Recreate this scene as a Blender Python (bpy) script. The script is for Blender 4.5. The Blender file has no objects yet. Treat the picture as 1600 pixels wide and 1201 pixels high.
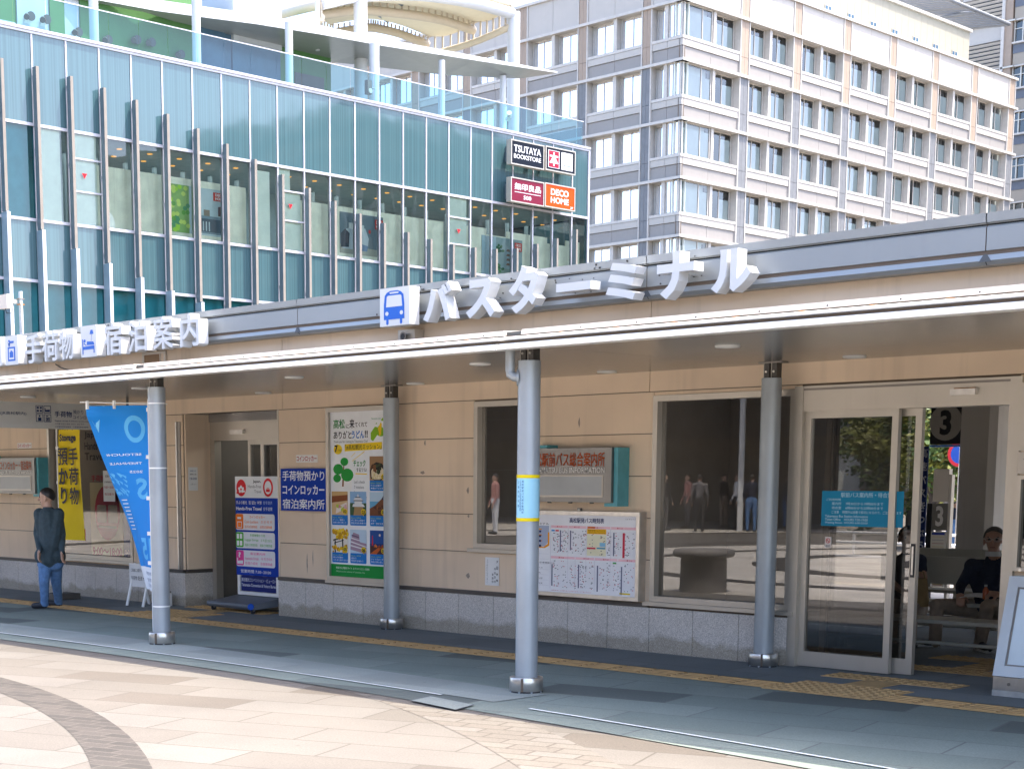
import bpy, math, random
from mathutils import Vector, Matrix
R = math.radians
SC = bpy.context.scene
COL = SC.collection
random.seed(7)

# ---------------------------------------------------------------- camera, sky, sun, exposure
A0 = math.atan2(2395, 2528)              # heading of the lens against the terminal wall
PITCH = math.atan2(362, 2502)            # slightly down; the lens is shifted up
HC = 1.55
FH = Vector((-math.cos(A0), math.sin(A0), 0)); RT = Vector((math.sin(A0), math.cos(A0), 0)); UZ = Vector((0, 0, 1))
FW = FH * math.cos(PITCH) - UZ * math.sin(PITCH); UP = UZ * math.cos(PITCH) + FH * math.sin(PITCH)
CAM = Vector((0, 0, HC))
cd = bpy.data.cameras.new('camera'); cam = bpy.data.objects.new('camera', cd); COL.objects.link(cam)
cam.matrix_world = Matrix.Translation(CAM) @ Matrix((RT, UP, -FW)).transposed().to_4x4()
cd.sensor_width = 36; cd.lens = 2502 / 1600 * 36; cd.shift_x = 150 / 1600; cd.shift_y = 506.5 / 1600
cd.clip_start = 0.1; cd.clip_end = 2000
SC.camera = cam

SUN_EL, SUN_AZ = R(67), R(45.4)            # azimuth measured from +X towards +Y
SUNV = Vector((math.cos(SUN_EL) * math.cos(SUN_AZ), math.cos(SUN_EL) * math.sin(SUN_AZ), math.sin(SUN_EL)))
W = bpy.data.worlds.new('World'); SC.world = W; W.use_nodes = True
wn = W.node_tree.nodes; wl = W.node_tree.links
sky = wn.new('ShaderNodeTexSky'); sky.sky_type = 'NISHITA'; sky.sun_disc = False
sky.sun_elevation = SUN_EL; sky.sun_rotation = R(90) - SUN_AZ
sky.air_density = 0.7; sky.dust_density = 3.0; sky.ozone_density = 0.4
wn['Background'].inputs[1].default_value = 0.15
wl.new(sky.outputs[0], wn['Background'].inputs[0])
sd = bpy.data.lights.new('sun', 'SUN'); sd.energy = 2.0; sd.angle = R(0.5); sd.color = (1.0, .91, .78)
so = bpy.data.objects.new('sun', sd); COL.objects.link(so)
so.rotation_euler = SUNV.to_track_quat('Z', 'Y').to_euler(); so.location = SUNV * 60
SC.view_settings.view_transform = 'Standard'; SC.view_settings.look = 'None'
SC.view_settings.exposure = 2.6; SC.view_settings.gamma = 1
SC.render.engine = 'CYCLES'
SC.cycles.caustics_reflective = False; SC.cycles.caustics_refractive = False
SC.cycles.max_bounces = 10; SC.cycles.transparent_max_bounces = 16
SC.cycles.use_denoising = True

# ---------------------------------------------------------------- measuring: photo pixel + real plane -> place
def ray(x, y): return FW * 2502 + RT * (x - 650) - UP * (y - 1107)
def on(ax, val, x, y):
    d = ray(x, y); return CAM + d * ((val - CAM[ax]) / d[ax])
def onY(Y, x, y): return on(1, Y, x, y)
def onX(X, x, y): return on(0, X, x, y)
def gz(x, y, z=0): return on(2, z, x, y)
def rectY(Y, xl, yt, yb, xr):
    """upright rectangle in the plane Y: left edge xl from yt to yb, right edge xr -> X0, X1, Z0, Z1"""
    a, b = onY(Y, xl, yt), onY(Y, xl, yb); return a.x, onY(Y, xr, (yt + yb) / 2).x, b.z, a.z
def rectX(X, xl, yt, yb, xr):
    a, b = onX(X, xl, yt), onX(X, xl, yb); return a.y, onX(X, xr, (yt + yb) / 2).y, b.z, a.z

# ---------------------------------------------------------------- materials
M = {}
def nt(m): m.use_nodes = True; return m.node_tree.nodes, m.node_tree.links
def mat(name, col, rough=.6, metal=0., var=.08, vscale=3., bump=0., bscale=60., spec=.5, coat=0., streak=0., emit=None, ior=None):
    m = bpy.data.materials.new(name); n, l = nt(m); b = n['Principled BSDF']
    b.inputs['Roughness'].default_value = rough; b.inputs['Metallic'].default_value = metal
    b.inputs['Specular IOR Level'].default_value = spec; b.inputs['Coat Weight'].default_value = coat
    if ior: b.inputs['IOR'].default_value = ior
    geo = n.new('ShaderNodeNewGeometry')
    tex = n.new('ShaderNodeTexNoise'); tex.inputs['Scale'].default_value = vscale; tex.inputs['Detail'].default_value = 6
    l.new(geo.outputs['Position'], tex.inputs['Vector'])
    rmp = n.new('ShaderNodeValToRGB'); e = rmp.color_ramp.elements
    e[0].position = .3; e[1].position = .7
    e[0].color = tuple(c * (1 - var) for c in col) + (1,); e[1].color = tuple(min(1, c * (1 + var)) for c in col) + (1,)
    l.new(tex.outputs[0], rmp.inputs[0]); out = rmp.outputs[0]
    if streak:
        mp = n.new('ShaderNodeMapping'); mp.inputs['Scale'].default_value = (9, 9, .5); l.new(geo.outputs['Position'], mp.inputs[0])
        t2 = n.new('ShaderNodeTexNoise'); t2.inputs['Scale'].default_value = 1; t2.inputs['Detail'].default_value = 4; l.new(mp.outputs[0], t2.inputs['Vector'])
        r2 = n.new('ShaderNodeValToRGB'); r2.color_ramp.elements[0].position = .55; r2.color_ramp.elements[1].position = .8
        r2.color_ramp.elements[0].color = (1, 1, 1, 1); r2.color_ramp.elements[1].color = (1 - streak,) * 3 + (1,)
        l.new(t2.outputs[0], r2.inputs[0])
        mx = n.new('ShaderNodeMix'); mx.data_type = 'RGBA'; mx.blend_type = 'MULTIPLY'; mx.inputs[0].default_value = 1
        l.new(out, mx.inputs[6]); l.new(r2.outputs[0], mx.inputs[7]); out = mx.outputs[2]
    l.new(out, b.inputs['Base Color'])
    if bump:
        bt = n.new('ShaderNodeTexNoise'); bt.inputs['Scale'].default_value = bscale; bt.inputs['Detail'].default_value = 3
        l.new(geo.outputs['Position'], bt.inputs['Vector'])
        bp = n.new('ShaderNodeBump'); bp.inputs['Strength'].default_value = bump; bp.inputs['Distance'].default_value = .02
        l.new(bt.outputs[0], bp.inputs['Height']); l.new(bp.outputs[0], b.inputs['Normal'])
    if emit:
        b.inputs['Emission Color'].default_value = tuple(emit[:3]) + (1,); b.inputs['Emission Strength'].default_value = emit[3]
    M[name] = m; return m
def glass(name, tint, ior=1.5, wav=0., wscale=.6, rough=0.):
    m = bpy.data.materials.new(name); n, l = nt(m); n.remove(n['Principled BSDF'])
    o = n['Material Output']; t = n.new('ShaderNodeBsdfTransparent'); t.inputs[0].default_value = tuple(tint) + (1,)
    g = n.new('ShaderNodeBsdfGlossy'); g.inputs['Roughness'].default_value = rough; g.inputs[0].default_value = (.95, .97, 1, 1)
    f = n.new('ShaderNodeFresnel'); f.inputs[0].default_value = ior; mx = n.new('ShaderNodeMixShader')
    l.new(f.outputs[0], mx.inputs[0]); l.new(t.outputs[0], mx.inputs[1]); l.new(g.outputs[0], mx.inputs[2]); l.new(mx.outputs[0], o.inputs[0])
    if wav:
        geo = n.new('ShaderNodeNewGeometry'); bt = n.new('ShaderNodeTexNoise'); bt.inputs['Scale'].default_value = wscale; bt.inputs['Detail'].default_value = 1
        l.new(geo.outputs['Position'], bt.inputs['Vector']); bp = n.new('ShaderNodeBump'); bp.inputs['Strength'].default_value = wav; bp.inputs['Distance'].default_value = .05
        l.new(bt.outputs[0], bp.inputs['Height']); l.new(bp.outputs[0], g.inputs['Normal']); l.new(bp.outputs[0], f.inputs['Normal'])
    M[name] = m; return m
def hexc(h):
    h = h.lstrip('#'); v = [int(h[i:i + 2], 16) / 255 for i in (0, 2, 4)]
    return tuple(c / 12.92 if c <= .04045 else ((c + .055) / 1.055) ** 2.4 for c in v)
_flat = {}
def flat(h, rough=.5):
    """a printed or painted plain colour, given as it looks on paper"""
    k = (h, rough)
    if k not in _flat:
        c = hexc(h); _flat[k] = mat('print_' + h.strip('#'), c, rough, var=.03, vscale=8, spec=.2)
    return _flat[k]

# ---------------------------------------------------------------- mesh building
class Fr:
    def __init__(s, O, U, V, N): s.O, s.U, s.V, s.N = Vector(O), Vector(U), Vector(V), Vector(N)
    def p(s, u, v, n=0): return s.O + s.U * u + s.V * v + s.N * n
def FY(Y): return Fr((0, Y, 0), (1, 0, 0), (0, 0, 1), (0, -1, 0))
def FX(X): return Fr((X, 0, 0), (0, 1, 0), (0, 0, 1), (1, 0, 0))
WORLD = Fr((0, 0, 0), (1, 0, 0), (0, 1, 0), (0, 0, 1))

_txt = {}
def text_mesh(s, bold=0., font_depth=0.):
    k = (s, bold, font_depth)
    if k not in _txt:
        c = bpy.data.curves.new('t', 'FONT'); c.body = s; c.size = 1; c.offset = bold; c.resolution_u = 3; c.extrude = font_depth
        o = bpy.data.objects.new('t', c); COL.objects.link(o); bpy.context.view_layer.update()
        me = bpy.data.meshes.new_from_object(o.evaluated_get(bpy.context.evaluated_depsgraph_get()))
        vs = [v.co.copy() for v in me.vertices]; fs = [tuple(p.vertices) for p in me.polygons]
        bpy.data.objects.remove(o); bpy.data.curves.remove(c); bpy.data.meshes.remove(me)
        if not vs: vs, fs = [Vector((0, 0, 0))], []
        _txt[k] = (vs, fs, min(v.x for v in vs), max(v.x for v in vs), min(v.y for v in vs), max(v.y for v in vs))
    return _txt[k]

class MB:
    def __init__(s): s.v, s.f, s.m, s.sm, s.mats = [], [], [], [], []
    def mi(s, m):
        if isinstance(m, str): m = M[m]
        if m not in s.mats: s.mats.append(m)
        return s.mats.index(m)
    def add(s, vs, fs, m, smooth=False):
        b = len(s.v); s.v += [Vector(v) for v in vs]; i = s.mi(m)
        for f in fs: s.f.append(tuple(b + k for k in f)); s.m.append(i); s.sm.append(smooth)
    def quad(s, a, b, c, d, m): s.add([a, b, c, d], [(0, 1, 2, 3)], m)
    def fbox(s, fr, u0, u1, v0, v1, n0, n1, m):
        if u0 > u1: u0, u1 = u1, u0
        if v0 > v1: v0, v1 = v1, v0
        if n0 > n1: n0, n1 = n1, n0
        P = [fr.p(u, v, n) for n in (n0, n1) for v in (v0, v1) for u in (u0, u1)]
        s.add(P, [(0, 2, 3, 1), (4, 5, 7, 6), (0, 1, 5, 4), (2, 6, 7, 3), (0, 4, 6, 2), (1, 3, 7, 5)], m)
    def box(s, x0, x1, y0, y1, z0, z1, m): s.fbox(WORLD, x0, x1, y0, y1, z0, z1, m)
    def fquad(s, fr, u0, u1, v0, v1, n, m): s.add([fr.p(u0, v0, n), fr.p(u1, v0, n), fr.p(u1, v1, n), fr.p(u0, v1, n)], [(0, 1, 2, 3)], m)
    def frame(s, fr, u0, u1, v0, v1, w, n0, n1, m, sides='lrtb'):
        if 'l' in sides: s.fbox(fr, u0, u0 + w, v0, v1, n0, n1, m)
        if 'r' in sides: s.fbox(fr, u1 - w, u1, v0, v1, n0, n1, m)
        a, b = u0 + (w if 'l' in sides else 0), u1 - (w if 'r' in sides else 0)
        if 't' in sides: s.fbox(fr, a, b, v1 - w, v1, n0, n1, m)
        if 'b' in sides: s.fbox(fr, a, b, v0, v0 + w, n0, n1, m)
    def fpoly(s, fr, pts, n, m, n1=None):
        k = len(pts); P = [fr.p(u, v, n) for u, v in pts]
        if n1 is None: s.add(P, [tuple(range(k))], m); return
        P += [fr.p(u, v, n1) for u, v in pts]
        s.add(P, [tuple(range(k))[::-1], tuple(range(k, 2 * k))] + [(i, (i + 1) % k, k + (i + 1) % k, k + i) for i in range(k)], m)
    def disc(s, fr, u, v, r, n, m, n1=None, ry=None, k=28):
        ry = ry or r
        s.fpoly(fr, [(u + r * math.cos(2 * math.pi * i / k), v + ry * math.sin(2 * math.pi * i / k)) for i in range(k)], n, m, n1)
    def rrect(s, fr, u0, u1, v0, v1, r, n, m, n1=None, k=5):
        pts = []
        for cu, cv, a in ((u1 - r, v0 + r, -90), (u1 - r, v1 - r, 0), (u0 + r, v1 - r, 90), (u0 + r, v0 + r, 180)):
            for i in range(k + 1):
                t = R(a + 90 * i / k); pts.append((cu + r * math.cos(t), cv + r * math.sin(t)))
        s.fpoly(fr, pts, n, m, n1)
    def text(s, fr, t, u0, u1, v0, v1, n, m, bold=0., depth=0., mirror=False, keep=False):
        # heavy strokes: plain kana and Latin swell cleanly, dense kanji are struck several times a hair apart
        dense = any(ord(c) > 0x30ff for c in t); copies = [(0, 0)]; lift = .0012 if depth else .0004
        if bold > .012 and dense:
            b_ = bold * .62
            if v1 - v0 > .045: copies = [(-b_, 0), (b_, 0), (0, b_ * .6), (0, -b_ * .6)]
        if dense: bold = min(bold, .004)
        vs, fs, x0, x1, y0, y1 = text_mesh(t, bold, .5 if depth else 0.)
        sx = (u1 - u0) / max(1e-6, x1 - x0); sy = (v1 - v0) / max(1e-6, y1 - y0)
        if keep:
            k = min(sx, sy); cu = (u0 + u1) / 2; cv = (v0 + v1) / 2
            u0, v0 = cu - k * (x1 - x0) / 2, cv - k * (y1 - y0) / 2; u1, v1 = 2 * cu - u0, 2 * cv - v0; sx = sy = k
        for k, (du, dv) in enumerate(copies):
            P = []
            for v in vs:
                u = u0 + (v.x - x0) * sx
                if mirror: u = u0 + u1 - u
                P.append(fr.p(u + du * sx, v0 + (v.y - y0) * sy + dv * sy, n + k * lift + (v.z + (.5 if depth else 0)) * (depth or 1)))
            s.add(P, fs, m)
    def vtext(s, fr, t, u0, u1, v0, v1, n, m, bold=0., mirror=False):
        h = (v1 - v0) / len(t)
        for i, ch in enumerate(t):
            if ch.strip(): s.text(fr, ch, u0, u1, v1 - (i + .93) * h, v1 - (i + .07) * h, n, m, bold, mirror=mirror, keep=True)
    def cyl(s, a, b, r, m, r2=None, k=20, cap=True, smooth=True):
        a, b = Vector(a), Vector(b); r2 = r if r2 is None else r2
        z = (b - a).normalized(); x = z.orthogonal().normalized(); y = z.cross(x)
        P = [a + (x * math.cos(2 * math.pi * i / k) + y * math.sin(2 * math.pi * i / k)) * r for i in range(k)]
        P += [b + (x * math.cos(2 * math.pi * i / k) + y * math.sin(2 * math.pi * i / k)) * r2 for i in range(k)]
        s.add(P, [(i, (i + 1) % k, k + (i + 1) % k, k + i) for i in range(k)], m, smooth)
        if cap: s.add(P, [tuple(range(k))[::-1], tuple(range(k, 2 * k))], m)
    def tube(s, pts, r, m, k=10):
        pts = [Vector(p) for p in pts]; rings = []
        for i, p in enumerate(pts):
            d = (pts[min(i + 1, len(pts) - 1)] - pts[max(i - 1, 0)]).normalized()
            x = d.cross(UZ if abs(d.z) < .95 else Vector((1, 0, 0))).normalized(); y = d.cross(x)
            rings.append([p + (x * math.cos(2 * math.pi * j / k) + y * math.sin(2 * math.pi * j / k)) * r for j in range(k)])
        P = [q for g in rings for q in g]
        s.add(P, [(i * k + j, i * k + (j + 1) % k, (i + 1) * k + (j + 1) % k, (i + 1) * k + j) for i in range(len(pts) - 1) for j in range(k)], m, True)
        s.add(P, [tuple(range(k)), tuple(range(len(P) - k, len(P)))], m)
    def lathe(s, c, prof, m, k=28):
        c = Vector(c); P = [c + Vector((r * math.cos(2 * math.pi * i / k), r * math.sin(2 * math.pi * i / k), z)) for r, z in prof for i in range(k)]
        s.add(P, [(a * k + i, a * k + (i + 1) % k, (a + 1) * k + (i + 1) % k, (a + 1) * k + i) for a in range(len(prof) - 1) for i in range(k)], m, True)
    def grid(s, fn, nu, nv, m, smooth=True):
        P = [fn(i / nu, j / nv) for j in range(nv + 1) for i in range(nu + 1)]
        s.add(P, [(j * (nu + 1) + i, j * (nu + 1) + i + 1, (j + 1) * (nu + 1) + i + 1, (j + 1) * (nu + 1) + i) for j in range(nv) for i in range(nu)], m, smooth)
    def build(s, name, parent=None, label=None, cat=None, group=None, kind=None):
        me = bpy.data.meshes.new(name); off = origin_of(parent)
        me.from_pydata([tuple(v - off) for v in s.v], [], s.f)
        for m in s.mats: me.materials.append(m)
        me.polygons.foreach_set('material_index', s.m); me.polygons.foreach_set('use_smooth', s.sm); me.update()
        o = bpy.data.objects.new(name, me); COL.objects.link(o)
        if parent: o.parent = parent
        tag(o, label, cat, group, kind); return o
_org = {}
def origin_of(o):
    v = Vector((0, 0, 0))
    while o is not None: v = v + Vector(o.location); o = o.parent
    return v
def tag(o, label=None, cat=None, group=None, kind=None):
    for k, v in (('label', label), ('category', cat), ('group', group), ('kind', kind)):
        if v: o[k] = v
def thing(name, label, cat, loc, group=None):
    o = bpy.data.objects.new(name, None); COL.objects.link(o); o.location = loc; o.empty_display_size = .2
    tag(o, label, cat, group); return o
def copy_tree(o, delta=None, label=None, parent=None):
    c = o.copy(); COL.objects.link(c)
    if parent: c.parent = parent
    if delta is not None: c.location = Vector(o.location) + Vector(delta)
    if label: c['label'] = label
    for ch in list(o.children): copy_tree(ch, parent=c)
    return c
# ---------------------------------------------------------------- surface materials
mat('beige_panel', (.78, .615, .455), .75, var=.09, vscale=1.1, bump=.06, bscale=220, streak=.15)
mat('joint_dark', (.15, .115, .088), .9)
mat('ledge', (.085, .07, .06), .5)
mat('alu_frame', (.50, .46, .40), .38, metal=.55, var=.04, streak=.08)
mat('edge_gap_shade', (.15, .118, .09), .7)  # recesses of the canopy edge, their shade put into the colour
mat('alu_dark', (.22, .20, .18), .4, metal=.5)
mat('brushed', (.27, .26, .245), .42, metal=.7, var=.05, vscale=6, streak=.1)
mat('steel', (.58, .56, .53), .30, metal=.9, var=.10, vscale=14)
mat('parapet_metal', (.35, .37, .375), .42, metal=.45, var=.05, vscale=.8, streak=.06)
mat('soffit_metal', (.355, .338, .325), .24, metal=.55, var=.05, vscale=.7, bump=.015, bscale=6)
mat('white_paint', (.86, .855, .83), .35, var=.05, vscale=5, coat=.2, streak=.07)
mat('white_letter', (.70, .70, .69), .35, var=.02)
mat('cream_edge', (.66, .585, .50), .5, var=.04)
mat('column_paint', (.33, .365, .395), .38, metal=.25, var=.09, vscale=3, streak=.13)
mat('rust', (.42, .20, .06), .8, var=.35, vscale=30)
mat('dark_bracket', (.08, .075, .07), .5, metal=.5)
mat('stain_dark', (.10, .11, .12), .8)
mat('rubber', (.03, .03, .035), .7)
mat('black', (.015, .015, .018), .5)
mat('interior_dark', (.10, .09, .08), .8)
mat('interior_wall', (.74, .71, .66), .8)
mat('tactile', (.50, .315, .135), .8, var=.16, vscale=9)
mat('roof_grey', (.09, .09, .088), .9)
mat('turquoise', (.10, .38, .44), .4, var=.12, vscale=10)
mat('blue_sign', hexc('#0a3aa6'), .6, var=.03, spec=.15)
mat('pict_blue', hexc('#1763c6'), .4, var=.03)
mat('paper', (.80, .80, .80), .7, var=.03)
mat('ink', (.03, .03, .05), .7)
glass('window_glass', (.46, .43, .39), 1.75)
glass('clear_glass', (.88, .87, .85), 1.5)
glass('door_glass', (.36, .35, .33), 1.95)

def speckle(name, base, dark, light, scale=260, rough=.7, stain=.35):
    m = mat(name, base, rough, var=.07, vscale=2.2); n, l = m.node_tree.nodes, m.node_tree.links; b = n['Principled BSDF']
    src = b.inputs['Base Color'].links[0].from_socket
    geo = n.new('ShaderNodeNewGeometry'); t = n.new('ShaderNodeTexVoronoi'); t.inputs['Scale'].default_value = scale
    l.new(geo.outputs['Position'], t.inputs['Vector'])
    sp = n.new('ShaderNodeSeparateColor'); l.new(t.outputs['Color'], sp.inputs[0])
    r = n.new('ShaderNodeValToRGB'); e = r.color_ramp.elements; e[0].color = (dark,) * 3 + (1,); e[1].color = (light,) * 3 + (1,)
    l.new(sp.outputs[0], r.inputs[0])
    mx = n.new('ShaderNodeMix'); mx.data_type = 'RGBA'; mx.blend_type = 'MULTIPLY'; mx.inputs[0].default_value = 1
    l.new(src, mx.inputs[6]); l.new(r.outputs[0], mx.inputs[7]); out = mx.outputs[2]
    if stain:                                        # splash-back dirt at the foot of the stones
        t2 = n.new('ShaderNodeTexNoise'); t2.inputs['Scale'].default_value = 5; t2.inputs['Detail'].default_value = 5; l.new(geo.outputs['Position'], t2.inputs['Vector'])
        sx = n.new('ShaderNodeSeparateXYZ'); l.new(geo.outputs['Position'], sx.inputs[0])
        ad = n.new('ShaderNodeMath'); ad.operation = 'MULTIPLY_ADD'; ad.inputs[1].default_value = -.22; l.new(t2.outputs[0], ad.inputs[0]); l.new(sx.outputs[2], ad.inputs[2])
        r2 = n.new('ShaderNodeValToRGB'); e = r2.color_ramp.elements; e[0].position = 0; e[0].color = (1 - stain, 1 - stain * 1.1, 1 - stain * 1.3, 1); e[1].position = .05; e[1].color = (1, 1, 1, 1)
        l.new(ad.outputs[0], r2.inputs[0])
        m2 = n.new('ShaderNodeMix'); m2.data_type = 'RGBA'; m2.blend_type = 'MULTIPLY'; m2.inputs[0].default_value = 1
        l.new(out, m2.inputs[6]); l.new(r2.outputs[0], m2.inputs[7]); out = m2.outputs[2]
    l.new(out, b.inputs['Base Color'])
speckle('granite', (.60, .555, .51), .55, 1.35)

def slabs(name, tones, bw, rh, rot, mortar=.006, rough=.8, grain=.12, joint=(.10, .095, .09), bump=.25, mort_mix=1.):
    """stone paving: brick layout turned by rot, each slab takes one of the tones"""
    m = bpy.data.materials.new(name); n, l = nt(m); b = n['Principled BSDF']; b.inputs['Roughness'].default_value = rough
    geo = n.new('ShaderNodeNewGeometry'); mp = n.new('ShaderNodeMapping'); mp.inputs['Rotation'].default_value = (0, 0, rot)
    l.new(geo.outputs['Position'], mp.inputs[0])
    br = n.new('ShaderNodeTexBrick'); br.inputs['Scale'].default_value = 1; br.inputs['Brick Width'].default_value = bw; br.inputs['Row Height'].default_value = rh
    br.inputs['Mortar Size'].default_value = mortar; br.inputs['Mortar Smooth'].default_value = .2; br.offset = .37
    br.inputs['Color1'].default_value = (0, 0, 0, 1); br.inputs['Color2'].default_value = (1, 1, 1, 1); br.inputs['Mortar'].default_value = (.5, .5, .5, 1)
    l.new(mp.outputs[0], br.inputs['Vector'])
    r = n.new('ShaderNodeValToRGB'); r.color_ramp.interpolation = 'CONSTANT'; e = r.color_ramp.elements
    while len(e) < len(tones): e.new(.5)
    for k, (pos, c) in enumerate(tones): e[k].position = pos; e[k].color = tuple(c) + (1,)
    l.new(br.outputs['Color'], r.inputs[0])
    out = r.outputs[0]
    for sc, amt in ((1.2, grain * .8), (90, grain * 1.3), (350, grain)):
        t = n.new('ShaderNodeTexNoise'); t.inputs['Scale'].default_value = sc; t.inputs['Detail'].default_value = 4; l.new(geo.outputs['Position'], t.inputs['Vector'])
        rr = n.new('ShaderNodeValToRGB'); ee = rr.color_ramp.elements; ee[0].position = .3; ee[1].position = .7
        ee[0].color = (1 - amt,) * 3 + (1,); ee[1].color = (1 + amt,) * 3 + (1,); l.new(t.outputs[0], rr.inputs[0])
        mx = n.new('ShaderNodeMix'); mx.data_type = 'RGBA'; mx.blend_type = 'MULTIPLY'; mx.inputs[0].default_value = 1
        l.new(out, mx.inputs[6]); l.new(rr.outputs[0], mx.inputs[7]); out = mx.outputs[2]
    for sc, rad, dark in ((3.1, .05, .72), (7.5, .045, .8)):                # trodden gum and drip spots
        vo = n.new('ShaderNodeTexVoronoi'); vo.inputs['Scale'].default_value = sc; l.new(geo.outputs['Position'], vo.inputs['Vector'])
        rv = n.new('ShaderNodeValToRGB'); ev = rv.color_ramp.elements; ev[0].position = rad * .6; ev[1].position = rad; ev[0].color = (dark,) * 3 + (1,); ev[1].color = (1, 1, 1, 1); l.new(vo.outputs['Distance'], rv.inputs[0])
        mx = n.new('ShaderNodeMix'); mx.data_type = 'RGBA'; mx.blend_type = 'MULTIPLY'; mx.inputs[0].default_value = 1; l.new(out, mx.inputs[6]); l.new(rv.outputs[0], mx.inputs[7]); out = mx.outputs[2]
    mm = n.new('ShaderNodeMix'); mm.data_type = 'RGBA'
    mf = n.new('ShaderNodeMath'); mf.operation = 'MULTIPLY'; mf.inputs[1].default_value = mort_mix; l.new(br.outputs['Fac'], mf.inputs[0])
    l.new(mf.outputs[0], mm.inputs[0]); l.new(out, mm.inputs[6]); mm.inputs[7].default_value = tuple(joint) + (1,)
    l.new(mm.outputs[2], b.inputs['Base Color'])
    t = n.new('ShaderNodeTexNoise'); t.inputs['Scale'].default_value = 160; l.new(geo.outputs['Position'], t.inputs['Vector'])
    hh = n.new('ShaderNodeMath'); hh.operation = 'MULTIPLY_ADD'; hh.inputs[1].default_value = -.8; l.new(br.outputs['Fac'], hh.inputs[0]); l.new(t.outputs[0], hh.inputs[2])
    bp = n.new('ShaderNodeBump'); bp.inputs['Strength'].default_value = bump; bp.inputs['Distance'].default_value = .004
    l.new(hh.outputs[0], bp.inputs['Height']); l.new(bp.outputs[0], b.inputs['Normal'])
    M[name] = m; return m
slabs('cream_slabs', [(0, (.116, .103, .086)), (.30, (.131, .118, .101)), (.66, (.098, .083, .067)), (.80, (.138, .126, .109))], 1.05, .46, R(-22), mortar=.008, joint=(.07, .058, .046), mort_mix=.85)
slabs('grey_slabs', [(0, (.165, .198, .172)), (.35, (.195, .228, .197)), (.70, (.178, .212, .182)), (.84, (.098, .115, .104))], 1.1, .5, R(-12), joint=(.12, .125, .12), mort_mix=.85, mortar=.008)
slabs('dark_slabs', [(0, (.145, .165, .172)), (.4, (.16, .18, .185)), (.8, (.13, .148, .155))], 1.1, .55, R(-3), joint=(.07, .07, .07), mort_mix=.6)
slabs('pale_slabs', [(0, (.245, .27, .245)), (.4, (.275, .30, .272)), (.8, (.23, .25, .228))], .9, .45, R(-6), joint=(.22, .23, .22), mort_mix=.6)
slabs('small_setts', [(0, (.14, .125, .104)), (.4, (.13, .114, .094)), (.8, (.146, .132, .113))], .30, .15, R(-18), mortar=.010, joint=(.075, .062, .05), mort_mix=.8)
slabs('brown_setts', [(0, (.050, .043, .035)), (.35, (.060, .051, .042)), (.7, (.043, .037, .030))], .22, .11, R(-18), mortar=.007, joint=(.095, .08, .065), mort_mix=.8)
slabs('road', [(0, (.185, .17, .15)), (.5, (.195, .18, .16))], 6, 3, 0, mortar=.001)

# ---------------------------------------------------------------- ground: one big sheet, then paving laid over it 4 mm at a time
slabs('pale_plaza', [(0, (.52, .47, .40)), (.4, (.56, .51, .44)), (.8, (.48, .43, .36))], .9, .45, R(-18), joint=(.2, .17, .13), mort_mix=.6)  # outer paving, colour raised above the near slabs to bounce light under the canopy
b = MB(); b.quad((-320, -320, 0), (320, -320, 0), (320, 21, 0), (-320, 21, 0), 'pale_plaza'); b.build('plaza_ground', kind='structure')
b = MB(); b.quad((-320, 21, 0), (320, 21, 0), (320, 38, -1), (-320, 38, -1), 'road'); b.quad((-320, 38, -1), (320, 38, -1), (320, 420, -1), (-320, 420, -1), 'road'); b.build('street_ground', kind='structure')
def ring(name, c, r0, r1, a0, a1, z, m, k=96):
    g = MB(); P = []
    for i in range(k + 1):
        t = R(a0 + (a1 - a0) * i / k); P += [(c[0] + r0 * math.cos(t), c[1] + r0 * math.sin(t), z), (c[0] + r1 * math.cos(t), c[1] + r1 * math.sin(t), z)]
    g.add(P, [(2 * i, 2 * i + 1, 2 * i + 3, 2 * i + 2) for i in range(k)], m); return g.build(name, kind='structure')
CR = (-12.6, -4.65)
ring('paving_ring', CR, 10.60, 10.92, 0, 360, .004, 'brown_setts', 180)
ring('plaza_paving', CR, 9.60, 17, 0, 360, .002, 'cream_slabs', 180)
for r0, r1 in ((7.2, 7.6), (4.6, 5.2), (2.2, 2.8), (17, 17.5), (21, 21.7)): ring('paving_ring', CR, r0, r1, 0, 360, .008, 'brown_setts', 120)
ring('paving_ring', CR, 9.62, 9.64, 0, 360, .004, 'brown_setts', 180)
ring('paving_band', CR, 12.85, 13.40, -20, 110, .004, 'small_setts', 120)
# walkway along the terminal: pale strip, grey slabs, dark slabs by the wall
CB = (-11.5, -56)
def arcstrip(name, y0f, y1f, z, m, x0=-60, x1=40, k=80):
    g = MB(); P = []
    for i in range(k + 1):
        x = x0 + (x1 - x0) * i / k; P += [(x, y0f(x), z), (x, y1f(x), z)]
    g.add(P, [(2 * i, 2 * i + 2, 2 * i + 3, 2 * i + 1) for i in range(k)], m); return g.build(name, kind='structure')
arc = lambda r: (lambda x: CB[1] + math.sqrt(max(1, r * r - (x - CB[0]) ** 2)))
const = lambda y: (lambda x: y)
arcstrip('paving_edge', arc(63.7), const(12.5), .008, 'grey_slabs')
arcstrip('paving_strip', arc(64.06), arc(64.62), .012, 'pale_slabs', -60, -7.6)
arcstrip('paving_strip', const(10.33), const(16.3), .012, 'dark_slabs')
g = MB()
for x0, x1 in ((-40, -8.1), (-7.2, 20)):
    k = 60; P = []
    for i in range(k + 1):
        x = x0 + (x1 - x0) * i / k; y = arc(64.0)(x); P += [(x, y, .016), (x, y + .028, .016)]
    g.add(P, [(2 * i, 2 * i + 2, 2 * i + 3, 2 * i + 1) for i in range(k)], flat('#e4e6e4'))
g.build('drain_line', kind='structure')

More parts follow.
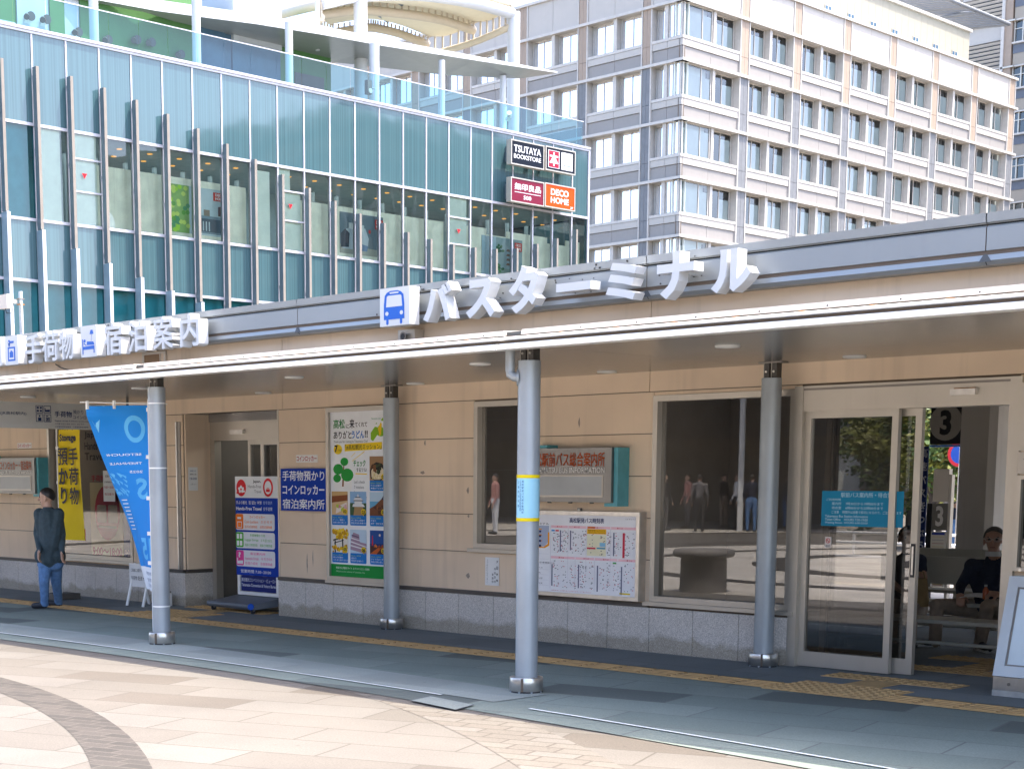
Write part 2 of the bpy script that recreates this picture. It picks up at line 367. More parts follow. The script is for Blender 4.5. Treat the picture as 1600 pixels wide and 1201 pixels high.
g = MB(); P = [gz(640, 1097), gz(672, 1090), gz(742, 1104), gz(712, 1112)]; c = sum(P, Vector()) / 4
Q_ = [p + (c - p) * .06 for p in P]; up = Vector((0, 0, .017))
g.add([p + up for p in P + Q_], [(i, 4 + i, 4 + (i + 1) % 4, (i + 1) % 4) for i in range(4)], 'stain_dark'); g.add([p + up for p in Q_], [(3, 2, 1, 0)], 'pale_slabs'); g.build('drain_cover', kind='structure')
# tactile guide paving: flat strip with bars, dotted pad at the doors
g = MB()
def tact(x0, x1, y0, y1, dots):
    g.box(x0, x1, y0, y1, .012, .017, 'tactile')
    if dots:
        nx, ny = int((x1 - x0) / .075), int((y1 - y0) / .075)
        for i in range(nx):
            for j in range(ny):
                cx, cy = x0 + (i + .5) * (x1 - x0) / nx, y0 + (j + .5) * (y1 - y0) / ny; r = .022
                g.add([(cx - r, cy - r, .0171), (cx + r, cy - r, .0171), (cx + r, cy + r, .0171), (cx - r, cy + r, .0171)] + [(cx + q * .6, cy + w * .6, .024) for q, w in ((-r, -r), (r, -r), (r, r), (-r, r))],
                      [(4, 5, 6, 7), (0, 1, 5, 4), (1, 2, 6, 5), (2, 3, 7, 6), (3, 0, 4, 7)], 'tactile')
    else:
        nx = int((x1 - x0) / .30)
        for i in range(nx):
            for j in range(4):
                a = x0 + i * (x1 - x0) / nx; cy = y0 + (j + .5) * (y1 - y0) / 4
                g.box(a + .02, a + (x1 - x0) / nx - .02, cy - .016, cy + .016, .0172, .023, 'tactile')
tact(-30, -6.75, 9.95, 10.25, False); tact(-6.75, -5.85, 9.9, 10.5, True); tact(-5.85, 6, 9.95, 10.25, False)
tact(-6.45, -6.15, 10.5, 10.85, False); tact(-6.85, -5.75, 10.85, 11.13, True); tact(-6.9, -5.6, 11.75, 12.05, True); tact(-6.4, -6.1, 12.05, 12.6, False); tact(-6.9, -5.6, 12.6, 12.9, True)
tact(-15.6, -14.6, 10.25, 10.85, True); tact(-15.2, -14.9, 10.85, 11.15, False); tact(-15.8, -14.3, 11.15, 11.45, True)
g.build('tactile_paving', kind='structure')

# ---------------------------------------------------------------- bus terminal
YW = 11.27
BT = thing('bus_terminal_building', 'low beige bus terminal with grey metal parapet and granite base along the whole front', 'building', (-10, 12, 0))
JZ = [.435, .824, 1.19, 1.557, 1.925, 2.285, 3.06]
XL, XR = -34., 16.
# openings in the front: left window, shop door, narrow window, wide window, waiting room door
LWX = (-19.01, -17.04); SDX = (-15.93, -14.11); NWX = (-11.07, -10.35); BWX = (-8.88, -7.43); MDX = (-7.38, -5.55)
OPEN = [(LWX[0], LWX[1], .50, 2.285), (SDX[0], SDX[1], 0, 2.285), (NWX[0], NWX[1], .86, 2.27), (BWX[0], BWX[1], .46, 2.25), (MDX[0], MDX[1], 0, 2.26)]
def isopen(x, z): return any(a < x < c and p < z < q for a, c, p, q in OPEN)
VJ = [XL, -29.6, -24.4, -19.21, -14.03, -8.93, -3.75, 1.4, 6.6, 11.8, XR]
xs = sorted(set(VJ) | {v for o in OPEN for v in o[:2]})
def wall_cells(mb, xs, zs, y0, y1, gap, m, jitter=0):
    for i in range(len(xs) - 1):
        for j in range(len(zs) - 1):
            if not isopen((xs[i] + xs[i + 1]) / 2, (zs[j] + zs[j + 1]) / 2):
                mb.box(xs[i] + gap, xs[i + 1] - gap, y0, y1, zs[j] + gap, zs[j + 1] - gap, m)
allz = sorted({0., .46, .50, .86, 2.25, 2.26, 2.27} | set(JZ))
g = MB()
for j in range(len(JZ) - 1):
    za, zb = JZ[j], JZ[j + 1]
    near = [o for o in OPEN if o[2] < zb - .03 and o[3] > za + .04]       # openings that really cut this row
    row = sorted({x for x in VJ if not any(abs(x - v) < .12 for o in near for v in o[:2])} | {v for o in near for v in o[:2]})
    for xa, xb in zip(row, row[1:]):
        cut = [o for o in OPEN if o[0] < (xa + xb) / 2 < o[1]]
        segs = [(za, zb)]
        for o in cut:
            ns = []
            for p, q in segs:
                if o[3] <= p or o[2] >= q: ns.append((p, q)); continue
                if o[2] > p + .03: ns.append((p, o[2]))
                if o[3] < q - .03: ns.append((o[3], q))
            segs = ns
        for p, q in segs:
            g.box(xa + .004, xb - .004, YW, YW + .04, p + .004, q - .004, 'beige_panel')
g.build('wall', BT)
g = MB(); wall_cells(g, xs, allz, YW + .012, YW + .16, 0, 'joint_dark'); g.build('wall_core', BT)
# granite base with real joints, dark ledge on top
def gaps(lo, hi, cuts):
    segs = [(lo, hi)]
    for a, c in cuts:
        segs = [s for p, q in segs for s in ((p, min(q, a)), (max(p, c), q)) if s[1] - s[0] > .02]
    return segs
doors = [SDX, (MDX[0] - .05, MDX[1] + .05)]
g = MB(); h = MB()
for lo, hi in gaps(XL, XR, doors):
    k = max(1, round((hi - lo) / .49)); w = (hi - lo) / k
    g = MB()
    for i in range(k): g.box(lo + i * w + .003, lo + (i + 1) * w - .003, YW - .03, YW + .01, .0, .405, 'granite')
    g.build('granite_base', BT)
for lo, hi in gaps(XL, XR, doors + [BWX]):
    h = MB(); h.box(lo, hi, YW - .037, YW + .005, .41, .447, 'ledge'); h.build('ledge', BT)
g = MB(); h = MB()
g.box(SDX[0] - .0, SDX[0] + .03, YW - .03, YW + .42, 0, .405, 'granite'); h.box(SDX[0] - .0, SDX[0] + .035, YW + .006, YW + .42, .41, .447, 'ledge')
g.build('granite_base', BT); h.build('ledge', BT)
# parapet: face sheets with seams, coping, lower roll
PY = 11.10
g = MB()
pj = [XL, -28, -23.4, -18.4, -13.55, -8.85, -5.78, -1, 3.7, 8.4, 12.5, XR]
prof = [(PY + .30, 3.06), (PY + .03, 3.055), (PY + .0, 3.085), (PY + .012, 3.125), (PY + .03, 3.135), (PY + .03, 3.15), (PY, 3.155), (PY, 3.315), (PY + .012, 3.33), (PY + .012, 3.345), (PY - .01, 3.35), (PY - .015, 3.415), (PY + .25, 3.44), (PY + .25, 3.2)]
for a, c in zip(pj, pj[1:]):
    P = [(x, y, z) for x in (a + .004, c - .004) for y, z in prof]; k = len(prof)
    g.add(P, [(i, i + 1, k + i + 1, k + i) for i in range(k - 1)], 'parapet_metal')
g.build('parapet', BT)
g = MB(); g.box(XL, XR, PY + .012, PY + .05, 3.1, 3.34, 'joint_dark'); g.build('parapet_seam', BT)
g = MB()
for x in pj[3:8]:                                                     # run-off stains below the seams
    for s_ in (-1, 1): g.fpoly(FY(PY - .002), [(x, 3.13), (x + s_ * .018, 3.122), (x + s_ * .05, 3.075), (x, 3.075)][::s_], 0, 'stain_dark')
g.build('parapet_stain', BT)
g = MB(); rr = random.Random(21)                                      # fixings and old bolt holes round the lettering
for x0_, x1_ in ((-12.3, -8.0), (-20.6, -15.3)):
    for k in range(46):
        x, z = rr.uniform(x0_, x1_), rr.choice((3.17, 3.20, 3.24, 3.28, 3.30, 3.36, 3.39)); d_ = PY - .016 if z > 3.345 else PY
        g.cyl((x, d_ + .002, z), (x, d_ - .006, z), rr.choice((.005, .007, .009)), 'dark_bracket', k=8)
g.build('fixing', BT)
mat('scuff', (.33, .27, .22), .85, var=.3, vscale=30); g = MB()        # scrapes on the wall panels
for px_, py_, w_, h_ in ((660, 738, .035, .018), (731, 766, .018, .035), (732, 806, .015, .018), (731, 899, .03, .03), (664, 692, .012, .03), (905, 660, .012, .05), (868, 700, .02, .012), (480, 880, .01, .12), (489, 872, .008, .10)):
    c = onY(YW, px_, py_); g.fpoly(FY(YW - .0012), [(c.x - w_, c.z), (c.x - w_ * .4, c.z + h_ * .6), (c.x + w_ * .5, c.z + h_), (c.x + w_, c.z - h_ * .2), (c.x + w_ * .2, c.z - h_)][::-1], 0, 'scuff')
g.build('scuff', BT)
g = MB(); a, b_ = onY(YW, 88, 569), onY(YW, 108, 578); g.tube([a - Vector((0, .012, 0)), Vector((a.x * .6 + b_.x * .4, YW - .012, a.z * .45 + b_.z * .55)), b_ - Vector((0, .012, 0))], .006, 'dark_bracket', 6); g.build('cable', BT)
g = MB(); g.box(XL, XR, PY + .25, 17.0, 3.02, 3.2, 'roof_grey'); g.build('roof', BT)
# rooms behind
g = MB()
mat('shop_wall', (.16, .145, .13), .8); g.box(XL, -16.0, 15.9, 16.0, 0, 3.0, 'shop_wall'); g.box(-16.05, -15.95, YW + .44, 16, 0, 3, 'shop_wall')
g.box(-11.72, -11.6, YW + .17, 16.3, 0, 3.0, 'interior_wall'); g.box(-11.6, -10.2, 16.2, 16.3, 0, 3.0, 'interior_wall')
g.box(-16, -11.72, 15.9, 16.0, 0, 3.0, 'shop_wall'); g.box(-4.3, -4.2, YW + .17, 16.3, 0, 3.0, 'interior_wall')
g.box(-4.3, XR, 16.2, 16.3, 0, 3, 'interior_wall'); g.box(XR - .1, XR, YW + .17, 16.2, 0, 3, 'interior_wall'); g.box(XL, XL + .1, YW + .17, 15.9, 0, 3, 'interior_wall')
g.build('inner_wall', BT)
g = MB(); g.box(XL, XR, YW + .17, 16.9, 2.72, 3.01, 'interior_wall'); g.build('ceiling', BT)
g = MB()                                                              # glazed back of the waiting room
for x in (-10.2, -9.42, -6.2, -5.1, -4.36): g.box(x, x + .06, 16.22, 16.28, 0, 2.5, 'alu_dark')
g.box(-10.2, -4.3, 16.2, 16.3, 2.5, 2.72, 'interior_dark'); g.build('rear_glazing_frame', BT)

def window_unit(name, x0, x1, z0, z1, label=None, sill=True, mull=(), pane='window_glass'):
    f = MB(); fr = FY(YW)
    f.frame(fr, x0, x1, z0, z1, .05, -.10, .012, 'alu_frame')
    for mx_ in mull: f.fbox(fr, mx_ - .02, mx_ + .02, z0 + .05, z1 - .05, -.07, -.02, 'alu_frame')
    w = f.build('window', BT, label)
    p = MB(); p.fquad(fr, x0 + .05, x1 - .05, z0 + .05, z1 - .05, -.055, pane); p.build('pane', w)
    if sill: s_ = MB(); s_.fbox(fr, x0 - .05, x1 + .05, z0 - .035, z0 - .001, -.01, .045, 'alu_frame'); s_.build('sill', w)
    return w
window_unit('w', LWX[0], LWX[1], .50, 2.285, 'window with faded poster behind its glass', pane='clear_glass')
window_unit('w', NWX[0], NWX[1], .86, 2.27, 'narrow dark window')
window_unit('w', BWX[0], BWX[1], .46, 2.25, 'wide dark window beside the sliding door')
# waiting room door: frame, header with sensor, fixed leaf and open leaf
fr = FY(YW)
f = MB(); f.fbox(fr, MDX[0] - .05, MDX[0] + .03, 0, 2.27, -.14, .03, 'alu_frame'); f.fbox(fr, MDX[1] - .06, MDX[1] + .03, 0, 2.27, -.14, .03, 'alu_frame')
f.fbox(fr, MDX[0] + .03, MDX[1] - .06, 2.07, 2.27, -.12, .022, 'alu_frame'); f.fbox(fr, MDX[0] + .03, MDX[1] - .06, 2.235, 2.252, .022, .028, 'alu_dark')
DF = f.build('door_frame', BT)
f = MB(); f.fbox(fr, -6.06, -5.86, 2.150, 2.195, .022, .07, 'steel'); f.fbox(fr, -6.04, -5.88, 2.195, 2.203, .022, .05, 'rust'); f.build('door_sensor', DF)
def leaf(x0, x1, n, label, handle=True):
    l_ = MB(); l_.frame(fr, x0, x1, .14, 2.07, .055, n, n + .045, 'alu_frame', 'lrt'); l_.fbox(fr, x0, x1, .02, .14, n, n + .045, 'alu_frame')
    o = l_.build('sliding_door', BT, label)
    p = MB(); p.fquad(fr, x0 + .055, x1 - .055, .14, 2.015, n + .02, 'door_glass'); p.build('pane', o)
    if handle:
        q = MB(); q.fbox(fr, x1 - .045, x1 - .01, .78, 1.04, n + .045, n + .052, 'black'); q.fbox(fr, x1 - .035, x1 - .02, .8, 1.02, n + .052, n + .056, 'steel'); q.build('handle', o)
    return o
leaf(MDX[0] + .03, -6.52, -.06, 'closed fixed glass leaf with a blue notice', False); leaf(-7.2, -6.36, -.13, 'open sliding glass leaf behind the fixed one')
# luggage shop door, set back
YD = YW + .38; fd = FY(YD)
f = MB(); f.fbox(fd, SDX[0] + .03, SDX[0] + .11, 0, 2.2, -.1, .0, 'alu_frame'); f.fbox(fd, SDX[1] - .06, SDX[1], 0, 2.2, -.1, .0, 'alu_frame'); f.fbox(fd, SDX[0] + .11, SDX[1] - .06, 1.98, 2.2, -.1, .012, 'alu_frame')
f.fbox(fd, SDX[0] + .03, SDX[1], 2.2, 2.285, -.1, .02, 'soffit_metal')
S2 = f.build('door_frame', BT, 'set-back door frame of the luggage shop')
f = MB(); f.fbox(fd, -15.45, -15.2, 2.05, 2.10, .012, .05, 'steel'); f.build('door_sensor', S2)
f = MB(); f.frame(fd, -14.95, SDX[1] - .06, .02, 1.98, .06, -.06, -.02, 'alu_frame'); f.frame(fd, -15.25, -14.9, .02, 1.98, .05, -.11, -.065, 'alu_frame')
SL = f.build('sliding_door', BT); p = MB(); p.fquad(fd, -14.89, SDX[1] - .12, .08, 1.92, -.04, 'door_glass'); p.fquad(fd, -15.2, -14.95, .08, 1.92, -.09, 'door_glass'); p.build('pane', SL)
f = MB()
f.box(SDX[0], SDX[0] + .028, YW + .02, YD, .45, 2.285, 'beige_panel'); f.box(SDX[1] - .028, SDX[1], YW + .0, YD, 0, 2.285, 'alu_frame')
f.box(SDX[0], SDX[1], YW + .02, YD, 2.287, 2.32, 'soffit_metal'); f.build('door_recess', BT)
f = MB(); f.fbox(fr, SDX[0] - .14, SDX[0] - .04, .45, 2.20, .0, .01, 'alu_dark'); f.fbox(fr, SDX[0] - .125, SDX[0] - .105, .45, 2.2, .01, .02, 'steel'); f.build('door_pocket_trim', BT)
# shop interior seen through the door
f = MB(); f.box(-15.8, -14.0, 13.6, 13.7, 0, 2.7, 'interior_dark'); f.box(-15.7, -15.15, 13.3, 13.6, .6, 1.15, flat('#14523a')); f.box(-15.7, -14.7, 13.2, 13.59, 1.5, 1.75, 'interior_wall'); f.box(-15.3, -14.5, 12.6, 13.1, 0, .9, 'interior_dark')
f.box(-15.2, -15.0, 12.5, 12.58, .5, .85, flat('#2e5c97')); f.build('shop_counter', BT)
f = MB(); f.box(-15.6, -14.8, 12.7, 12.75, 2.35, 2.38, mat('lamp_tube', (.9, .9, .85), emit=(1, .97, .88, 6))); f.build('ceiling_lamp', BT)
# ---------------------------------------------------------------- walkway canopy
CN = thing('walkway_canopy', 'long flat canopy with glossy brown-grey soffit and bright white front edge along the terminal', 'canopy', (-10, 8.6, 2.46))
CZ = 2.46; CX0, CX1 = -34., 16.
g = MB(); sx = [CX0, -30, -25.9, -21.3, -16.9, -12.45, -7.8, -3.2, 1.5, 6.1, 10.7, CX1]
for a, c in zip(sx, sx[1:]):
    for ya, yb in ((8.32, 9.30), (9.304, 10.28), (10.284, YW - .002)): g.box(a + .003, c - .003, ya, yb, CZ, CZ + .02, 'soffit_metal')
g.build('soffit', CN)
g = MB(); g.box(CX0, CX1, 8.32, YW - .003, CZ + .022, CZ + .05, 'joint_dark'); g.box(CX0, CX1, 8.33, YW - .004, CZ + .051, CZ + .09, 'roof_grey'); g.build('roof_slab', CN)
def edge(prof, m, a, c, mb):
    k = len(prof); P = [(x, y, z) for x in (a, c) for y, z in prof]
    mb.add(P, [(i, (i + 1) % k, k + (i + 1) % k, k + i) for i in range(k)] + [tuple(range(k))[::-1], tuple(range(k, 2 * k))], m)
cols_x = [CX0, -26, -21.4, -16.9, -12.46, -7.86, -3.2, 1.4, 6, 10.6, CX1]
for a, c in zip(cols_x, cols_x[1:]):
    g = MB()
    edge([(8.20, 2.42), (8.197, 2.427), (8.222, 2.455), (8.232, 2.462), (8.315, 2.462), (8.315, 2.42)], 'white_paint', a + .012, c - .012, g)   # bull-nosed gutter
    edge([(8.285, 2.463), (8.285, 2.486), (8.318, 2.486), (8.318, 2.463)], 'edge_gap_shade', a, c, g)
    edge([(8.236, 2.487), (8.229, 2.493), (8.232, 2.500), (8.245, 2.507), (8.31, 2.507), (8.31, 2.487)], 'white_paint', a + .006, c - .006, g)
    edge([(8.315, 2.508), (8.315, 2.522), (8.335, 2.522), (8.335, 2.508)], 'edge_gap_shade', a, c, g)
    edge([(8.29, 2.523), (8.30, 2.558), (8.55, 2.572), (8.55, 2.523)], 'cream_edge', a + .16, c - .01, g)
    for k in range(9):
        x = a + .5 + k * (c - a - .9) / 8; g.box(x, x + .05, 8.298, 8.31, 2.509, 2.519, 'rust'); g.cyl((x + .2, 8.292, 2.534), (x + .2, 8.299, 2.534), .006, 'dark_bracket', k=8)
    g.build('edge_trim', CN)
for x, y in ((-11.68, 9.52), (-14.03, 11.0), (-11.62, 11.0), (-9.27, 9.5), (-6.83, 9.48), (-9.19, 11.0), (-6.75, 11.0), (-16.59, 9.6), (-4.4, 9.5), (-14.2, 9.52)):
    g = MB(); g.lathe((x, y, CZ - .012), [(.001, .008), (.055, .008), (.065, .0), (.085, .0), (.09, .011)], 'white_paint', 24); g.build('downlight', CN)

# ---------------------------------------------------------------- canopy columns
def column(x, y, ztop, label, pipe=False):
    t = thing('canopy_column', label, 'column', (x, y, 0), 'round grey columns under the canopy')
    g = MB(); g.cyl((x, y, .0), (x, y, ztop), .0805, 'column_paint', k=40); g.build('shaft', t)
    g = MB(); g.lathe((x, y, 0), [(.118, .022), (.122, .024), (.122, .118), (.119, .122), (.084, .122), (.084, .10)], 'steel', 40)
    g.box(x + .06, x + .066, y - .124, y - .09, .024, .12, 'joint_dark'); g.build('base_collar', t)
    g = MB(); g.lathe((x, y, 0), [(.119, .0125), (.116, .022), (.07, .022)], 'rubber', 32)
    for k in range(8):
        a = k * math.pi / 4 + .3; g.cyl((x + .112 * math.cos(a), y + .112 * math.sin(a), .0125), (x + .112 * math.cos(a), y + .112 * math.sin(a), .024), .01, 'column_paint', k=8)
    g.build('base_plate', t)
    g = MB()
    for dx in (-.05, .022):
        g.box(x + dx, x + dx + .045, y - .035, y + .035, ztop, CZ, 'dark_bracket')
        g.box(x + dx - .004, x + dx - .0, y - .04, y + .04, ztop, CZ, 'alu_frame'); g.cyl((x + dx + .02, y - .036, ztop + .05), (x + dx + .02, y - .045, ztop + .05), .009, 'steel', k=8)
    g.box(x - .1, x + .12, y - .05, y + .05, CZ - .008, CZ, 'alu_dark'); g.build('head_bracket', t)
    if pipe:
        cx, cy = x - .085, y - .075
        g = MB(); g.cyl((cx - .03, cy, CZ), (cx - .03, cy, 2.29), .034, 'column_paint', k=20); g.tube([(cx - .03, cy, 2.30), (cx - .028, cy, 2.27), (cx + .0, cy + .01, 2.25), (cx + .06, cy + .035, 2.245)], .033, 'column_paint', 14)
        d = (Vector((x, y, 0)) - Vector((cx - .03, cy - .02, 0))).normalized(); c0 = Vector((x, y, 2.245)) - d * .083
        g.cyl(c0 - d * .004, c0 + d * .012, .058, 'column_paint', k=24); g.build('drain_pipe', t)
        g = MB()
        for i, (da, w, z0, z1) in enumerate(((-.42, .05, 1.55, 2.19), (-.30, .035, 1.95, 2.185), (-.52, .03, 1.88, 2.19), (-.36, .02, 1.3, 1.95))):
            base = math.atan2(-d.y, -d.x) + .40
            P = []
            for k in range(9):
                z = z1 + (z0 - z1) * k / 8; ww = w * (1 - .55 * k / 8) * (1 + .25 * math.sin(k * 2.1 + i))
                for s_ in (-.5, .5): a = base + da + s_ * ww / .08; P.append((x + .0812 * math.cos(a), y + .0812 * math.sin(a), z))
            g.add(P, [(2 * k, 2 * k + 1, 2 * k + 3, 2 * k + 2) for k in range(8)], 'rust')
        g.build('rust_streak', t)
    return t
column(-12.44, 8.52, 2.36, 'grey canopy column at the kerb side with the blue banner tied to it')
column(-7.81, 8.50, 2.36, 'front grey canopy column with a drain pipe, rust streak and yellow-taped notice', True)
column(-7.55, 11.09, 2.335, 'grey canopy column against the wall between the wide window and the sliding door')
column(-12.07, 11.09, 2.335, 'grey canopy column against the wall right of the tourism poster case')

class Cyl:                                          # wraps (u = arc length from a bearing, v = height) round a column
    def __init__(s, x, y, r, a0): s.x, s.y, s.r, s.a0 = x, y, r, a0
    def p(s, u, v, n=0): a = s.a0 + u / s.r; return Vector((s.x + (s.r + n) * math.cos(a), s.y + (s.r + n) * math.sin(a), v))
def wrap(mb, c, u0, u1, v0, v1, n, m, k=24):
    P = [c.p(u0 + (u1 - u0) * i / k, v, n) for i in range(k + 1) for v in (v0, v1)]
    mb.add(P, [(2 * i, 2 * i + 2, 2 * i + 3, 2 * i + 1) for i in range(k)], m, True)
cy = Cyl(-7.81, 8.50, .0805, math.atan2(-8.5, 7.81))
zt, zb = onY(8.5, 822, 744).z, onY(8.5, 822, 811).z
t = thing('taped_notice', 'pale blue notice wrapped round the front column with yellow tape', 'notice', (-7.81, 8.5, zb))
g = MB(); L = math.pi * .0815
wrap(g, cy, -L, L, zb, zt, .0015, flat('#9fd3e6'))
for k, ch in enumerate(('高松駅前バス総合案内所', 'バスターミナルは、高松駅南側の', 'ご案内です。')): g.vtext(cy, ch, -.075 + .02 * (2 - k) - .012, -.075 + .02 * (2 - k) + .004, zb + .04 + .02 * k, zt - .025, .0025, flat('#1c4f8f'), .01)
g.build('sheet', t)
g = MB(); wrap(g, cy, -L, L, zt - .012, zt + .012, .003, flat('#e2c811')); wrap(g, cy, -L, L, zb - .012, zb + .012, .003, flat('#e2c811')); g.build('tape', t)

# ---------------------------------------------------------------- lettering on the parapet
YF, YB = 10.90, 11.03                                # front and back plane of the channel letters
def letters(chars, boxes, label, loc_px, bold=.035, group=None):
    o0 = onY(YF, *loc_px); t = thing('roof_lettering', label, 'sign', o0)
    for ch, (xl, xr, yt, yb) in zip(chars, boxes):
        x0, x1, z0, z1 = rectY(YF, xl, yt + (0), yb, xr)
        g = MB()
        if ch == 'ー': g.fbox(FY(YF), x0, x1, z0, z1, -(YB - YF), 0, 'white_letter')
        else: g.text(FY(YF), ch, x0, x1, z0, z1, -(YB - YF), 'white_letter', bold, YB - YF)
        for k in (.3, .7):                           # stand-off pins into the parapet
            zz = min(max(z0 + (z1 - z0) * .5, 3.16), 3.33); xx = x0 + (x1 - x0) * k; g.cyl((xx, YB - .02, zz), (xx, PY + .02, zz), .006, 'steel', k=8)
        g.build('letter', t)
    return t
letters('バスターミナル', [(661, 706, 444, 504), (728, 773, 438, 499), (795, 841, 418, 491), (869, 923, 444, 457), (947, 995, 412, 472), (1027, 1084, 396, 469), (1112, 1173, 392, 459)],
        'big white katakana lettering reading bus terminal on the grey parapet', (900, 470), .045)
letters('手荷物', [(38, 64, 524, 568), (65, 91, 519, 565), (92, 115, 516, 562)], 'white kanji for luggage between two pictogram boxes on the parapet', (75, 540), .035)
letters('宿泊案内', [(162, 190, 507, 555), (200, 229, 503, 550), (239, 270, 497, 546), (281, 310, 492, 542)], 'white kanji for lodging guide on the parapet right of the bed pictogram', (230, 525), .035)
def pict_box(xl, xr, yt, yb, label, draw, rnd=.02):
    x0, x1, z0, z1 = rectY(YF, xl, yt, yb, xr); t = thing('pictogram_box', label, 'sign', ((x0 + x1) / 2, YF, z0))
    g = MB(); g.rrect(FY(YF), x0, x1, z0, z1, rnd, -(YB - YF), 'white_letter', 0); g.build('box', t)
    g = MB(); w, h = x1 - x0, z1 - z0
    class Q:
        def p(s, u, v, n=0): return FY(YF).p(x0 + u * w, z0 + v * h, n + .002)
    draw(g, Q()); g.build('pictogram', t)
    g = MB()
    for k in (.25, .75): g.cyl((x0 + w * k, YB, 3.24), (x0 + w * k, PY + .02, 3.24), .01, 'steel', k=8)
    g.build('bracket', t); return t
def draw_bus(g, q):
    B = 'pict_blue'; Wm = 'white_letter'
    g.fpoly(q, [(.14, .17), (.14, .55), (.17, .80), (.24, .88), (.36, .92), (.60, .92), (.72, .88), (.80, .80), (.83, .55), (.83, .17), (.76, .17), (.76, .06), (.72, .03), (.68, .06), (.68, .17), (.30, .17), (.30, .06), (.26, .03), (.22, .06), (.22, .17)], 0, B)
    g.rrect(q, .34, .64, .845, .885, .018, .001, Wm); g.fpoly(q, [(.22, .50), (.245, .77), (.28, .80), (.70, .80), (.735, .77), (.76, .50)], .001, Wm)
    g.disc(q, .245, .33, .055, .001, Wm); g.disc(q, .735, .33, .055, .001, Wm)
pict_box(593.5, 640, 452, 511, 'white square box with a blue bus front pictogram on the parapet', draw_bus, .006)
def draw_locker(g, q):
    B = 'pict_blue'; Wm = 'white_letter'
    g.fpoly(q, [(.22, .13), (.22, .62), (.78, .62), (.78, .13)], 0, B); g.fpoly(q, [(.31, .19), (.31, .56), (.69, .56), (.69, .19)], .001, Wm)
    g.fpoly(q, [(.36, .25), (.36, .45), (.64, .45), (.64, .25)], .002, B); g.fpoly(q, [(.43, .45), (.43, .49), (.57, .49), (.57, .45)], .002, B)
    g.disc(q, .34, .78, .09, 0, B); g.disc(q, .34, .70, .07, 0, B); g.rrect(q, .34, .70, .745, .82, .03, .0015, B); g.disc(q, .31, .78, .03, .001, Wm)
pict_box(7, 28.5, 526, 571, 'white rounded box with a blue coin locker pictogram at the left of the parapet', draw_locker)
pict_box(-18, 2.5, 528, 573, 'white rounded box cut by the left edge of the photo', lambda g, q: g.fpoly(q, [(.2, .15), (.2, .8), (.7, .8), (.7, .15)], 0, 'pict_blue'))
def draw_bed(g, q):
    B = 'pict_blue'
    g.fpoly(q, [(.10, .10), (.16, .10), (.16, .58), (.10, .58)], 0, B); g.fpoly(q, [(.16, .24), (.86, .24), (.86, .36), (.16, .34)], 0, B); g.fpoly(q, [(.80, .12), (.86, .12), (.86, .24), (.80, .24)], 0, B)
    g.fpoly(q, [(.38, .38), (.40, .50), (.80, .48), (.86, .40), (.86, .375)], 0, B); g.disc(q, .25, .52, .07, 0, B, ry=.05); g.fpoly(q, [(.18, .44), (.34, .36), (.37, .38), (.20, .47)], 0, B)
    g.fpoly(q, [(.66, .50), (.68, .50), (.71, .72), (.69, .72)], 0, B); g.fpoly(q, [(.58, .72), (.82, .72), (.77, .85), (.64, .85)], 0, B)
pict_box(125.5, 151, 510, 559, 'white rounded box with a blue bed and lamp pictogram on the parapet', draw_bed)

# ---------------------------------------------------------------- things fixed to the terminal front
# blue luggage sign and red-lettered stickers
x0, x1, z0, z1 = rectY(11.22, 440.5, 732, 797, 512)
t = thing('luggage_sign', 'blue wall sign with three rows of white characters beside the shop door', 'sign', (x0, 11.22, z0))
g = MB(); f = FY(11.20); g.fbox(f, x0, x1, z0, z1, -.06, 0, 'blue_sign'); h = (z1 - z0) / 3
for k, s in enumerate(('手荷物預かり', 'コインロッカー', '宿泊案内所')): g.text(f, s, x0 + .035, x1 - .03, z1 - (k + .86) * h, z1 - (k + .16) * h, .002, flat('#e8ecf2'), .02)
g.build('panel', t)
def sticker(name, rect, Y, s, ink, label, cat='sign', bg='#e8e6e2', bold=.02, pad=.012):
    x0, x1, z0, z1 = rect; g = MB(); f = FY(Y); g.fbox(f, x0, x1, z0, z1, -.004, 0, flat(bg))
    g.text(f, s, x0 + pad, x1 - pad, z0 + pad, z1 - pad, .0015, flat(ink), bold); o = g.build(name); tag(o, label, cat); return o
sticker('locker_sticker', rectY(11.265, 462.5, 710.5, 722.5, 496), 11.265, 'コインロッカー', '#b3202a', 'small white sticker with red katakana above the blue luggage sign')
sticker('locker_sticker', rectY(11.265, 27, 692, 700.5, 49), 11.265, 'コインロッカー', '#c02430', 'small white sticker with red katakana left of the yellow banner')
def notice(name, x0, x1, z0, z1, f, rows, label, cols=0):
    g = MB(); g.fbox(f, x0, x1, z0, z1, -.002, 0, 'paper'); w, h = x1 - x0, z1 - z0
    for s, a, b_, c, d, col in rows: g.text(f, s, x0 + a * w, x0 + b_ * w, z0 + c * h, z0 + d * h, .001, flat(col), .01)
    o = g.build(name); tag(o, label, 'notice'); return o
rc = rectY(11.265, 758.5, 869.7, 913.5, 780)
g = MB(); f = FY(11.262); x0, x1, z0, z1 = rc; g.fbox(f, x0, x1, z0, z1, -.002, 0, 'paper')
for k, s in enumerate(('夕日対策', '　　特別警戒', '　　　　実施中')): g.vtext(f, s, x1 - .035 - k * .03, x1 - .012 - k * .03, z0 + .02, z1 - .01, .001, flat('#1a1a22'), .03)
g.vtext(f, '不審な物や不審者を見かけたときは職員までご連絡ください', x0 + .03, x0 + .038, z0 + .02, z1 - .02, .001, flat('#333333')); g.vtext(f, '高松駅前バスターミナル', x0 + .012, x0 + .02, z0 + .02, z1 - .07, .001, flat('#333333'))
o = g.build('paper_notice'); tag(o, 'white paper notice with vertical writing taped to the wall under the narrow window', 'notice')
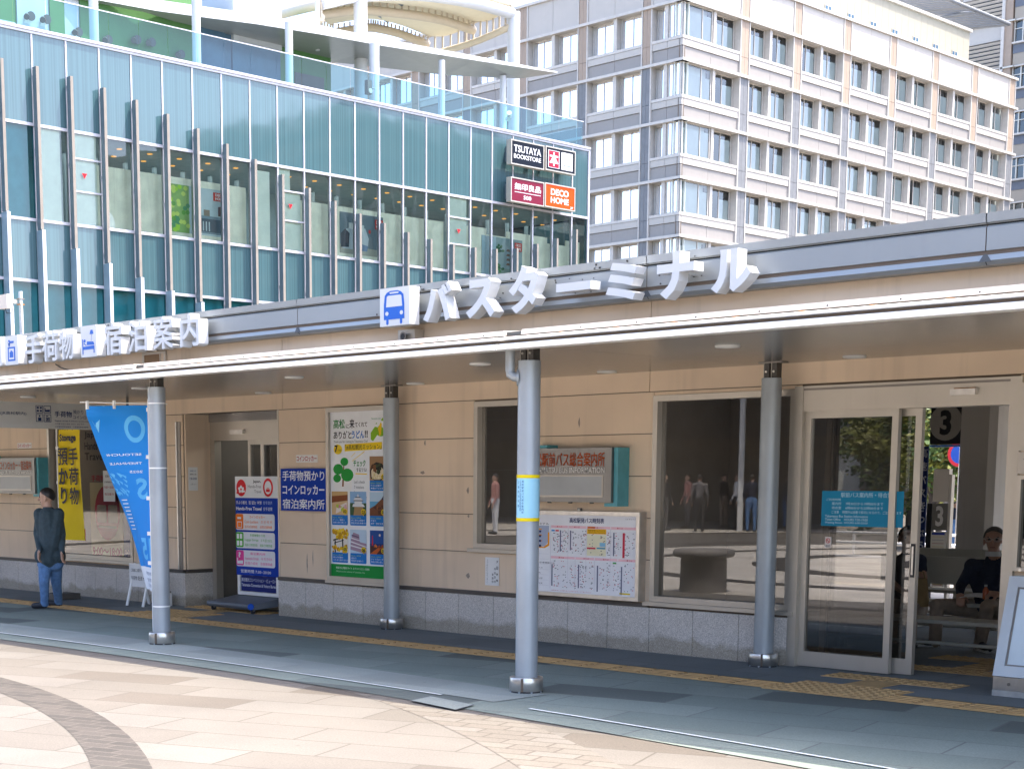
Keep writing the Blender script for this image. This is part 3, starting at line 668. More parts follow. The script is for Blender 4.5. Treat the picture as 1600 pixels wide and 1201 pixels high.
fx = FX(SDX[0] + .03); y0, y1, z0, z1 = rectX(SDX[0] + .03, 294, 729.5, 766, 309)
y1 = min(y1, YW + .30)
notice('paper_notice', y0, y1, z0, z1, fx, [('お知らせ', .2, .8, .80, .88, '#2a4f8f'), ('営業時間のご案内', .15, .85, .66, .73, '#2a2a33'), ('7:30-20:00', .12, .88, .46, .56, '#24407a'), ('ご了承ください', .2, .8, .24, .30, '#333333')], 'white paper notice taped in the recess left of the shop door')

# brushed metal information sign with turquoise back channel
def info_sign(xr, yt, yb, xl, label, title, sub, Y=11.08):
    x0, x1, z0, z1 = rectY(Y, xl, yt, yb, xr)
    t = thing('information_sign', label, 'sign', ((x0 + x1) / 2, Y, z0)); f = FY(Y)
    g = MB(); g.fbox(f, x0, x1, z0, z1, -.09, 0, 'brushed'); g.fbox(f, x0 + .03, x1 - .09, z0 + .045, z0 + (z1 - z0) * .50, .0, .006, 'alu_frame'); g.fbox(f, x0 + .045, x1 - .105, z0 + .06, z0 + (z1 - z0) * .475, .006, .008, mat('grey_window', (.40, .415, .42), .25)); g.build('plate', t)
    g = MB(); g.fbox(f, x1 + .004, x1 + .05, z0 - .035, z1 - .0, -.185, -.03, 'turquoise'); g.fbox(f, x1 - .10, x1 + .004, z0 - .035, z0 - .005, -.185, -.03, 'turquoise'); g.build('channel', t); g = MB(); g.fbox(f, x0 + .02, x0 + .22, z1 + .004, z1 + .03, -.185, -.03, 'turquoise'); g.build('channel', t)
    g = MB(); g.text(f, title, x0 + .03, x1 - .075, z1 - (z1 - z0) * .34, z1 - (z1 - z0) * .08, .003, flat('#a6440c'), .02); g.text(f, sub, x0 + .03, x1 - .075, z1 - (z1 - z0) * .46, z1 - (z1 - z0) * .36, .003, flat('#dcdad6'), .005); g.build('lettering', t)
    g = MB()
    for k in (.25, .5, .75): g.cyl((x0 + (x1 - x0) * k, Y + .04, z0), (x0 + (x1 - x0) * k, Y + .04, z0 - .012), .02, 'dark_bracket', k=10)
    g.build('fixing', t)
info_sign(955, 701, 783, 823, 'brushed metal bus information sign with orange lettering and turquoise side channel', '高松駅前バス総合案内所', 'TAKAMATSU BUS INFORMATION')
info_sign(54, 716, 770, -30, 'brushed metal sign with orange lettering left of the poster window', '手荷物預かり・コインロッカー・宿泊案内', 'Baggage storage & delivery service')
g = MB(); g.box(-9.72, -9.68, 11.245, 11.268, 1.22, 1.27, 'alu_dark'); g.cyl((-9.70, 11.24, 1.25), (-9.70, 11.25, 1.25), .014, 'steel', k=10); o = g.build('wall_hook'); tag(o, 'small metal key switch on the wall between the metal sign and the timetable', 'switch')

# timetable board
x0, x1, z0, z1 = rectY(11.17, 812, 796.5, 926.5, 998)
t = thing('timetable_board', 'large framed white bus timetable board on the wall beside the front column', 'timetable', ((x0 + x1) / 2, 11.2, z0)); f = FY(11.19)
g = MB(); g.frame(f, x0, x1, z0, z1, .035, -.09, .02, 'steel'); g.build('frame', t)
g = MB(); g.fquad(f, x0 + .03, x1 - .03, z0 + .03, z1 - .03, .0, flat('#f2f2f6')); g.build('board', t)
g = MB(); bx0, bx1, bz0, bz1 = x0 + .035, x1 - .035, z0 + .035, z1 - .035; w, h = bx1 - bx0, bz1 - bz0
class Q2:
    def p(s, u, v, n=0): return f.p(bx0 + u * w, bz0 + v * h, n + .001)
q = Q2(); rnd = random.Random(3)
g.text(q, '高松駅発バス時刻表', .42, .72, .90, .965, .001, flat('#1c2f66'), .03); g.text(q, 'ことでんバス', .90, .985, .955, .97, .001, flat('#333355'), .01)
g.text(q, 'バスターミナル', .02, .235, .865, .893, .001, flat('#222233'), .01)
g.fpoly(q, [(.02, .58), (.02, .855), (.235, .855), (.235, .66), (.20, .585)], 0, flat('#aab4cc'))
for k in range(4): g.fpoly(q, [(.02, .80 - k * .075), (.02, .815 - k * .075), (.17, .815 - k * .075), (.17, .80 - k * .075)], .001, flat('#f2a21c')); [g.fpoly(q, [(.03 + j * .05, .765 - k * .062), (.03 + j * .05, .792 - k * .062), (.065 + j * .05, .792 - k * .062), (.065 + j * .05, .765 - k * .062)], .0015, flat('#2c3a66')) for j in range(3)]
g.fpoly(q, [(.225, .62), (.225, .77), (.24, .77), (.24, .60), (.20, .565), (.03, .565), (.03, .58), (.19, .58)], .001, flat('#f2a21c'))
for a, c in ((.255, .405), (.41, .565), (.57, .775), (.78, .99)): g.fpoly(q, [(a, .83), (a, .862), (c, .862), (c, .83)], .0, flat('#f3c6cf')); g.text(q, '乗りば', a + .05, a + .10, .837, .856, .001, flat('#c03040'), .01)
for a, c in ((.255, .47), (.475, .64), (.645, .84), (.845, .99)): g.fpoly(q, [(a, .435), (a, .465), (c, .465), (c, .435)], .0, flat('#f3c6cf')); g.text(q, '乗りば', a + .07, a + .12, .44, .459, .001, flat('#c03040'), .01)
g.fpoly(q, [(.575, .765), (.575, .828), (.74, .828), (.74, .765)], .001, flat('#f2b81c')); g.text(q, '高松空港リムジンバス', .585, .73, .80, .82, .002, flat('#5a3a10'), .01); g.text(q, 'Takamatsu Airport Limousine Bus', .585, .73, .775, .79, .002, flat('#5a3a10'))
g.fpoly(q, [(.58, .835), (.58, .858), (.645, .858), (.645, .835)], .001, flat('#e2762a'))
g.fpoly(q, [(.575, .49), (.575, .76), (.74, .76), (.74, .49)], .0005, flat('#ece7c8')); g.fpoly(q, [(.575, .575), (.575, .595), (.65, .595), (.65, .575)], .001, flat('#c8324a')); g.fpoly(q, [(.66, .58), (.66, .597), (.735, .597), (.735, .58)], .001, flat('#2f8fb8')); g.fpoly(q, [(.685, .61), (.685, .66), (.735, .66), (.735, .61)], .001, flat('#8fc4e0'))
g.fpoly(q, [(.258, .785), (.258, .805), (.288, .805), (.288, .785)], .001, flat('#2f8fd0')); g.fpoly(q, [(.295, .785), (.295, .805), (.325, .805), (.325, .785)], .001, flat('#d03a3a')); g.fpoly(q, [(.88, .48), (.88, .79), (.898, .79), (.898, .48)], .001, flat('#d0384e')); g.fpoly(q, [(.80, .40), (.80, .42), (.83, .42), (.83, .40)], .001, flat('#3f9a4c')); g.fpoly(q, [(.86, .025), (.86, .043), (.95, .043), (.95, .025)], .001, flat('#e8d022'))
for x, a, c in ((.335, .53, .80), (.425, .55, .80), (.80, .50, .79), (.262, .08, .36), (.50, .07, .37), (.665, .04, .37), (.87, .02, .37)): g.fpoly(q, [(x, a), (x, c), (x + .011, c), (x + .011, a)], .001, flat('#6a6f88'))
for k in range(26):
    for lo, hi in ((.5, .80), (.06, .41)):
        v = hi - (hi - lo) * k / 26; g.fpoly(q, [(.255, v), (.255, v + .0012), (.99, v + .0012), (.99, v)], .0003, flat('#c3c6d2'))
for k in range(430):
    u = rnd.choice((.275, .31, .36, .385, .44, .455, .47, .50, .53, .545, .755, .76, .82, .84, .86, .915, .93, .95, .965, .28, .29, .32, .345, .37, .40, .43, .45, .52, .54, .56, .60, .62, .69, .70, .72, .75, .77, .81, .90)) + rnd.uniform(-.006, .006)
    lo, hi = ((.5, .80), (.06, .41))[k % 2]; v = lo + (hi - lo) * rnd.randrange(26) / 26 + .003
    g.fpoly(q, [(u, v), (u, v + .008), (u + rnd.choice((.006, .010, .014)), v + .008), (u + .007, v)], .0008, flat(rnd.choice(('#2a2c3c', '#2a2c3c', '#55586a', '#c83a4a'))))
for x in (.25, .408, .568, .777, .995, .473, .643): g.fpoly(q, [(x, .04), (x, .86 if x in (.25, .995) else (.83 if x in (.408, .568, .777) else .43)), (x + .0016, .86 if x in (.25, .995) else (.83 if x in (.408, .568, .777) else .43)), (x + .0016, .04 if x in (.25, .995, .473, .643) else .48)], .0006, flat('#b0a6b8'))
for k, s in enumerate(('凡例', '高速バス', '路線バス・空港連絡バス', '市内循環バス', 'のりば案内', 'お問い合わせ', 'ことでんバス')): g.text(q, s, .03, .05 + .022 * len(s), .50 - k * .068, .522 - k * .068, .001, flat('#5a5a66'), .01); g.fpoly(q, [(.02, .488 - k * .068), (.02, .4895 - k * .068), (.235, .4895 - k * .068), (.235, .488 - k * .068)], .001, flat('#b0b0b8'))
g.text(q, '※道路状況により遅れることがあります。ご了承ください。', .26, .62, .018, .03, .001, flat('#c03848')); g.build('printing', t)

# tourism poster in its case
x0, x1, z0, z1 = rectY(11.22, 511, 637.5, 905, 610.5)
t = thing('poster_case', 'tall framed tourism poster with eight picture tiles and a green foot', 'poster', ((x0 + x1) / 2, 11.22, z0)); f = FY(11.225)
g = MB(); g.frame(f, x0, x1, z0, z1, .045, -.045, .03, 'alu_frame'); g.fbox(f, x0 - .01, x1 + .02, z0 - .03, z0 - .001, -.045, .045, 'alu_frame'); g.build('frame', t)
px0, px1, pz0, pz1 = x0 + .045, x1 - .045, z0 + .045, z1 - .045; w, h = px1 - px0, pz1 - pz0
g = MB(); g.fquad(f, px0, px1, pz0, pz1, 0, flat('#f3f5f8')); g.build('sheet', t)
class Q3:
    def p(s, u, v, n=0): return f.p(px0 + u * w, pz0 + v * h, n + .001)
q = Q3(); g = MB(); K = '#20202a'
g.text(q, '高松', .06, .26, .90, .955, .001, flat('#12893a'), .03); g.text(q, 'に', .28, .335, .90, .925, .001, flat(K), .01); g.text(q, '来', .345, .43, .90, .953, .001, flat(K), .03); g.text(q, 'てくれて', .44, .65, .905, .935, .001, flat(K), .015)
g.text(q, 'ありがと', .06, .38, .838, .885, .001, flat(K), .02); g.text(q, 'うどん', .38, .60, .838, .885, .001, flat('#1672c8'), .03); g.text(q, '!!', .61, .66, .842, .885, .001, flat(K), .03)
g.text(q, 'Thank you for coming to Takamatsu City!', .06, .66, .81, .828, .001, flat('#5a6a60')); g.text(q, 'Takamatsu City', .72, .88, .945, .957, .001, flat('#2f9a78'))
g.fpoly(q, [(.71, .83), (.71, .87), (.78, .905), (.83, .90), (.86, .915), (.90, .90), (.93, .895), (.99, .865), (.985, .85), (.92, .85), (.88, .845), (.82, .855), (.75, .82)], 0, flat('#86b81e')); g.fpoly(q, [(.83, .895), (.85, .905), (.88, .93), (.90, .92), (.885, .86), (.86, .845), (.85, .87)], .001, flat('#f2c81a')); g.fpoly(q, [(.88, .94), (.91, .955), (.945, .955), (.95, .93), (.92, .935)], 0, flat('#86b81e')); g.fpoly(q, [(.79, .92), (.815, .92), (.815, .93)], 0, flat('#86b81e'))
g.disc(q, .135, .775, .075, 0, flat('#f4d21c'), ry=.030); g.text(q, '7', .075, .135, .757, .80, .001, flat(K), .04); g.text(q, 'つの', .14, .20, .762, .775, .001, flat(K), .01)
g.fpoly(q, [(.255, .762), (.255, .805), (.90, .815), (.90, .772)], 0, flat('#f4d21c')); g.text(q, '「#高松観光ミッション」', .265, .89, .772, .803, .001, flat(K), .025); g.text(q, 'を', .92, .965, .775, .795, .001, flat(K), .02)
for a, b_, c, d in ((.36, .725, .44, .75), (.38, .70, .60, .757), (.44, .625, .64, .622)): g.fpoly(q, [(a, b_), (a + .01, b_ + .006), (c + .005, d + .006), (c, d)], .001, flat('#f4d21c'))
g.text(q, 'チェック', .41, .62, .67, .71, .001, flat('#12893a'), .03); g.text(q, 'するツル!', .46, .64, .638, .662, .001, flat(K), .01)
for k, s in enumerate(("Let's check", '7 missions', 'for tourism', 'in Takamatsu!')): g.text(q, s, .42, .42 + .017 * len(s), .57 - k * .032, .588 - k * .032, .001, flat('#55606a'))
# plain pine sprig where the poster prints a figure
g.disc(q, .22, .56, .16, 0, flat('#f6f6f4'), ry=.075); g.fpoly(q, [(.205, .55), (.235, .55), (.25, .70), (.235, .70)], .001, flat('#8a4f22'))
for u, v, r in ((.14, .655, .09), (.25, .70, .07), (.30, .62, .11), (.12, .60, .07)): g.disc(q, u, v, r, .002, flat('#1f9a3a'), ry=r * .36, k=14)
def tile(u0, v0, num, caption, pic):
    u1, v1 = u0 + .285, v0 + .205
    g.rrect(q, u0, u1, v0, v1, .012, .0005, flat('#1577c8')); a, b_, c, d = u0, u1, v0 + .062, v1
    class T:
        def p(s, u, v, n=0): return q.p(a + u * (b_ - a), c + v * (d - c), n + .0012)
    pic(T()); g.disc(q, u1 - .045, c + .022, .042, .006, flat('#f2d01c'), ry=.017); g.fpoly(q, [(u1 - .06, c + .012), (u1 - .03, c + .012), (u1 - .042, c - .006)], .006, flat('#f2d01c')); g.text(q, num, u1 - .075, u1 - .015, c + .012, c + .031, .0065, flat(K), .03)
    g.text(q, 'Mission  目的地', u0 + .02, u0 + .19, v0 + .043, v0 + .050, .002, flat('#b8d838'), .01)
    for k, s in enumerate(caption): g.text(q, s, u0 + .02, u0 + .02 + .030 * len(s), v0 + .026 - k * .016, v0 + .037 - k * .016, .002, flat('#e8f0f8'), .01)
def P(pts, col, n=0): return (pts, col, n)
def pic_of(bg, shapes, blobs=(), seed=1):
    def d(T):
        g.fpoly(T, [(0, 0), (1, 0), (1, 1), (0, 1)], 0, flat(bg))
        for i, (pts, col) in enumerate(shapes): g.fpoly(T, pts, .0005 + .0003 * i, flat(col))
        rr = random.Random(seed)
        for cols, n, (ua, ub, va, vb), r in blobs:
            for k in range(n): g.disc(T, rr.uniform(ua, ub), rr.uniform(va, vb), r * rr.uniform(.6, 1.3), .0022 + .00001 * k, flat(rr.choice(cols)), k=9)
    return d
tile(.69, .525, '01', ('うどん王国で', '本場のうどんを食べる'), pic_of('#b08860', [([(.0, .62), (1, .62), (1, 1), (0, 1)], '#a8825c'), ([(.06, .10), (.02, .40), (.10, .62), (.4, .76), (.75, .70), (.98, .45), (.95, .15), (.7, .0), (.3, .0)], '#2a2622'), ([(.12, .14), (.1, .40), (.25, .58), (.6, .62), (.9, .40), (.86, .14), (.6, .04), (.3, .04)], '#e4d6b4')],
     ((('#5a3a22', '#7a4e2c'), 14, (.15, .4, .35, .6), .07), (('#26301e', '#3a4a2a', '#1c2418'), 20, (.42, .7, .32, .64), .07), (('#d8c890', '#efe4c4'), 16, (.2, .8, .08, .25), .05))))
tile(.02, .315, '02', ('アート・建築と', '伝統工芸に親しむ'), pic_of('#d9b98a', [([(0, .52), (1, .62), (1, .86), (0, .80)], '#8a4a22'), ([(0, .80), (1, .86), (1, 1), (0, 1)], '#c9a56e'), ([(.25, .05), (.95, .30), (.95, .55), (.30, .34)], '#e9ddd6')], ((('#d88a9a', '#b8c84a', '#e0b0b8'), 14, (.35, .9, .12, .42), .07),)))
tile(.345, .315, '03', ('海に浮かぶ城跡で', '歴史文化を体感する'), pic_of('#8fb8e0', [([(0, 0), (1, 0), (1, .52), (0, .52)], '#3a5a3a'), ([(.22, 0), (.85, 0), (.80, .36), (.28, .36)], '#a8895c'), ([(.15, .36), (.92, .36), (.82, .48), (.74, .48), (.74, .60), (.84, .60), (.68, .74), (.58, .74), (.50, .92), (.42, .74), (.30, .74), (.20, .60), (.28, .60), (.28, .48), (.2, .48)], '#e4e6ea'), ([(.20, .60), (.84, .60), (.80, .64), (.24, .64)], '#5a6270'), ([(.30, .74), (.68, .74), (.62, .78), (.36, .78)], '#5a6270')]))
tile(.69, .315, '04', ('屋島で', '自然・歴史を楽しむ'), pic_of('#bcd6ea', [([(0, .3), (1, .3), (1, .6), (0, .6)], '#6ab0d8'), ([(0, 0), (1, 0), (1, .86), (.82, .84), (.70, .70), (.3, .42), (0, .30)], '#7a4a2e'), ([(.72, .7), (1, .55), (1, .88), (.84, .85)], '#2a3a5a')], ((('#9a5a30', '#5a3424', '#4a3a26'), 24, (.3, .95, .05, .4), .06),)))
tile(.02, .085, '05', ('香川の紅葉で', '心も体も癒やされる'), pic_of('#e9e4dc', [([(.16, .0), (.24, .0), (.24, .52), (.16, .48)], '#26221e'), ([(.66, .0), (.74, .0), (.70, .62), (.62, .60)], '#26221e'), ([(.08, .48), (.80, .66), (.80, .72), (.08, .55)], '#26221e'), ([(.14, .38), (.74, .52), (.74, .56), (.14, .42)], '#26221e')], ((('#e8b80e', '#f2cf2a', '#c89408'), 46, (.1, .98, .62, .98), .08), (('#c88a10', '#e8b80e'), 24, (.02, .98, .02, .35), .07))))
tile(.345, .085, '06', ('高松で', '新名所を味わう'), pic_of('#c3d8ea', [([(.02, .15), (.9, .0), (1, .0), (1, .42), (.6, .48), (.55, .8), (.2, .88), (.05, .6)], '#a58aa0'), ([(.0, .30), (1, .14), (1, .18), (0, .36)], '#e9e6ea'), ([(.02, .46), (1, .26), (1, .30), (.02, .52)], '#e9e6ea'), ([(.06, .62), (.6, .52), (.6, .56), (.06, .67)], '#e9e6ea'), ([(.1, .74), (.55, .66), (.55, .7), (.1, .79)], '#5a4a66')]))
tile(.69, .085, '07', ('ナイトウォークで', '高松の夜を楽しむ'), pic_of('#1e4f9a', [([(0, 0), (1, 0), (1, .34), (0, .34)], '#4a2a2a'), ([(.0, .34), (1, .34), (1, .44), (0, .44)], '#16366e'), ([(.12, .36), (.2, .36), (.18, .78), (.14, .78)], '#d8343a'), ([(0, .0), (.5, .28), (.7, .28), (.4, 0)], '#c8602a')], ((('#f0e0c8',), 1, (.6, .6, .8, .8), .05), (('#e07a2a', '#a84a20'), 12, (.2, .95, .2, .36), .05))))
g.fpoly(q, [(0, 0), (1, 0), (1, .075), (0, .075)], 0, flat('#0f8f3a')); g.text(q, '高松市公式観光サイト エクスペリエンス高松', .09, .68, .046, .060, .001, flat('#e8f4e8'), .01); g.text(q, 'Official tourism website of Takamatsu City', .09, .6, .024, .036, .001, flat('#b8e0c0')); g.build('printing', t)

# speaker and vent on the wall strip above the canopy
x0, x1, z0, z1 = rectY(11.14, 622, 516, 536, 648)
t = thing('horn_speaker', 'small grey horn speaker below the bus pictogram box', 'speaker', (x0, 11.2, z0)); g = MB(); g.box(x0, x1, 11.14, YW, z0, z1, 'alu_frame'); c = ((x0 + x1) / 2 - .01, 11.14, (z0 + z1) / 2 - .005); g.build('housing', t)
g = MB(); g.cyl(c, (c[0], 11.10, c[2]), .02, 'alu_dark', r2=.045, k=20); g.cyl((c[0], 11.099, c[2]), (c[0], 11.101, c[2]), .03, 'black', k=20); g.build('horn', t)
x0, x1, z0, z1 = rectY(11.24, 224, 555, 575, 249)
t = thing('wall_hatch', 'brown square hatch in a pale frame on the wall strip under the lodging lettering', 'hatch', (x0, 11.24, z0)); g = MB(); f = FY(11.262); g.frame(f, x0 - .03, x1 + .12, z0 - .03, z1 + .03, .03, 0, .02, 'cream_edge'); g.fbox(f, x1, x1 + .015, z0, z1, 0, .02, 'cream_edge'); g.build('frame', t)
g = MB(); g.fbox(f, x0, x1, z0, z1, 0, .008, mat('brown_panel', (.27, .16, .08), .6)); g.fbox(f, x1 + .015, x1 + .09, z0, z1, 0, .008, 'beige_panel'); g.build('panel', t)
# antenna on the roof
a = onY(11.7, 34.5, 530); hz = onY(11.7, 33.5, 455).z
t = thing('roof_antenna', 'galvanised antenna post with a cream box behind the parapet at far left', 'antenna', (a.x, 11.7, 3.2))
g = MB(); g.cyl((a.x, 11.7, 3.2), (a.x, 11.7, hz), .028, mat('galvanised', (.50, .54, .56), .5, metal=.4, var=.15, vscale=20), k=16); g.build('post', t)
x0, x1, z0, z1 = rectY(11.6, 7, 462, 484, 21); g = MB(); g.box(x0, x1, 11.5, 11.58, z0, z1, 'cream_edge'); g.build('antenna_box', t)
g = MB(); zc = (z0 + z1) / 2; g.box(x1, a.x - .02, 11.54, 11.66, zc - .03, zc + .03, 'alu_frame'); g.box(a.x - .04, a.x + .035, 11.66, 11.74, zc - .045, zc - .03, 'rust'); g.box(a.x - .04, a.x + .035, 11.66, 11.74, zc + .03, zc + .045, 'alu_dark'); g.build('clamp', t)
g = MB(); g.tube([(a.x + .03, 11.68, zc + .0), (a.x + .05, 11.68, zc - .05), (a.x + .055, 11.68, zc - .1), (a.x + .055, 11.68, 3.2)], .012, 'cream_edge', 8); g.tube([((x0 + x1) / 2, 11.54, z0), ((x0 + x1) / 2 + .03, 11.54, z0 - .06), (x1 + .02, 11.56, z0 - .07), (a.x - .03, 11.6, zc - .03)], .006, 'rubber', 6); g.build('conduit', t)

# hanging wayfinding sign, square to the wall under the canopy
XS = -16.1; y0 = onX(XS, -60, 650).y; y1 = 10.95; z1 = onX(XS, 0, 626.5).z; z0 = onX(XS, 0, 667.5).z
t = thing('hanging_sign', 'long grey hanging wayfinding sign with dark blue pictograms under the canopy at left', 'sign', (XS, (y0 + y1) / 2, z0)); f = FX(XS)
g = MB(); g.fbox(f, y0, y1, z0, z1, -.10, 0, mat('sign_grey', (.50, .50, .48), .5)); g.build('panel', t)
g = MB(); [g.cyl((XS - .05, y, z1), (XS - .05, y, CZ), .015, 'dark_bracket', k=8) for y in (y0 + .3, y1 - .3)]; g.build('hanger', t)
g = MB(); NB = flat('#20335e')
def yz(px, py): v = onX(XS, px, py); return v.y, v.z
def tx(s, xl, yt, yb, xr, bold=.015): a, b_, c, d = rectX(XS, xl, yt, yb, xr); g.text(f, s, a, b_, c, d, .002, NB, bold)
tx('(JR高松駅内)', 0, 642, 648, 41); tx('手荷物', 85, 642, 651, 112, .03); tx('預かり', 114, 640.5, 646.5, 130); tx('コインロッカー', 114, 649, 654.5, 151)
tx('Baggage storage & delivery service, Coin lockers', 85.5, 656, 658.5, 150); tx('수하물 보관소·배송 서비스  코인 락커', 86, 660.5, 663, 131); tx('行李寄存和配送服务　行李寄存和配送服务', 86, 665, 667.6, 138)
for i, (u, v) in enumerate(((55.5, 633), (68, 633.5), (56, 646.5), (68.5, 647))):
    a, b_, c, d = rectX(XS, u, v, v + 12, u + 11.4); g.frame(f, a, b_, c, d, .006, .0, .002, NB); mw, mh = b_ - a, d - c
    if i == 0: [g.rrect(f, a + mw * p_, a + mw * (p_ + .3), c + mh * r_, c + mh * (r_ + .25), .004, .002, NB) for p_ in (.14, .56) for r_ in (.18, .58)]
    if i == 1: g.fpoly(f, [(a + mw * .15, c + mh * .2), (a + mw * .15, c + mh * .7), (a + mw * .25, c + mh * .7), (a + mw * .25, c + mh * .45), (a + mw * .85, c + mh * .5), (a + mw * .85, c + mh * .2)], .002, NB)
    if i == 2: g.fbox(f, a + mw * .28, a + mw * .75, c + mh * .12, c + mh * .55, .001, .002, NB); g.disc(f, a + mw * .5, c + mh * .75, mh * .12, .002, NB)
    if i == 3: g.frame(f, a + mw * .25, a + mw * .8, c + mh * .12, c + mh * .6, .008, .001, .002, NB); g.fbox(f, a + mw * .4, a + mw * .65, c + mh * .25, c + mh * .48, .001, .002, NB); g.rrect(f, a + mw * .25, a + mw * .6, c + mh * .7, c + mh * .82, .004, .002, NB)
g.build('lettering', t)
import numpy as np
# ---------------------------------------------------------------- behind the left window
x0, x1, z0, z1 = rectY(11.40, 138, 680, 872, 205); f = FY(11.40)
t = thing('window_poster', 'cream luggage poster with a red oval standing inside the left window', 'poster', (x0, 11.4, z0))
g = MB(); g.fquad(f, -18.9, x1 + .1, z0, z1 + .3, -.01, flat('#8a7f70')); w, h = x1 - x0, z1 - z0; g.fquad(f, x0, x0 + w * .78, z0, z0 + h * .62, .0, flat('#c9b98e')); g.fquad(f, x0 + w * .80, x1, z0, z0 + h * .42, .0, flat('#3a4f8a')); g.build('sheet', t)
g = MB(); g.disc(f, x0 + w * .42, z0 + h * .38, w * .31, .002, flat('#b02030'), ry=h * .22)
for s_ in (-1, 1): g.rrect(f, x0 + w * (.42 + .135 * s_) - w * .11, x0 + w * (.42 + .135 * s_) + w * .11, z0 + h * .30, z0 + h * .44, .02, .004, flat('#c8b8a4'))
g.rrect(f, x0 + w * .2, x0 + w * .64, z0 + h * .255, z0 + h * .275, .005, .004, flat('#c8b8a4'))
for k, s in enumerate(('Japan.', 'Hands-Free', 'Travel')): g.text(f, s, x0 - w * .1, x0 + w * (.2 + .03 * len(s)), z1 - h * (.03 + .085 * k), z1 + h * (.03 - .085 * k), .002, flat('#33302c'), .01)
g.text(f, '手荷物預かり', x0 + w * .05, x0 + w * .7, z0 + h * .63, z0 + h * .68, .002, flat('#b02030'), .02); g.text(f, '9:00〜18:00', x0 + w * .03, x0 + w * .76, z0 + h * .03, z0 + h * .10, .002, flat('#b04a5a'), .03); g.text(f, '9:00', x0 + w * .82, x0 + w * .98, z0 + h * .03, z0 + h * .09, .002, flat('#a8a0b8'), .03); g.build('printing', t)
a, b_, c, d = rectY(11.255, 156, 735, 783, 174.5); notice('paper_notice', a, b_, c, d, FY(11.30), [('営業時間', .2, .8, .78, .86, '#2a2a33'), ('手荷物預かり', .1, .9, .60, .66, '#2a2a33'), ('9:00～18:00', .1, .9, .42, .5, '#b03038'), ('宿泊案内', .1, .9, .2, .28, '#b03038')], 'white paper notice stuck on the left window over the red oval poster')

# ---------------------------------------------------------------- banners
class Flag:                                         # a cloth hanging from a pole: turns back round the pole towards the foot
    def __init__(s, top, h, w, turn): s.top, s.h, s.w, s.turn = Vector(top), h, w, turn
    def p(s, u, v, n=0):
        k = 1 - v; a = s.turn(k); d = -RT * math.cos(a) + FH * math.sin(a)
        q = s.top + d * (u * s.w) - UZ * (k * s.h); nn = d.cross(UZ).normalized()
        if nn.dot(CAM - q) < 0: nn = -nn
        return q + nn * (n + .012 * math.sin(u * 9 + k * 5) * (u) + .02 * u * math.sin(k * 7)) - UZ * (.01 * u * u)
def cloth(mb, fl, u0, u1, v0, v1, m, n=0, nu=14, nv=40): mb.grid(lambda a, c: fl.p(u0 + (u1 - u0) * a, v0 + (v1 - v0) * c, n), nu, nv, m)
ptop = onY(9.0, 231, 633); pole_x = ptop.x; pole_y = 9.0
hgt = ptop.z - onY(9.0, 235, 924).z
fl = Flag(ptop, hgt, .60, lambda k: math.acos(max(.04, min(1, 1.0 - k * .96 + .17 * math.sqrt(max(0, 1 - (1 - k * .96) ** 2))))))
t = thing('blue_banner', 'blue vertical festival banner with mirrored pale letters tied to the left column', 'banner', (pole_x, pole_y, 0))
mat('banner_blue', hexc('#0e86dc'), .75, var=.05, vscale=2); mat('banner_pale', hexc('#5cb8f0'), .75); mat('banner_white', hexc('#e6ecf4'), .8)
g = MB(); cloth(g, fl, 0, 1, .13, 1, 'banner_blue'); cloth(g, fl, 0, 1, 0, .13, 'banner_white'); g.build('cloth', t)
g = MB()
class Sub:
    def __init__(s, fl): s.fl = fl
    def p(s, u, v, n=0): return s.fl.p(min(max(u, 0), 1), v, n)
sf = Sub(fl)
def ringshape(cu, cv, ru, rv, th, m, a0=0, a1=360, k=26):
    P = []
    for i in range(k + 1):
        t_ = R(a0 + (a1 - a0) * i / k)
        for f_ in (1, 1 - th): P.append(sf.p(cu + ru * f_ * math.cos(t_), cv + rv * f_ * math.sin(t_), .003))
    g.add(P, [(2 * i, 2 * i + 1, 2 * i + 3, 2 * i + 2) for i in range(k)], m)
ringshape(.24, .875, .185, .072, .36, 'banner_pale')
g.fpoly(sf, [(.70, .999), (1, .999), (1, .97), (.88, .86), (.80, .93)], .003, flat('#7cc8f4'))
for s, v0, v1, u1 in (('SETOUCHI', .735, .747, .86), ('TRIENNALE', .688, .700, .86), ('2025', .642, .655, .46)): g.text(sf, s, .15, u1, v0, v1, .003, 'banner_white', .01)
# the cloth is seen from its back: letters run the other way
g.text(sf, 'S', .06, .36, .50, .615, .003, 'banner_pale', .03); g.text(sf, '15', .02, .52, .17, .29, .003, 'banner_pale', .03)
rr = random.Random(5)
for k in range(26): u, v = .55 + rr.uniform(0, .4), .52 + rr.uniform(0, .12); g.fpoly(sf, [(u, v), (u + .10, v + .012), (u + .02, v - .014)], .003, 'banner_pale')
for k in range(9): g.fpoly(sf, [(.70, .50 - k * .02), (.92, .50 - k * .02), (.92, .495 - k * .02), (.70, .495 - k * .02)], .003, 'banner_white')
for s, v0 in (('瀬戸内国際芸術祭', .085), ('開催中', .05), ('香川県', .02)): g.text(sf, s, .05, .7, v0, v0 + .02, .003, flat('#8a93a8'))
g.build('printing', t)
g = MB(); g.cyl((pole_x + .012, pole_y, .03), (pole_x + .012, pole_y, ptop.z + .06), .012, 'white_paint', k=12); g.cyl(ptop + RT * .19 + UZ * .012, ptop - RT * .66 + UZ * .03, .006, 'white_paint', k=8); g.build('pole', t)
g = MB()
for k in (.02, .27, .49, .68, .84): q = ptop - UZ * (hgt * k); g.box(q.x - .045, q.x + .03, q.y - .012, q.y + .014, q.z - .025, q.z + .012, 'white_paint')
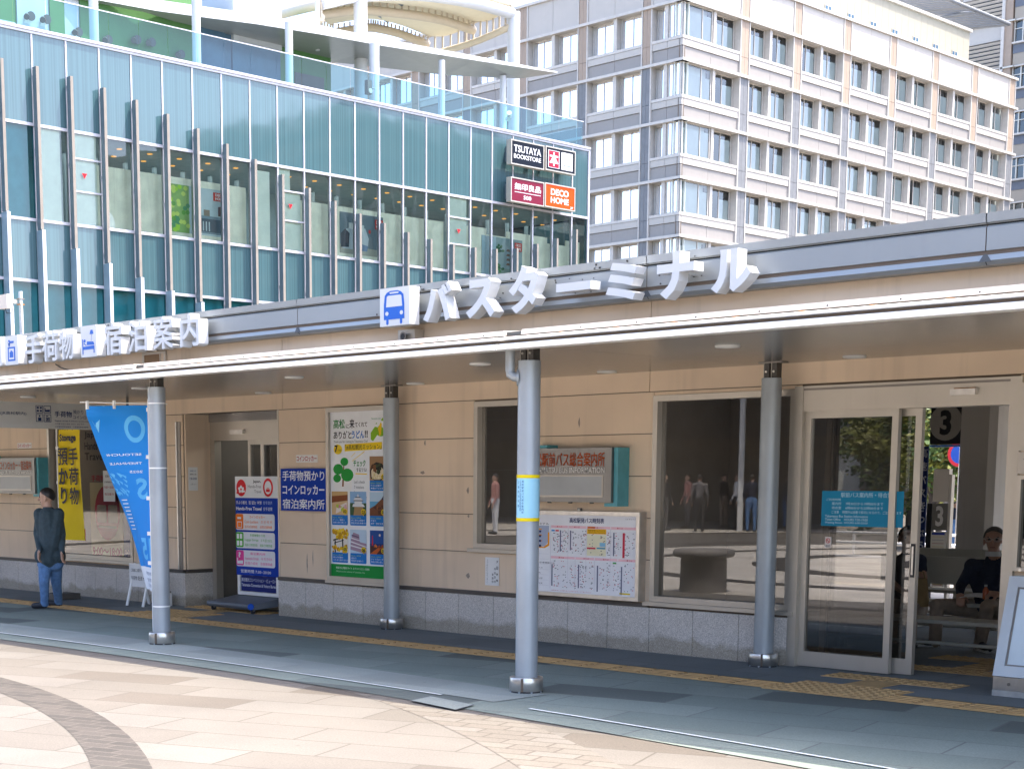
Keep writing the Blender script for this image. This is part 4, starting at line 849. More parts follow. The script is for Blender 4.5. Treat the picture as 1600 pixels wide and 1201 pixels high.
for u in (.55, .98): q = fl.p(u, 1); g.box(q.x - .015, q.x + .015, q.y - .01, q.y + .01, q.z - .03, q.z + .05, 'white_paint')
g.build('loop', t)
g = MB()
for z in (onY(8.5, 245, 731).z, onY(8.5, 245, 946).z, onY(8.5, 245, 630).z):
    c = Cyl(-12.44, 8.52, .083, math.atan2(-8.5, 12.4)); wrap(g, c, -.14, .14, z - .006, z + .006, .001, 'white_paint')
    q = Vector((-12.44, 8.52, z)); g.cyl((pole_x, pole_y, z), (-12.50, 8.60, z), .004, 'white_paint', k=6)
g.build('tie', t)

Yb = 10.75; x0, x1, z0, z1 = rectY(Yb, 90, 664, 842, 128)
t = thing('yellow_banner', 'yellow vertical luggage storage banner with black characters in front of the left window', 'banner', (x0, Yb, 0)); f = FY(Yb)
mat('banner_yellow', hexc('#e2c60a'), .75, var=.04)
g = MB(); g.grid(lambda a, c: f.p(x0 + (x1 - x0) * a, z0 + (z1 - z0) * c, .02 * math.sin(a * 5 + c * 4)), 10, 20, 'banner_yellow'); g.fbox(f, x0, x1, z0 - .0, z0 + (z1 - z0) * .10, -.03, -.025, flat('#c8502a')); g.build('cloth', t)
g = MB(); w, h = x1 - x0, z1 - z0
g.text(f, 'Luggage', x0 + w * .12, x1 - w * .1, z0 + h * .945, z1 - h * .0, .026, 'ink', .02); g.text(f, 'Storage', x0 + w * .14, x1 - w * .14, z0 + h * .84, z0 + h * .92, .026, 'ink', .04)
g.vtext(f, '手荷物', x0 + w * .52, x1 - w * .08, z0 + h * .30, z0 + h * .81, .026, 'ink', .03); g.vtext(f, '預かり', x0 + w * .05, x0 + w * .48, z0 + h * .30, z0 + h * .81, .026, 'ink', .03); g.build('lettering', t)
g = MB(); g.cyl((x0 - .03, Yb, .02), (x0 - .03, Yb, z1 + .05), .012, 'white_paint', k=10); g.cyl((x0 - .05, Yb, z1 + .02), (x1, Yb, z1 + .02), .007, 'white_paint', k=8); g.build('pole', t)
g = MB(); [g.box(x0 - .05, x0 + .012, Yb - .012, Yb + .01, z - .02, z + .02, 'white_paint') for z in (z0 + h * .2, z0 + h * .5, z0 + h * .8)]; g.build('loop', t)
g = MB(); g.box(x0 - .2, x0 + .14, Yb - .17, Yb + .17, 0.017, .09, 'interior_dark'); g.build('base', t)

# small white stand board behind the banner
t = thing('stand_board', 'small white A-frame board standing by the left window behind the blue banner', 'sign', (-16.3, 10.95, 0)); g = MB()
for x in (-16.48, -16.14):
    for s_ in (-1, 1): g.cyl((x, 10.95 + s_ * .16, .012), (x, 10.95 + s_ * .03, .52), .018, 'white_paint', k=8)
g.build('legs_frame', t); g = MB(); g.box(-16.52, -16.10, 10.86, 10.88, .24, .52, 'paper'); g.text(FY(10.86), 'ご自由にお取りください', -16.48, -16.14, .42, .46, .002, 'ink'); g.text(FY(10.86), '手荷物 配送 MAP', -16.48, -16.14, .32, .37, .002, 'ink'); g.build('board', t)
g = MB(); g.box(-16.2, -16.05, 11.0, 11.15, .012, .17, 'interior_wall'); g.box(-16.19, -16.06, 11.01, 11.14, .17, .19, 'interior_dark'); o = g.build('door_stop_box'); tag(o, 'small beige box on the ground beside the white stand board', 'box')

# wheeled notice stand at the shop door
t = thing('wheeled_sign_stand', 'wheeled stand with a blue and white hands-free travel board in the shop doorway', 'sign stand', (-14.9, 11.4, 0))
Ys = 11.42; f = FY(Ys); x0 = onY(Ys, 368.5, 820).x; x1 = onY(Ys, 435, 820).x; zt = onY(Ys, 368.5, 744).z; zb = onY(Ys, 368.5, 897).z; w = x1 - x0; h = zt - zb
g = MB(); g.fbox(f, x0, x1, zb, zt, -.05, 0, 'blue_sign'); g.fbox(f, x0, x1, zt - h * .215, zt, .0, .003, flat('#e4e6ea')); g.build('board', t)
g = MB(); WH = flat('#e8ebf0')
g.disc(f, x0 + w * .15, zt - h * .115, w * .115, .005, flat('#d8202c'), ry=h * .085)
for k in range(5): a = k * 1.2566 + 1.57; g.disc(f, x0 + w * .15 + w * .045 * math.cos(a), zt - h * .13 + h * .024 * math.sin(a), w * .026, .007, WH, ry=h * .016, k=10)
for u, v in ((.22, .15), (.245, .09), (.06, .165)): g.disc(f, x0 + w * u, zt - h * v, w * .022, .0075, WH if u == .22 else flat('#d8202c'), ry=h * .012, k=8)
g.disc(f, x0 + w * .78, zt - h * .11, w * .115, .005, flat('#d8202c'), ry=h * .092); g.disc(f, x0 + w * .78, zt - h * .11, w * .078, .006, WH, ry=h * .066); g.rrect(f, x0 + w * .735, x0 + w * .825, zt - h * .155, zt - h * .125, .01, .007, flat('#d8202c')); g.frame(f, x0 + w * .755, x0 + w * .805, zt - h * .13, zt - h * .112, .006, .006, .007, flat('#d8202c'))
g.text(f, 'Japan.', x0 + w * .43, x0 + w * .62, zt - h * .07, zt - h * .035, .005, flat('#33333c'), .02); g.text(f, 'Hands-Free', x0 + w * .31, x0 + w * .62, zt - h * .115, zt - h * .085, .005, flat('#70707a')); g.text(f, 'Travel', x0 + w * .46, x0 + w * .62, zt - h * .165, zt - h * .135, .005, flat('#70707a'))
g.text(f, '手ぶら観光', x0 + w * .02, x0 + w * .28, zt - h * .28, zt - h * .245, .003, WH, .02); g.text(f, '짐 없는 여행', x0 + w * .32, x0 + w * .62, zt - h * .28, zt - h * .245, .003, WH, .015); g.text(f, '空手游览', x0 + w * .66, x0 + w * .87, zt - h * .28, zt - h * .245, .003, flat('#9fb8e8'), .01)
g.text(f, 'Hands-Free Travel', x0 + w * .02, x0 + w * .62, zt - h * .34, zt - h * .305, .003, WH, .02); g.text(f, '空手遊覽', x0 + w * .66, x0 + w * .87, zt - h * .34, zt - h * .305, .003, flat('#c8d6f2'), .01)
for k, (col, l1, l2, l3, l4, l5) in enumerate((('#f07a1e', 'コインロッカー', 'Coin Lockers', '코 인 락 커', '投币式储物柜', '投幣式儲物櫃'), ('#4cae3c', '手荷物預かり所', 'Luggage Storage', '수 하 물 보관소', '随身行李寄存处', '隨身行李寄存處'), ('#e0409a', '宿泊案内所', 'Accommodation Information', '숙 박 안내소', '住宿介绍处', '住宿諮詢處'))):
    v1 = zt - h * (.375 + .185 * k); v0 = v1 - h * .165; g.rrect(f, x0 + .004, x0 + w * .92, v0, v1, .03, .003, flat('#e6e8ee')); g.rrect(f, x0 + .004, x0 + w * .19, v0 + h * .01, v1 - h * .003, .022, .005, flat(col))
    C = flat(col); g.text(f, l1, x0 + w * .34, x0 + w * .70, v1 - h * .045, v1 - h * .018, .005, C, .02); g.text(f, l2, x0 + w * .22, x0 + w * .54, v1 - h * .095, v1 - h * .065, .005, C); g.text(f, l3, x0 + w * .60, x0 + w * .86, v1 - h * .095, v1 - h * .065, .005, C); g.text(f, l4, x0 + w * .22, x0 + w * .52, v1 - h * .145, v1 - h * .115, .005, C); g.text(f, l5, x0 + w * .58, x0 + w * .86, v1 - h * .145, v1 - h * .115, .005, C)
    if k == 0: g.frame(f, x0 + w * .05, x0 + w * .155, v0 + h * .02, v0 + h * .085, .008, .006, .008, WH); g.rrect(f, x0 + w * .05, x0 + w * .14, v0 + h * .11, v0 + h * .13, .006, .007, WH)
    if k == 1: [g.rrect(f, x0 + w * a_, x0 + w * (a_ + .055), v0 + h * c_, v0 + h * (c_ + .05), .006, .007, WH) for a_ in (.03, .105) for c_ in (.025, .095)]
    if k == 2: g.text(f, '?', x0 + w * .06, x0 + w * .12, v0 + h * .09, v0 + h * .145, .007, WH, .04); g.fpoly(f, [(x0 + w * .03, v0 + h * .025), (x0 + w * .03, v0 + h * .085), (x0 + w * .05, v0 + h * .085), (x0 + w * .05, v0 + h * .055), (x0 + w * .17, v0 + h * .06), (x0 + w * .17, v0 + h * .025)], .007, WH)
g.text(f, '営業時間 7:30~20:00', x0 + w * .11, x0 + w * .82, zb + h * .025, zb + h * .06, .003, WH, .01); g.build('printing', t)
g = MB(); z_ = .19
for x in (x0 + .01, x1 - .06): g.fbox(f, x, x + .045, z_, zb, -.045, -.005, 'white_paint')
g.fbox(f, x0 + .055, x1 - .06, z_, z_ + .04, -.045, -.005, 'white_paint'); g.fbox(f, x0 + .06, x1 - .065, z_ + .045, zb - .005, -.03, -.02, flat('#16246e')); g.build('frame', t)
g = MB(); f2 = FY(Ys + .018); g.text(f2, '高松観光コンベンション・ビューロー', x0 + .07, x1 - .07, zb - .075, zb - .03, .0, flat('#dfe4f2'), .02); g.text(f2, 'Takamatsu Convention & Visitors Bureau', x0 + .07, x1 - .07, zb - .13, zb - .095, .0, flat('#dfe4f2'), .01); g.build('foot_lettering', t)
g = MB(); mat('stand_grey', (.13, .145, .17), .45)
xa, xb = onY(11.16, 329, 945).x, onY(11.16, 400, 945).x
top = [(xa, 11.14, .115), (xb, 11.12, .115), (x1 + .02, Ys + .1, .20), (x0 - .0, Ys + .1, .20)]
P = top + [(a_[0], a_[1], a_[2] - .06 if i < 2 else .10) for i, a_ in enumerate(top)]
g.add(P, [(0, 1, 2, 3), (7, 6, 5, 4), (0, 4, 5, 1), (1, 5, 6, 2), (2, 6, 7, 3), (3, 7, 4, 0)], 'stand_grey'); g.cyl((xa, 11.135, .095), (xb, 11.115, .095), .032, 'stand_grey', k=12); g.build('base', t)
for xx, yy in ((xa + .06, 11.16), (xb - .03, 11.14), (x1 - .02, Ys + .08), (x0 + .05, Ys + .08)):
    g = MB(); g.cyl((xx - .012, yy, .042), (xx + .012, yy, .042), .03, 'rubber', k=16); g.box(xx - .016, xx + .016, yy - .012, yy + .012, .045, .09, 'steel'); g.build('caster', t)
g = MB(); g.disc(Fr((xb - .0, 11.085, .098), RT, UZ, -FH), 0, 0, .036, -.03, flat('#1450b8'), .012, k=20); g.build('corner_bumper', t)

# ---------------------------------------------------------------- right of the door: notice case on the wall and a slanted display stand
x0 = onY(11.2, 1588, 800).x; f = FY(11.2); zz = lambda y: onY(11.2, 1592, y).z
t = thing('notice_case', 'beige framed notice case with dark glass on the wall right of the door', 'notice case', (x0, 11.2, zz(890)))
g = MB(); g.frame(f, x0, x0 + 1.1, zz(892), zz(742), .03, -.06, .015, 'alu_frame'); g.fbox(f, x0, x0 + 1.1, zz(740), zz(706), -.06, .015, 'cream_edge'); g.fbox(f, x0, x0 + .05, zz(704), zz(598), -.06, .015, 'alu_frame'); g.fbox(f, x0 + .05, x0 + 1.1, zz(625), zz(598), -.06, .015, 'alu_frame'); g.build('frame', t)
g = MB(); g.fquad(f, x0 + .03, x0 + 1.07, zz(892) + .03, zz(742) - .03, -.02, 'window_glass'); g.fquad(f, x0 + .05, x0 + 1.07, zz(704), zz(625), -.02, 'window_glass'); g.fquad(f, x0 + .03, x0 + 1.07, zz(892) + .03, zz(625), -.055, flat('#3c4450')); g.build('pane', t)
g = MB(); g.text(f, '市内観光案内', x0 + .045, x0 + .75, zz(736), zz(712), .017, 'ink', .02); g.build('lettering', t)
g = MB(); g.cyl(f.p(x0 + .06, zz(893) + .015, .015), f.p(x0 + .06, zz(893) + .015, .02), .012, 'steel', k=12); g.build('lock', t)
xk = -5.391; t = thing('display_stand', 'slanted grey metal display stand with pale panel at the right edge of the photo', 'display stand', (xk + .6, 10.9, 0))
g = MB(); g.box(xk, xk + 1.25, 10.76, 11.2, .012, .055, mat('concrete', (.36, .35, .33), .9, var=.15, vscale=12, bump=.3)); g.build('plinth', t)
def slant(u, v, n=0): return Vector((xk + u, 10.775 + .17 * v / .66 - n * .968, .15 + v + n * .25))
class SL_:
    def p(s, u, v, n=0): return slant(u, v, n)
g = MB(); g.box(xk, xk + 1.25, 10.77, 11.18, .056, .148, 'steel'); g.cyl((xk + .12, 10.768, .10), (xk + .12, 10.764, .10), .012, 'alu_dark', k=10); g.build('kick_plate', t)
mat('stand_frame', (.50, .53, .54), .4, metal=.4, var=.06)
g = MB(); sl = SL_(); P = [slant(0, 0), slant(1.25, 0), slant(1.25, .70), slant(0, .70), (xk, 11.18, .15), (xk + 1.25, 11.18, .15), (xk + 1.25, 11.18, .85), (xk, 11.18, .85)]
g.add(P, [(3, 0, 4, 7), (1, 2, 6, 5), (2, 3, 7, 6), (0, 1, 5, 4), (4, 5, 6, 7), (0, 3, 2, 1)], 'stand_frame'); g.frame(sl, 0, 1.25, 0, .70, .075, .001, .018, 'stand_frame'); g.build('cabinet', t)
g = MB(); g.fbox(sl, .075, 1.175, .075, .625, .001, .004, mat('pale_panel', (.62, .70, .74), .12, coat=.5)); g.frame(sl, .075, 1.175, .075, .625, .012, .004, .008, 'alu_dark'); g.build('panel', t)

# ---------------------------------------------------------------- on the sliding door
fd_ = FY(YW + .036); x0, x1, z0, z1 = rectY(YW + .03, 1284, 766.5, 821, 1411)
t = thing('door_notice', 'blue notice with opening hours stuck across the glass door', 'notice', (x0, YW, z0)); g = MB(); g.fbox(fd_, x0, x1, z0, z1, -.002, 0, flat('#1a86ae')); g.build('sheet', t); w, h = x1 - x0, z1 - z0; LT = flat('#b8dcea')
g = MB()
for s, a, c, v, hh in (('駅前バス案内所・待合室', .24, .86, .82, .14), ('ご利用時間', .06, .24, .72, .07), ('案内所　 7時30分から19時00分まで', .13, .76, .60, .085), ('待合室　 6時00分から22時00分まで', .13, .76, .48, .085), ('ご注意　 時間外は自動で締切になるので、ご注意願います', .13, .98, .36, .085), ('Takamatsu Bus Station Information', .05, .58, .25, .07), ('Ticket Office    HOURS 7:30-19:00', .05, .58, .155, .07), ('Waiting Room  HOURS 6:00-22:00', .05, .58, .06, .07)):
    g.text(fd_, s, x0 + a * w, x0 + c * w, z0 + v * h, z0 + (v + hh) * h, .0015, LT, .01)
g.build('lettering', t)
a, b_, c, d = rectY(YW + .03, 1288.5, 838, 855, 1298); g = MB(); g.fbox(fd_, a, b_, c, d, -.002, 0, flat('#d8cfca')); mu, mv = (a + b_) / 2, (c + d) / 2 + .012
g.disc(fd_, mu, mv, .02, .001, flat('#c03a3a')); g.disc(fd_, mu, mv, .014, .0015, flat('#e4dcd6')); g.fpoly(fd_, [(mu - .014, mv + .01), (mu - .01, mv + .014), (mu + .014, mv - .01), (mu + .01, mv - .014)], .002, flat('#c03a3a')); g.fbox(fd_, mu - .012, mu + .008, mv - .003, mv + .002, .0005, .0018, 'ink'); g.text(fd_, '禁煙', a + .01, b_ - .01, c + .006, c + .022, .001, 'ink'); o = g.build('smoking_sticker'); tag(o, 'small white no smoking sticker under the blue notice on the glass door', 'sticker')

# ---------------------------------------------------------------- waiting room and the bus bay behind it
def bench(name_label, x0, x1, y, z, back=None, group='benches in the waiting room'):
    t = thing('waiting_bench', name_label, 'bench', ((x0 + x1) / 2, y, .012), group)
    g = MB(); g.rrect(Fr((0, 0, z), (1, 0, 0), (0, 1, 0), UZ), x0, x1, y - .19, y + .19, .03, -.03, mat('bench_cream', (.52, .50, .43), .45) if 'bench_cream' not in M else 'bench_cream', 0); g.build('seat', t)
    for x in (x0 + .12, x1 - .15):
        g = MB(); g.box(x, x + .045, y - .16, y + .16, .016, .05, 'bench_cream'); g.box(x, x + .045, y - .02, y + .03, .05, z - .031, 'bench_cream'); g.build('leg', t)
    g = MB(); g.cyl((x0 + .05, y - .12, z * .45), (x1 - .05, y - .12, z * .45), .016, 'bench_cream', k=10); g.build('rail', t)
    if back:
        g = MB(); g.fbox(FY(y + .2), x0, x1, z + .14, z + .40, -.03, 0, 'bench_cream'); [g.fbox(FY(y + .2), x, x + .05, z - .03, z + .14, -.03, 0, 'bench_cream') for x in (x0 + .1, x1 - .15)]; g.build('backrest', t)
s0 = onY(12.45, 1426, 965); bench('cream bench without a back just inside the open sliding door', s0.x - .9, onY(12.45, 1566, 969).x + .3, 12.6, s0.z)
bench('cream bench with a backrest that the seated man sits on', -8.3, -5.9, 13.95, .40, True)
bench('cream bench with a backrest behind the seated man', -8.6, -7.6, 15.2, .42, True)

def capsule(mb, a, b, ra, rb, k=10):
    a, b = Vector(a), Vector(b); d = b - a; L = d.length
    z = d.normalized() if L > 1e-6 else UZ; x = z.orthogonal().normalized(); y = z.cross(x); rings = []
    for j in range(5): t = math.pi / 2 * (1 - j / 4.); rings.append((a - z * ra * math.sin(t), max(1e-4, ra * math.cos(t))))
    for j in range(5): t = math.pi / 2 * (j / 4.); rings.append((b + z * rb * math.sin(t), max(1e-4, rb * math.cos(t))))
    base = len(mb.v); mb.v += [c + (x * math.cos(2 * math.pi * i / k) + y * math.sin(2 * math.pi * i / k)) * r for c, r in rings for i in range(k)]
    for q in range(len(rings) - 1):
        for i in range(k): mb.f.append((base + q * k + i, base + q * k + (i + 1) % k, base + (q + 1) * k + (i + 1) % k, base + (q + 1) * k + i))
    mb.f.append(tuple(base + i for i in range(k))[::-1]); mb.f.append(tuple(base + (len(rings) - 1) * k + i for i in range(k)))
def grow(prims, parent, voxel, name='body'):
    """one continuous skin over tapered limbs; each face takes the cloth of the limb it belongs to"""
    mb = MB()
    for a, b, ra, rb, m in prims: capsule(mb, a, b, ra, rb)
    me = bpy.data.meshes.new('tmp'); me.from_pydata([tuple(v) for v in mb.v], [], mb.f); me.update()
    o = bpy.data.objects.new('tmp', me); COL.objects.link(o)
    r = o.modifiers.new('r', 'REMESH'); r.mode = 'VOXEL'; r.voxel_size = voxel
    s = o.modifiers.new('s', 'SMOOTH'); s.factor = .5; s.iterations = 3
    bpy.context.view_layer.update(); ev = bpy.data.meshes.new_from_object(o.evaluated_get(bpy.context.evaluated_depsgraph_get()))
    bpy.data.objects.remove(o); n = len(ev.vertices); co = np.empty(n * 3); ev.vertices.foreach_get('co', co); co = co.reshape(-1, 3)
    fc = np.array([ev.polygons[i].center[:] for i in range(len(ev.polygons))])
    best = np.full(len(fc), 1e9); idx = np.zeros(len(fc), int); names = []
    for a, b, ra, rb, m in prims:
        if m not in names: names.append(m)
        a, b = np.array(a), np.array(b); d = b - a; t = np.clip(((fc - a) @ d) / max(1e-9, d @ d), 0, 1)
        dist = np.linalg.norm(fc - a - t[:, None] * d, axis=1) - (ra + (rb - ra) * t)
        w = dist < best; best[w] = dist[w]; idx[w] = names.index(m)
    out = MB(); out.v = [Vector(c) for c in co]; out.f = [tuple(p.vertices) for p in ev.polygons]; out.m = []
    for i in idx: out.m.append(int(i))
    out.mats = [M[x] for x in names]; out.sm = [True] * len(out.f); bpy.data.meshes.remove(ev)
    return out.build(name, parent)
mat('skin', (.52, .32, .23), .55, var=.04); mat('skin_dark', (.48, .28, .20), .55, var=.04)
mat('hair_black', (.018, .015, .014), .5, var=.3, vscale=60); mat('hair_grey', (.09, .085, .08), .55, var=.3, vscale=60); mat('hair_brown', (.10, .05, .03), .5, var=.3, vscale=60)
mat('navy_knit', (.022, .03, .055), .85, var=.15, vscale=40, bump=.5, bscale=22); mat('khaki', (.36, .28, .215), .85, var=.10, vscale=20, bump=.5, bscale=16); mat('denim', (.10, .20, .38), .85, var=.2, vscale=25, bump=.6, bscale=16); mat('dark_teal', (.035, .06, .075), .8, var=.2, vscale=20, bump=.6, bscale=14); mat('shoe_dark', (.02, .022, .028), .6); mat('shoe_white', (.7, .7, .7), .6); mat('cotton_white', (.72, .72, .72), .85); mat('pink_knit', (.5, .25, .22), .85)
def hand(prims, wrist, fwd, up, m, curl=.5, s=1.):
    """palm, four unequal bent fingers and a thumb off the side of the palm"""
    f_, u_ = Vector(fwd).normalized(), Vector(up); u_ = (u_ - f_ * u_.dot(f_)).normalized(); r_ = f_.cross(u_)
    w = Vector(wrist)
    for k in (-.024, 0, .024): prims.append((w + r_ * k * .8 * s, w + f_ * .075 * s + r_ * k * s, .017 * s, .014 * s, m))
    for k, L in ((-.033, .062), (-.011, .072), (.011, .068), (.033, .052)):
        a = w + (f_ * .085 + r_ * k) * s; d1 = (f_ * math.cos(curl) - u_ * math.sin(curl)); b = a + d1 * L * .55 * s; d2 = (f_ * math.cos(curl * 2.1) - u_ * math.sin(curl * 2.1)); prims.append((a, b, .0095 * s, .0088 * s, m)); prims.append((b, b + d2 * L * .5 * s, .0088 * s, .0075 * s, m))
    a = w + (f_ * .025 - r_ * .03) * s; b = a + (f_ * .03 - r_ * .03 - u_ * .012) * s; prims.append((a, b, .0125 * s, .0105 * s, m)); prims.append((b, b + (f_ * .03 - r_ * .006 - u_ * .015) * s, .0105 * s, .0085 * s, m))
def head(prims, c, f_, m, s=1.):
    c, f_ = Vector(c), Vector(f_).normalized(); r_ = f_.cross(UZ).normalized()
    prims += [(c + UZ * .035 * s - f_ * .018 * s, c + UZ * .035 * s + f_ * .022 * s, .080 * s, .076 * s, m), (c + f_ * .03 * s - UZ * .02 * s, c + f_ * .045 * s - UZ * .075 * s, .062 * s, .040 * s, m),
              (c + f_ * .095 * s + UZ * .015 * s, c + f_ * .112 * s - UZ * .018 * s, .011 * s, .016 * s, m), (c + r_ * .08 * s + UZ * .015 * s, c + r_ * .08 * s - UZ * .03 * s, .013 * s, .010 * s, m), (c - r_ * .08 * s + UZ * .015 * s, c - r_ * .08 * s - UZ * .03 * s, .013 * s, .010 * s, m)]
    return r_
def face_bits(root, c, f_, s=1., glasses=False):
    c, f_ = Vector(c), Vector(f_).normalized(); r_ = f_.cross(UZ).normalized(); g = MB()
    for k in (-1, 1):
        e = c + r_ * .032 * k * s + f_ * .088 * s + UZ * .018 * s; g.cyl(e, e + f_ * .004 * s, .010 * s, 'black', k=8); g.cyl(e + UZ * .02 * s - r_ * .014 * s - f_ * .004, e + UZ * .02 * s + r_ * .014 * s - f_ * .004, .004 * s, 'hair_black', k=6)
    q = c + f_ * .088 * s - UZ * .052 * s; g.cyl(q - r_ * .02 * s, q + r_ * .02 * s, .0045 * s, mat('lip', (.28, .11, .09), .6) if 'lip' not in M else 'lip', k=6); g.build('face_features', root)
    if glasses:
        g = MB()
        for k in (-1, 1):
            e = c + r_ * .034 * k * s + f_ * .105 * s + UZ * .016 * s
            g.tube([e + (r_ * math.cos(t_) * .025 + UZ * math.sin(t_) * .017) * s for t_ in [i * math.pi / 8 for i in range(17)]], .002 * s, 'steel', 6); g.tube([e + r_ * .025 * k * s, c + r_ * .083 * k * s + f_ * .01 * s + UZ * .02 * s], .002 * s, 'steel', 6)
        g.tube([c + r_ * .009 * k * s + f_ * .106 * s + UZ * .018 * s for k in (-1, 1)], .002 * s, 'steel', 6); g.build('glasses', root)
def hair(root, c, f_, m, s=1., low=-.02, back=-.06, r=.088):
    c, f_ = Vector(c) + UZ * .035 * s, Vector(f_).normalized(); r_ = f_.cross(UZ).normalized(); g = MB(); rr = random.Random(2)
    def fn(a, v):
        t_ = a * 2 * math.pi; fr_ = (math.cos(t_) + 1) / 2; lo = (back * (1 - fr_) + .045 * fr_) if low is None else (back * (1 - fr_) + (.052) * fr_)
        top = 1.0; ph0 = math.asin(max(-.98, min(.98, lo / r))); ph = ph0 + (math.pi / 2 - ph0) * v; rad = r * s * (1 + .03 * math.sin(t_ * 9 + v * 5))
        return c + (f_ * math.cos(t_) * 1.12 + r_ * math.sin(t_)) * rad * math.cos(ph) + UZ * rad * 1.05 * math.sin(ph)
    g.grid(fn, 28, 10, m); g.build('hair', root)

# the seated man
t = thing('person', 'seated man in a dark navy sweater and khaki trousers holding an orange bottle', 'person', (-6.9, 13.9, .0))
pr = []; fm = Vector((.36, -.93, 0)).normalized(); J = lambda x, y, Y: onY(Y, x, y)
hc = J(1553, 845, 13.86); head(pr, hc, fm, 'skin_dark', 1.04)
shR, shL = J(1519, 884, 14.0), J(1588, 886, 13.98); elR, elL = J(1501, 915, 13.9), J(1602, 920, 13.85); wrR, wrL = J(1500, 929, 13.66), J(1560, 928, 13.62)
hpR, hpL = J(1527, 950, 13.98), J(1567, 951, 13.98); knR, knL = J(1464, 946, 13.52), J(1543, 948, 13.46); anR, anL = J(1461, 1003, 13.5), J(1531, 1006, 13.52)
cl = J(1555, 878, 13.98)
pr += [(hc - UZ * .06, cl, .052, .055, 'skin_dark'), (cl + UZ * .0, J(1553, 905, 14.0), .10, .135, 'navy_knit'), (J(1553, 905, 14.0), J(1548, 940, 13.98), .14, .15, 'navy_knit'), (shR, shL, .068, .068, 'navy_knit'), (shR, J(1540, 925, 13.98), .075, .11, 'navy_knit'), (shL, J(1562, 925, 13.98), .075, .11, 'navy_knit'),
       (shR, elR, .060, .050, 'navy_knit'), (elR, wrR + (elR - wrR) * .2, .050, .036, 'navy_knit'), (shL, elL, .060, .050, 'navy_knit'), (elL, wrL + (elL - wrL) * .2, .050, .036, 'navy_knit'),
       (hpR, hpL, .11, .11, 'khaki'), (hpR, knR, .098, .070, 'khaki'), (hpL, knL, .098, .070, 'khaki'), (knR, anR, .066, .058, 'khaki'), (knL, anL, .066, .058, 'khaki'),
       (anR, J(1438, 1012, 13.42) + UZ * .015, .042, .036, 'shoe_dark'), (anL + UZ * -.01, J(1545, 1018, 13.36) + UZ * .02, .042, .036, 'shoe_dark')]
hand(pr, wrR, (.5, -.75, -.4), (0, 0, 1), 'skin_dark', .5); hand(pr, wrL, (-.55, -.75, .1), (.3, -.5, .8), 'skin_dark', .75)
grow(pr, t, .0085); face_bits(t, hc, fm, 1.04, True); hair(t, hc, fm, 'hair_grey', 1.04)
g = MB(); c = hc - UZ * .112 + fm * .035; r_ = fm.cross(UZ); g.grid(lambda a, v: c + (fm * math.cos((a - .5) * 3.4) * (.066 + .012 * v) + r_ * math.sin((a - .5) * 3.4) * .068) + UZ * (v - .5) * .045, 16, 3, 'cotton_white'); g.build('face_mask', t)
g = MB(); q = J(1572, 893, 13.86); g.box(q.x - .012, q.x + .012, q.y - .006, q.y + .0, q.z - .01, q.z + .012, flat('#d8b020')); g.build('badge', t)
g = MB()
for an, to in ((anR, J(1438, 1012, 13.42)), (anL, J(1545, 1018, 13.36))):
    d = (Vector((to.x, to.y, 0)) - Vector((an.x, an.y, 0))); a = Vector((an.x, an.y, .022)) - d * .25; b_ = Vector((to.x, to.y, .022)) + d.normalized() * .03; g.cyl(a - d.normalized() * .02, b_, .018, 'shoe_white', k=8); x_ = d.normalized().cross(UZ) * .022; g.cyl(a + x_, b_ + x_, .017, 'shoe_white', k=8); g.cyl(a - x_, b_ - x_, .017, 'shoe_white', k=8)
g.build('shoe_sole', t)
bt = J(1540, 926, 13.55); t = thing('drink_bottle', 'small orange drink bottle held by the seated man', 'bottle', bt); g = MB(); g.lathe(bt - UZ * .055, [(.001, 0), (.024, .0), (.027, .01), (.027, .07), (.022, .09), (.011, .105), (.011, .112)], mat('orange_drink', (.55, .14, .06), .25, coat=.4), 16); g.build('bottle_body', t)
g = MB(); g.lathe(bt + UZ * .057, [(.013, 0), (.013, .018), (.001, .018)], 'cotton_white', 14); g.build('cap', t)
g = MB(); a = J(1500, 934, 13.58); g.grid(lambda u, v: Vector((a.x, a.y, a.z)) + RT * (u * .22 - .02) + Vector((0, .14, .03)) * v + UZ * .012 * math.sin(u * 3), 6, 3, 'paper'); o = g.build('paper_sheet'); tag(o, 'white sheet of paper lying on the lap of the seated man', 'paper')
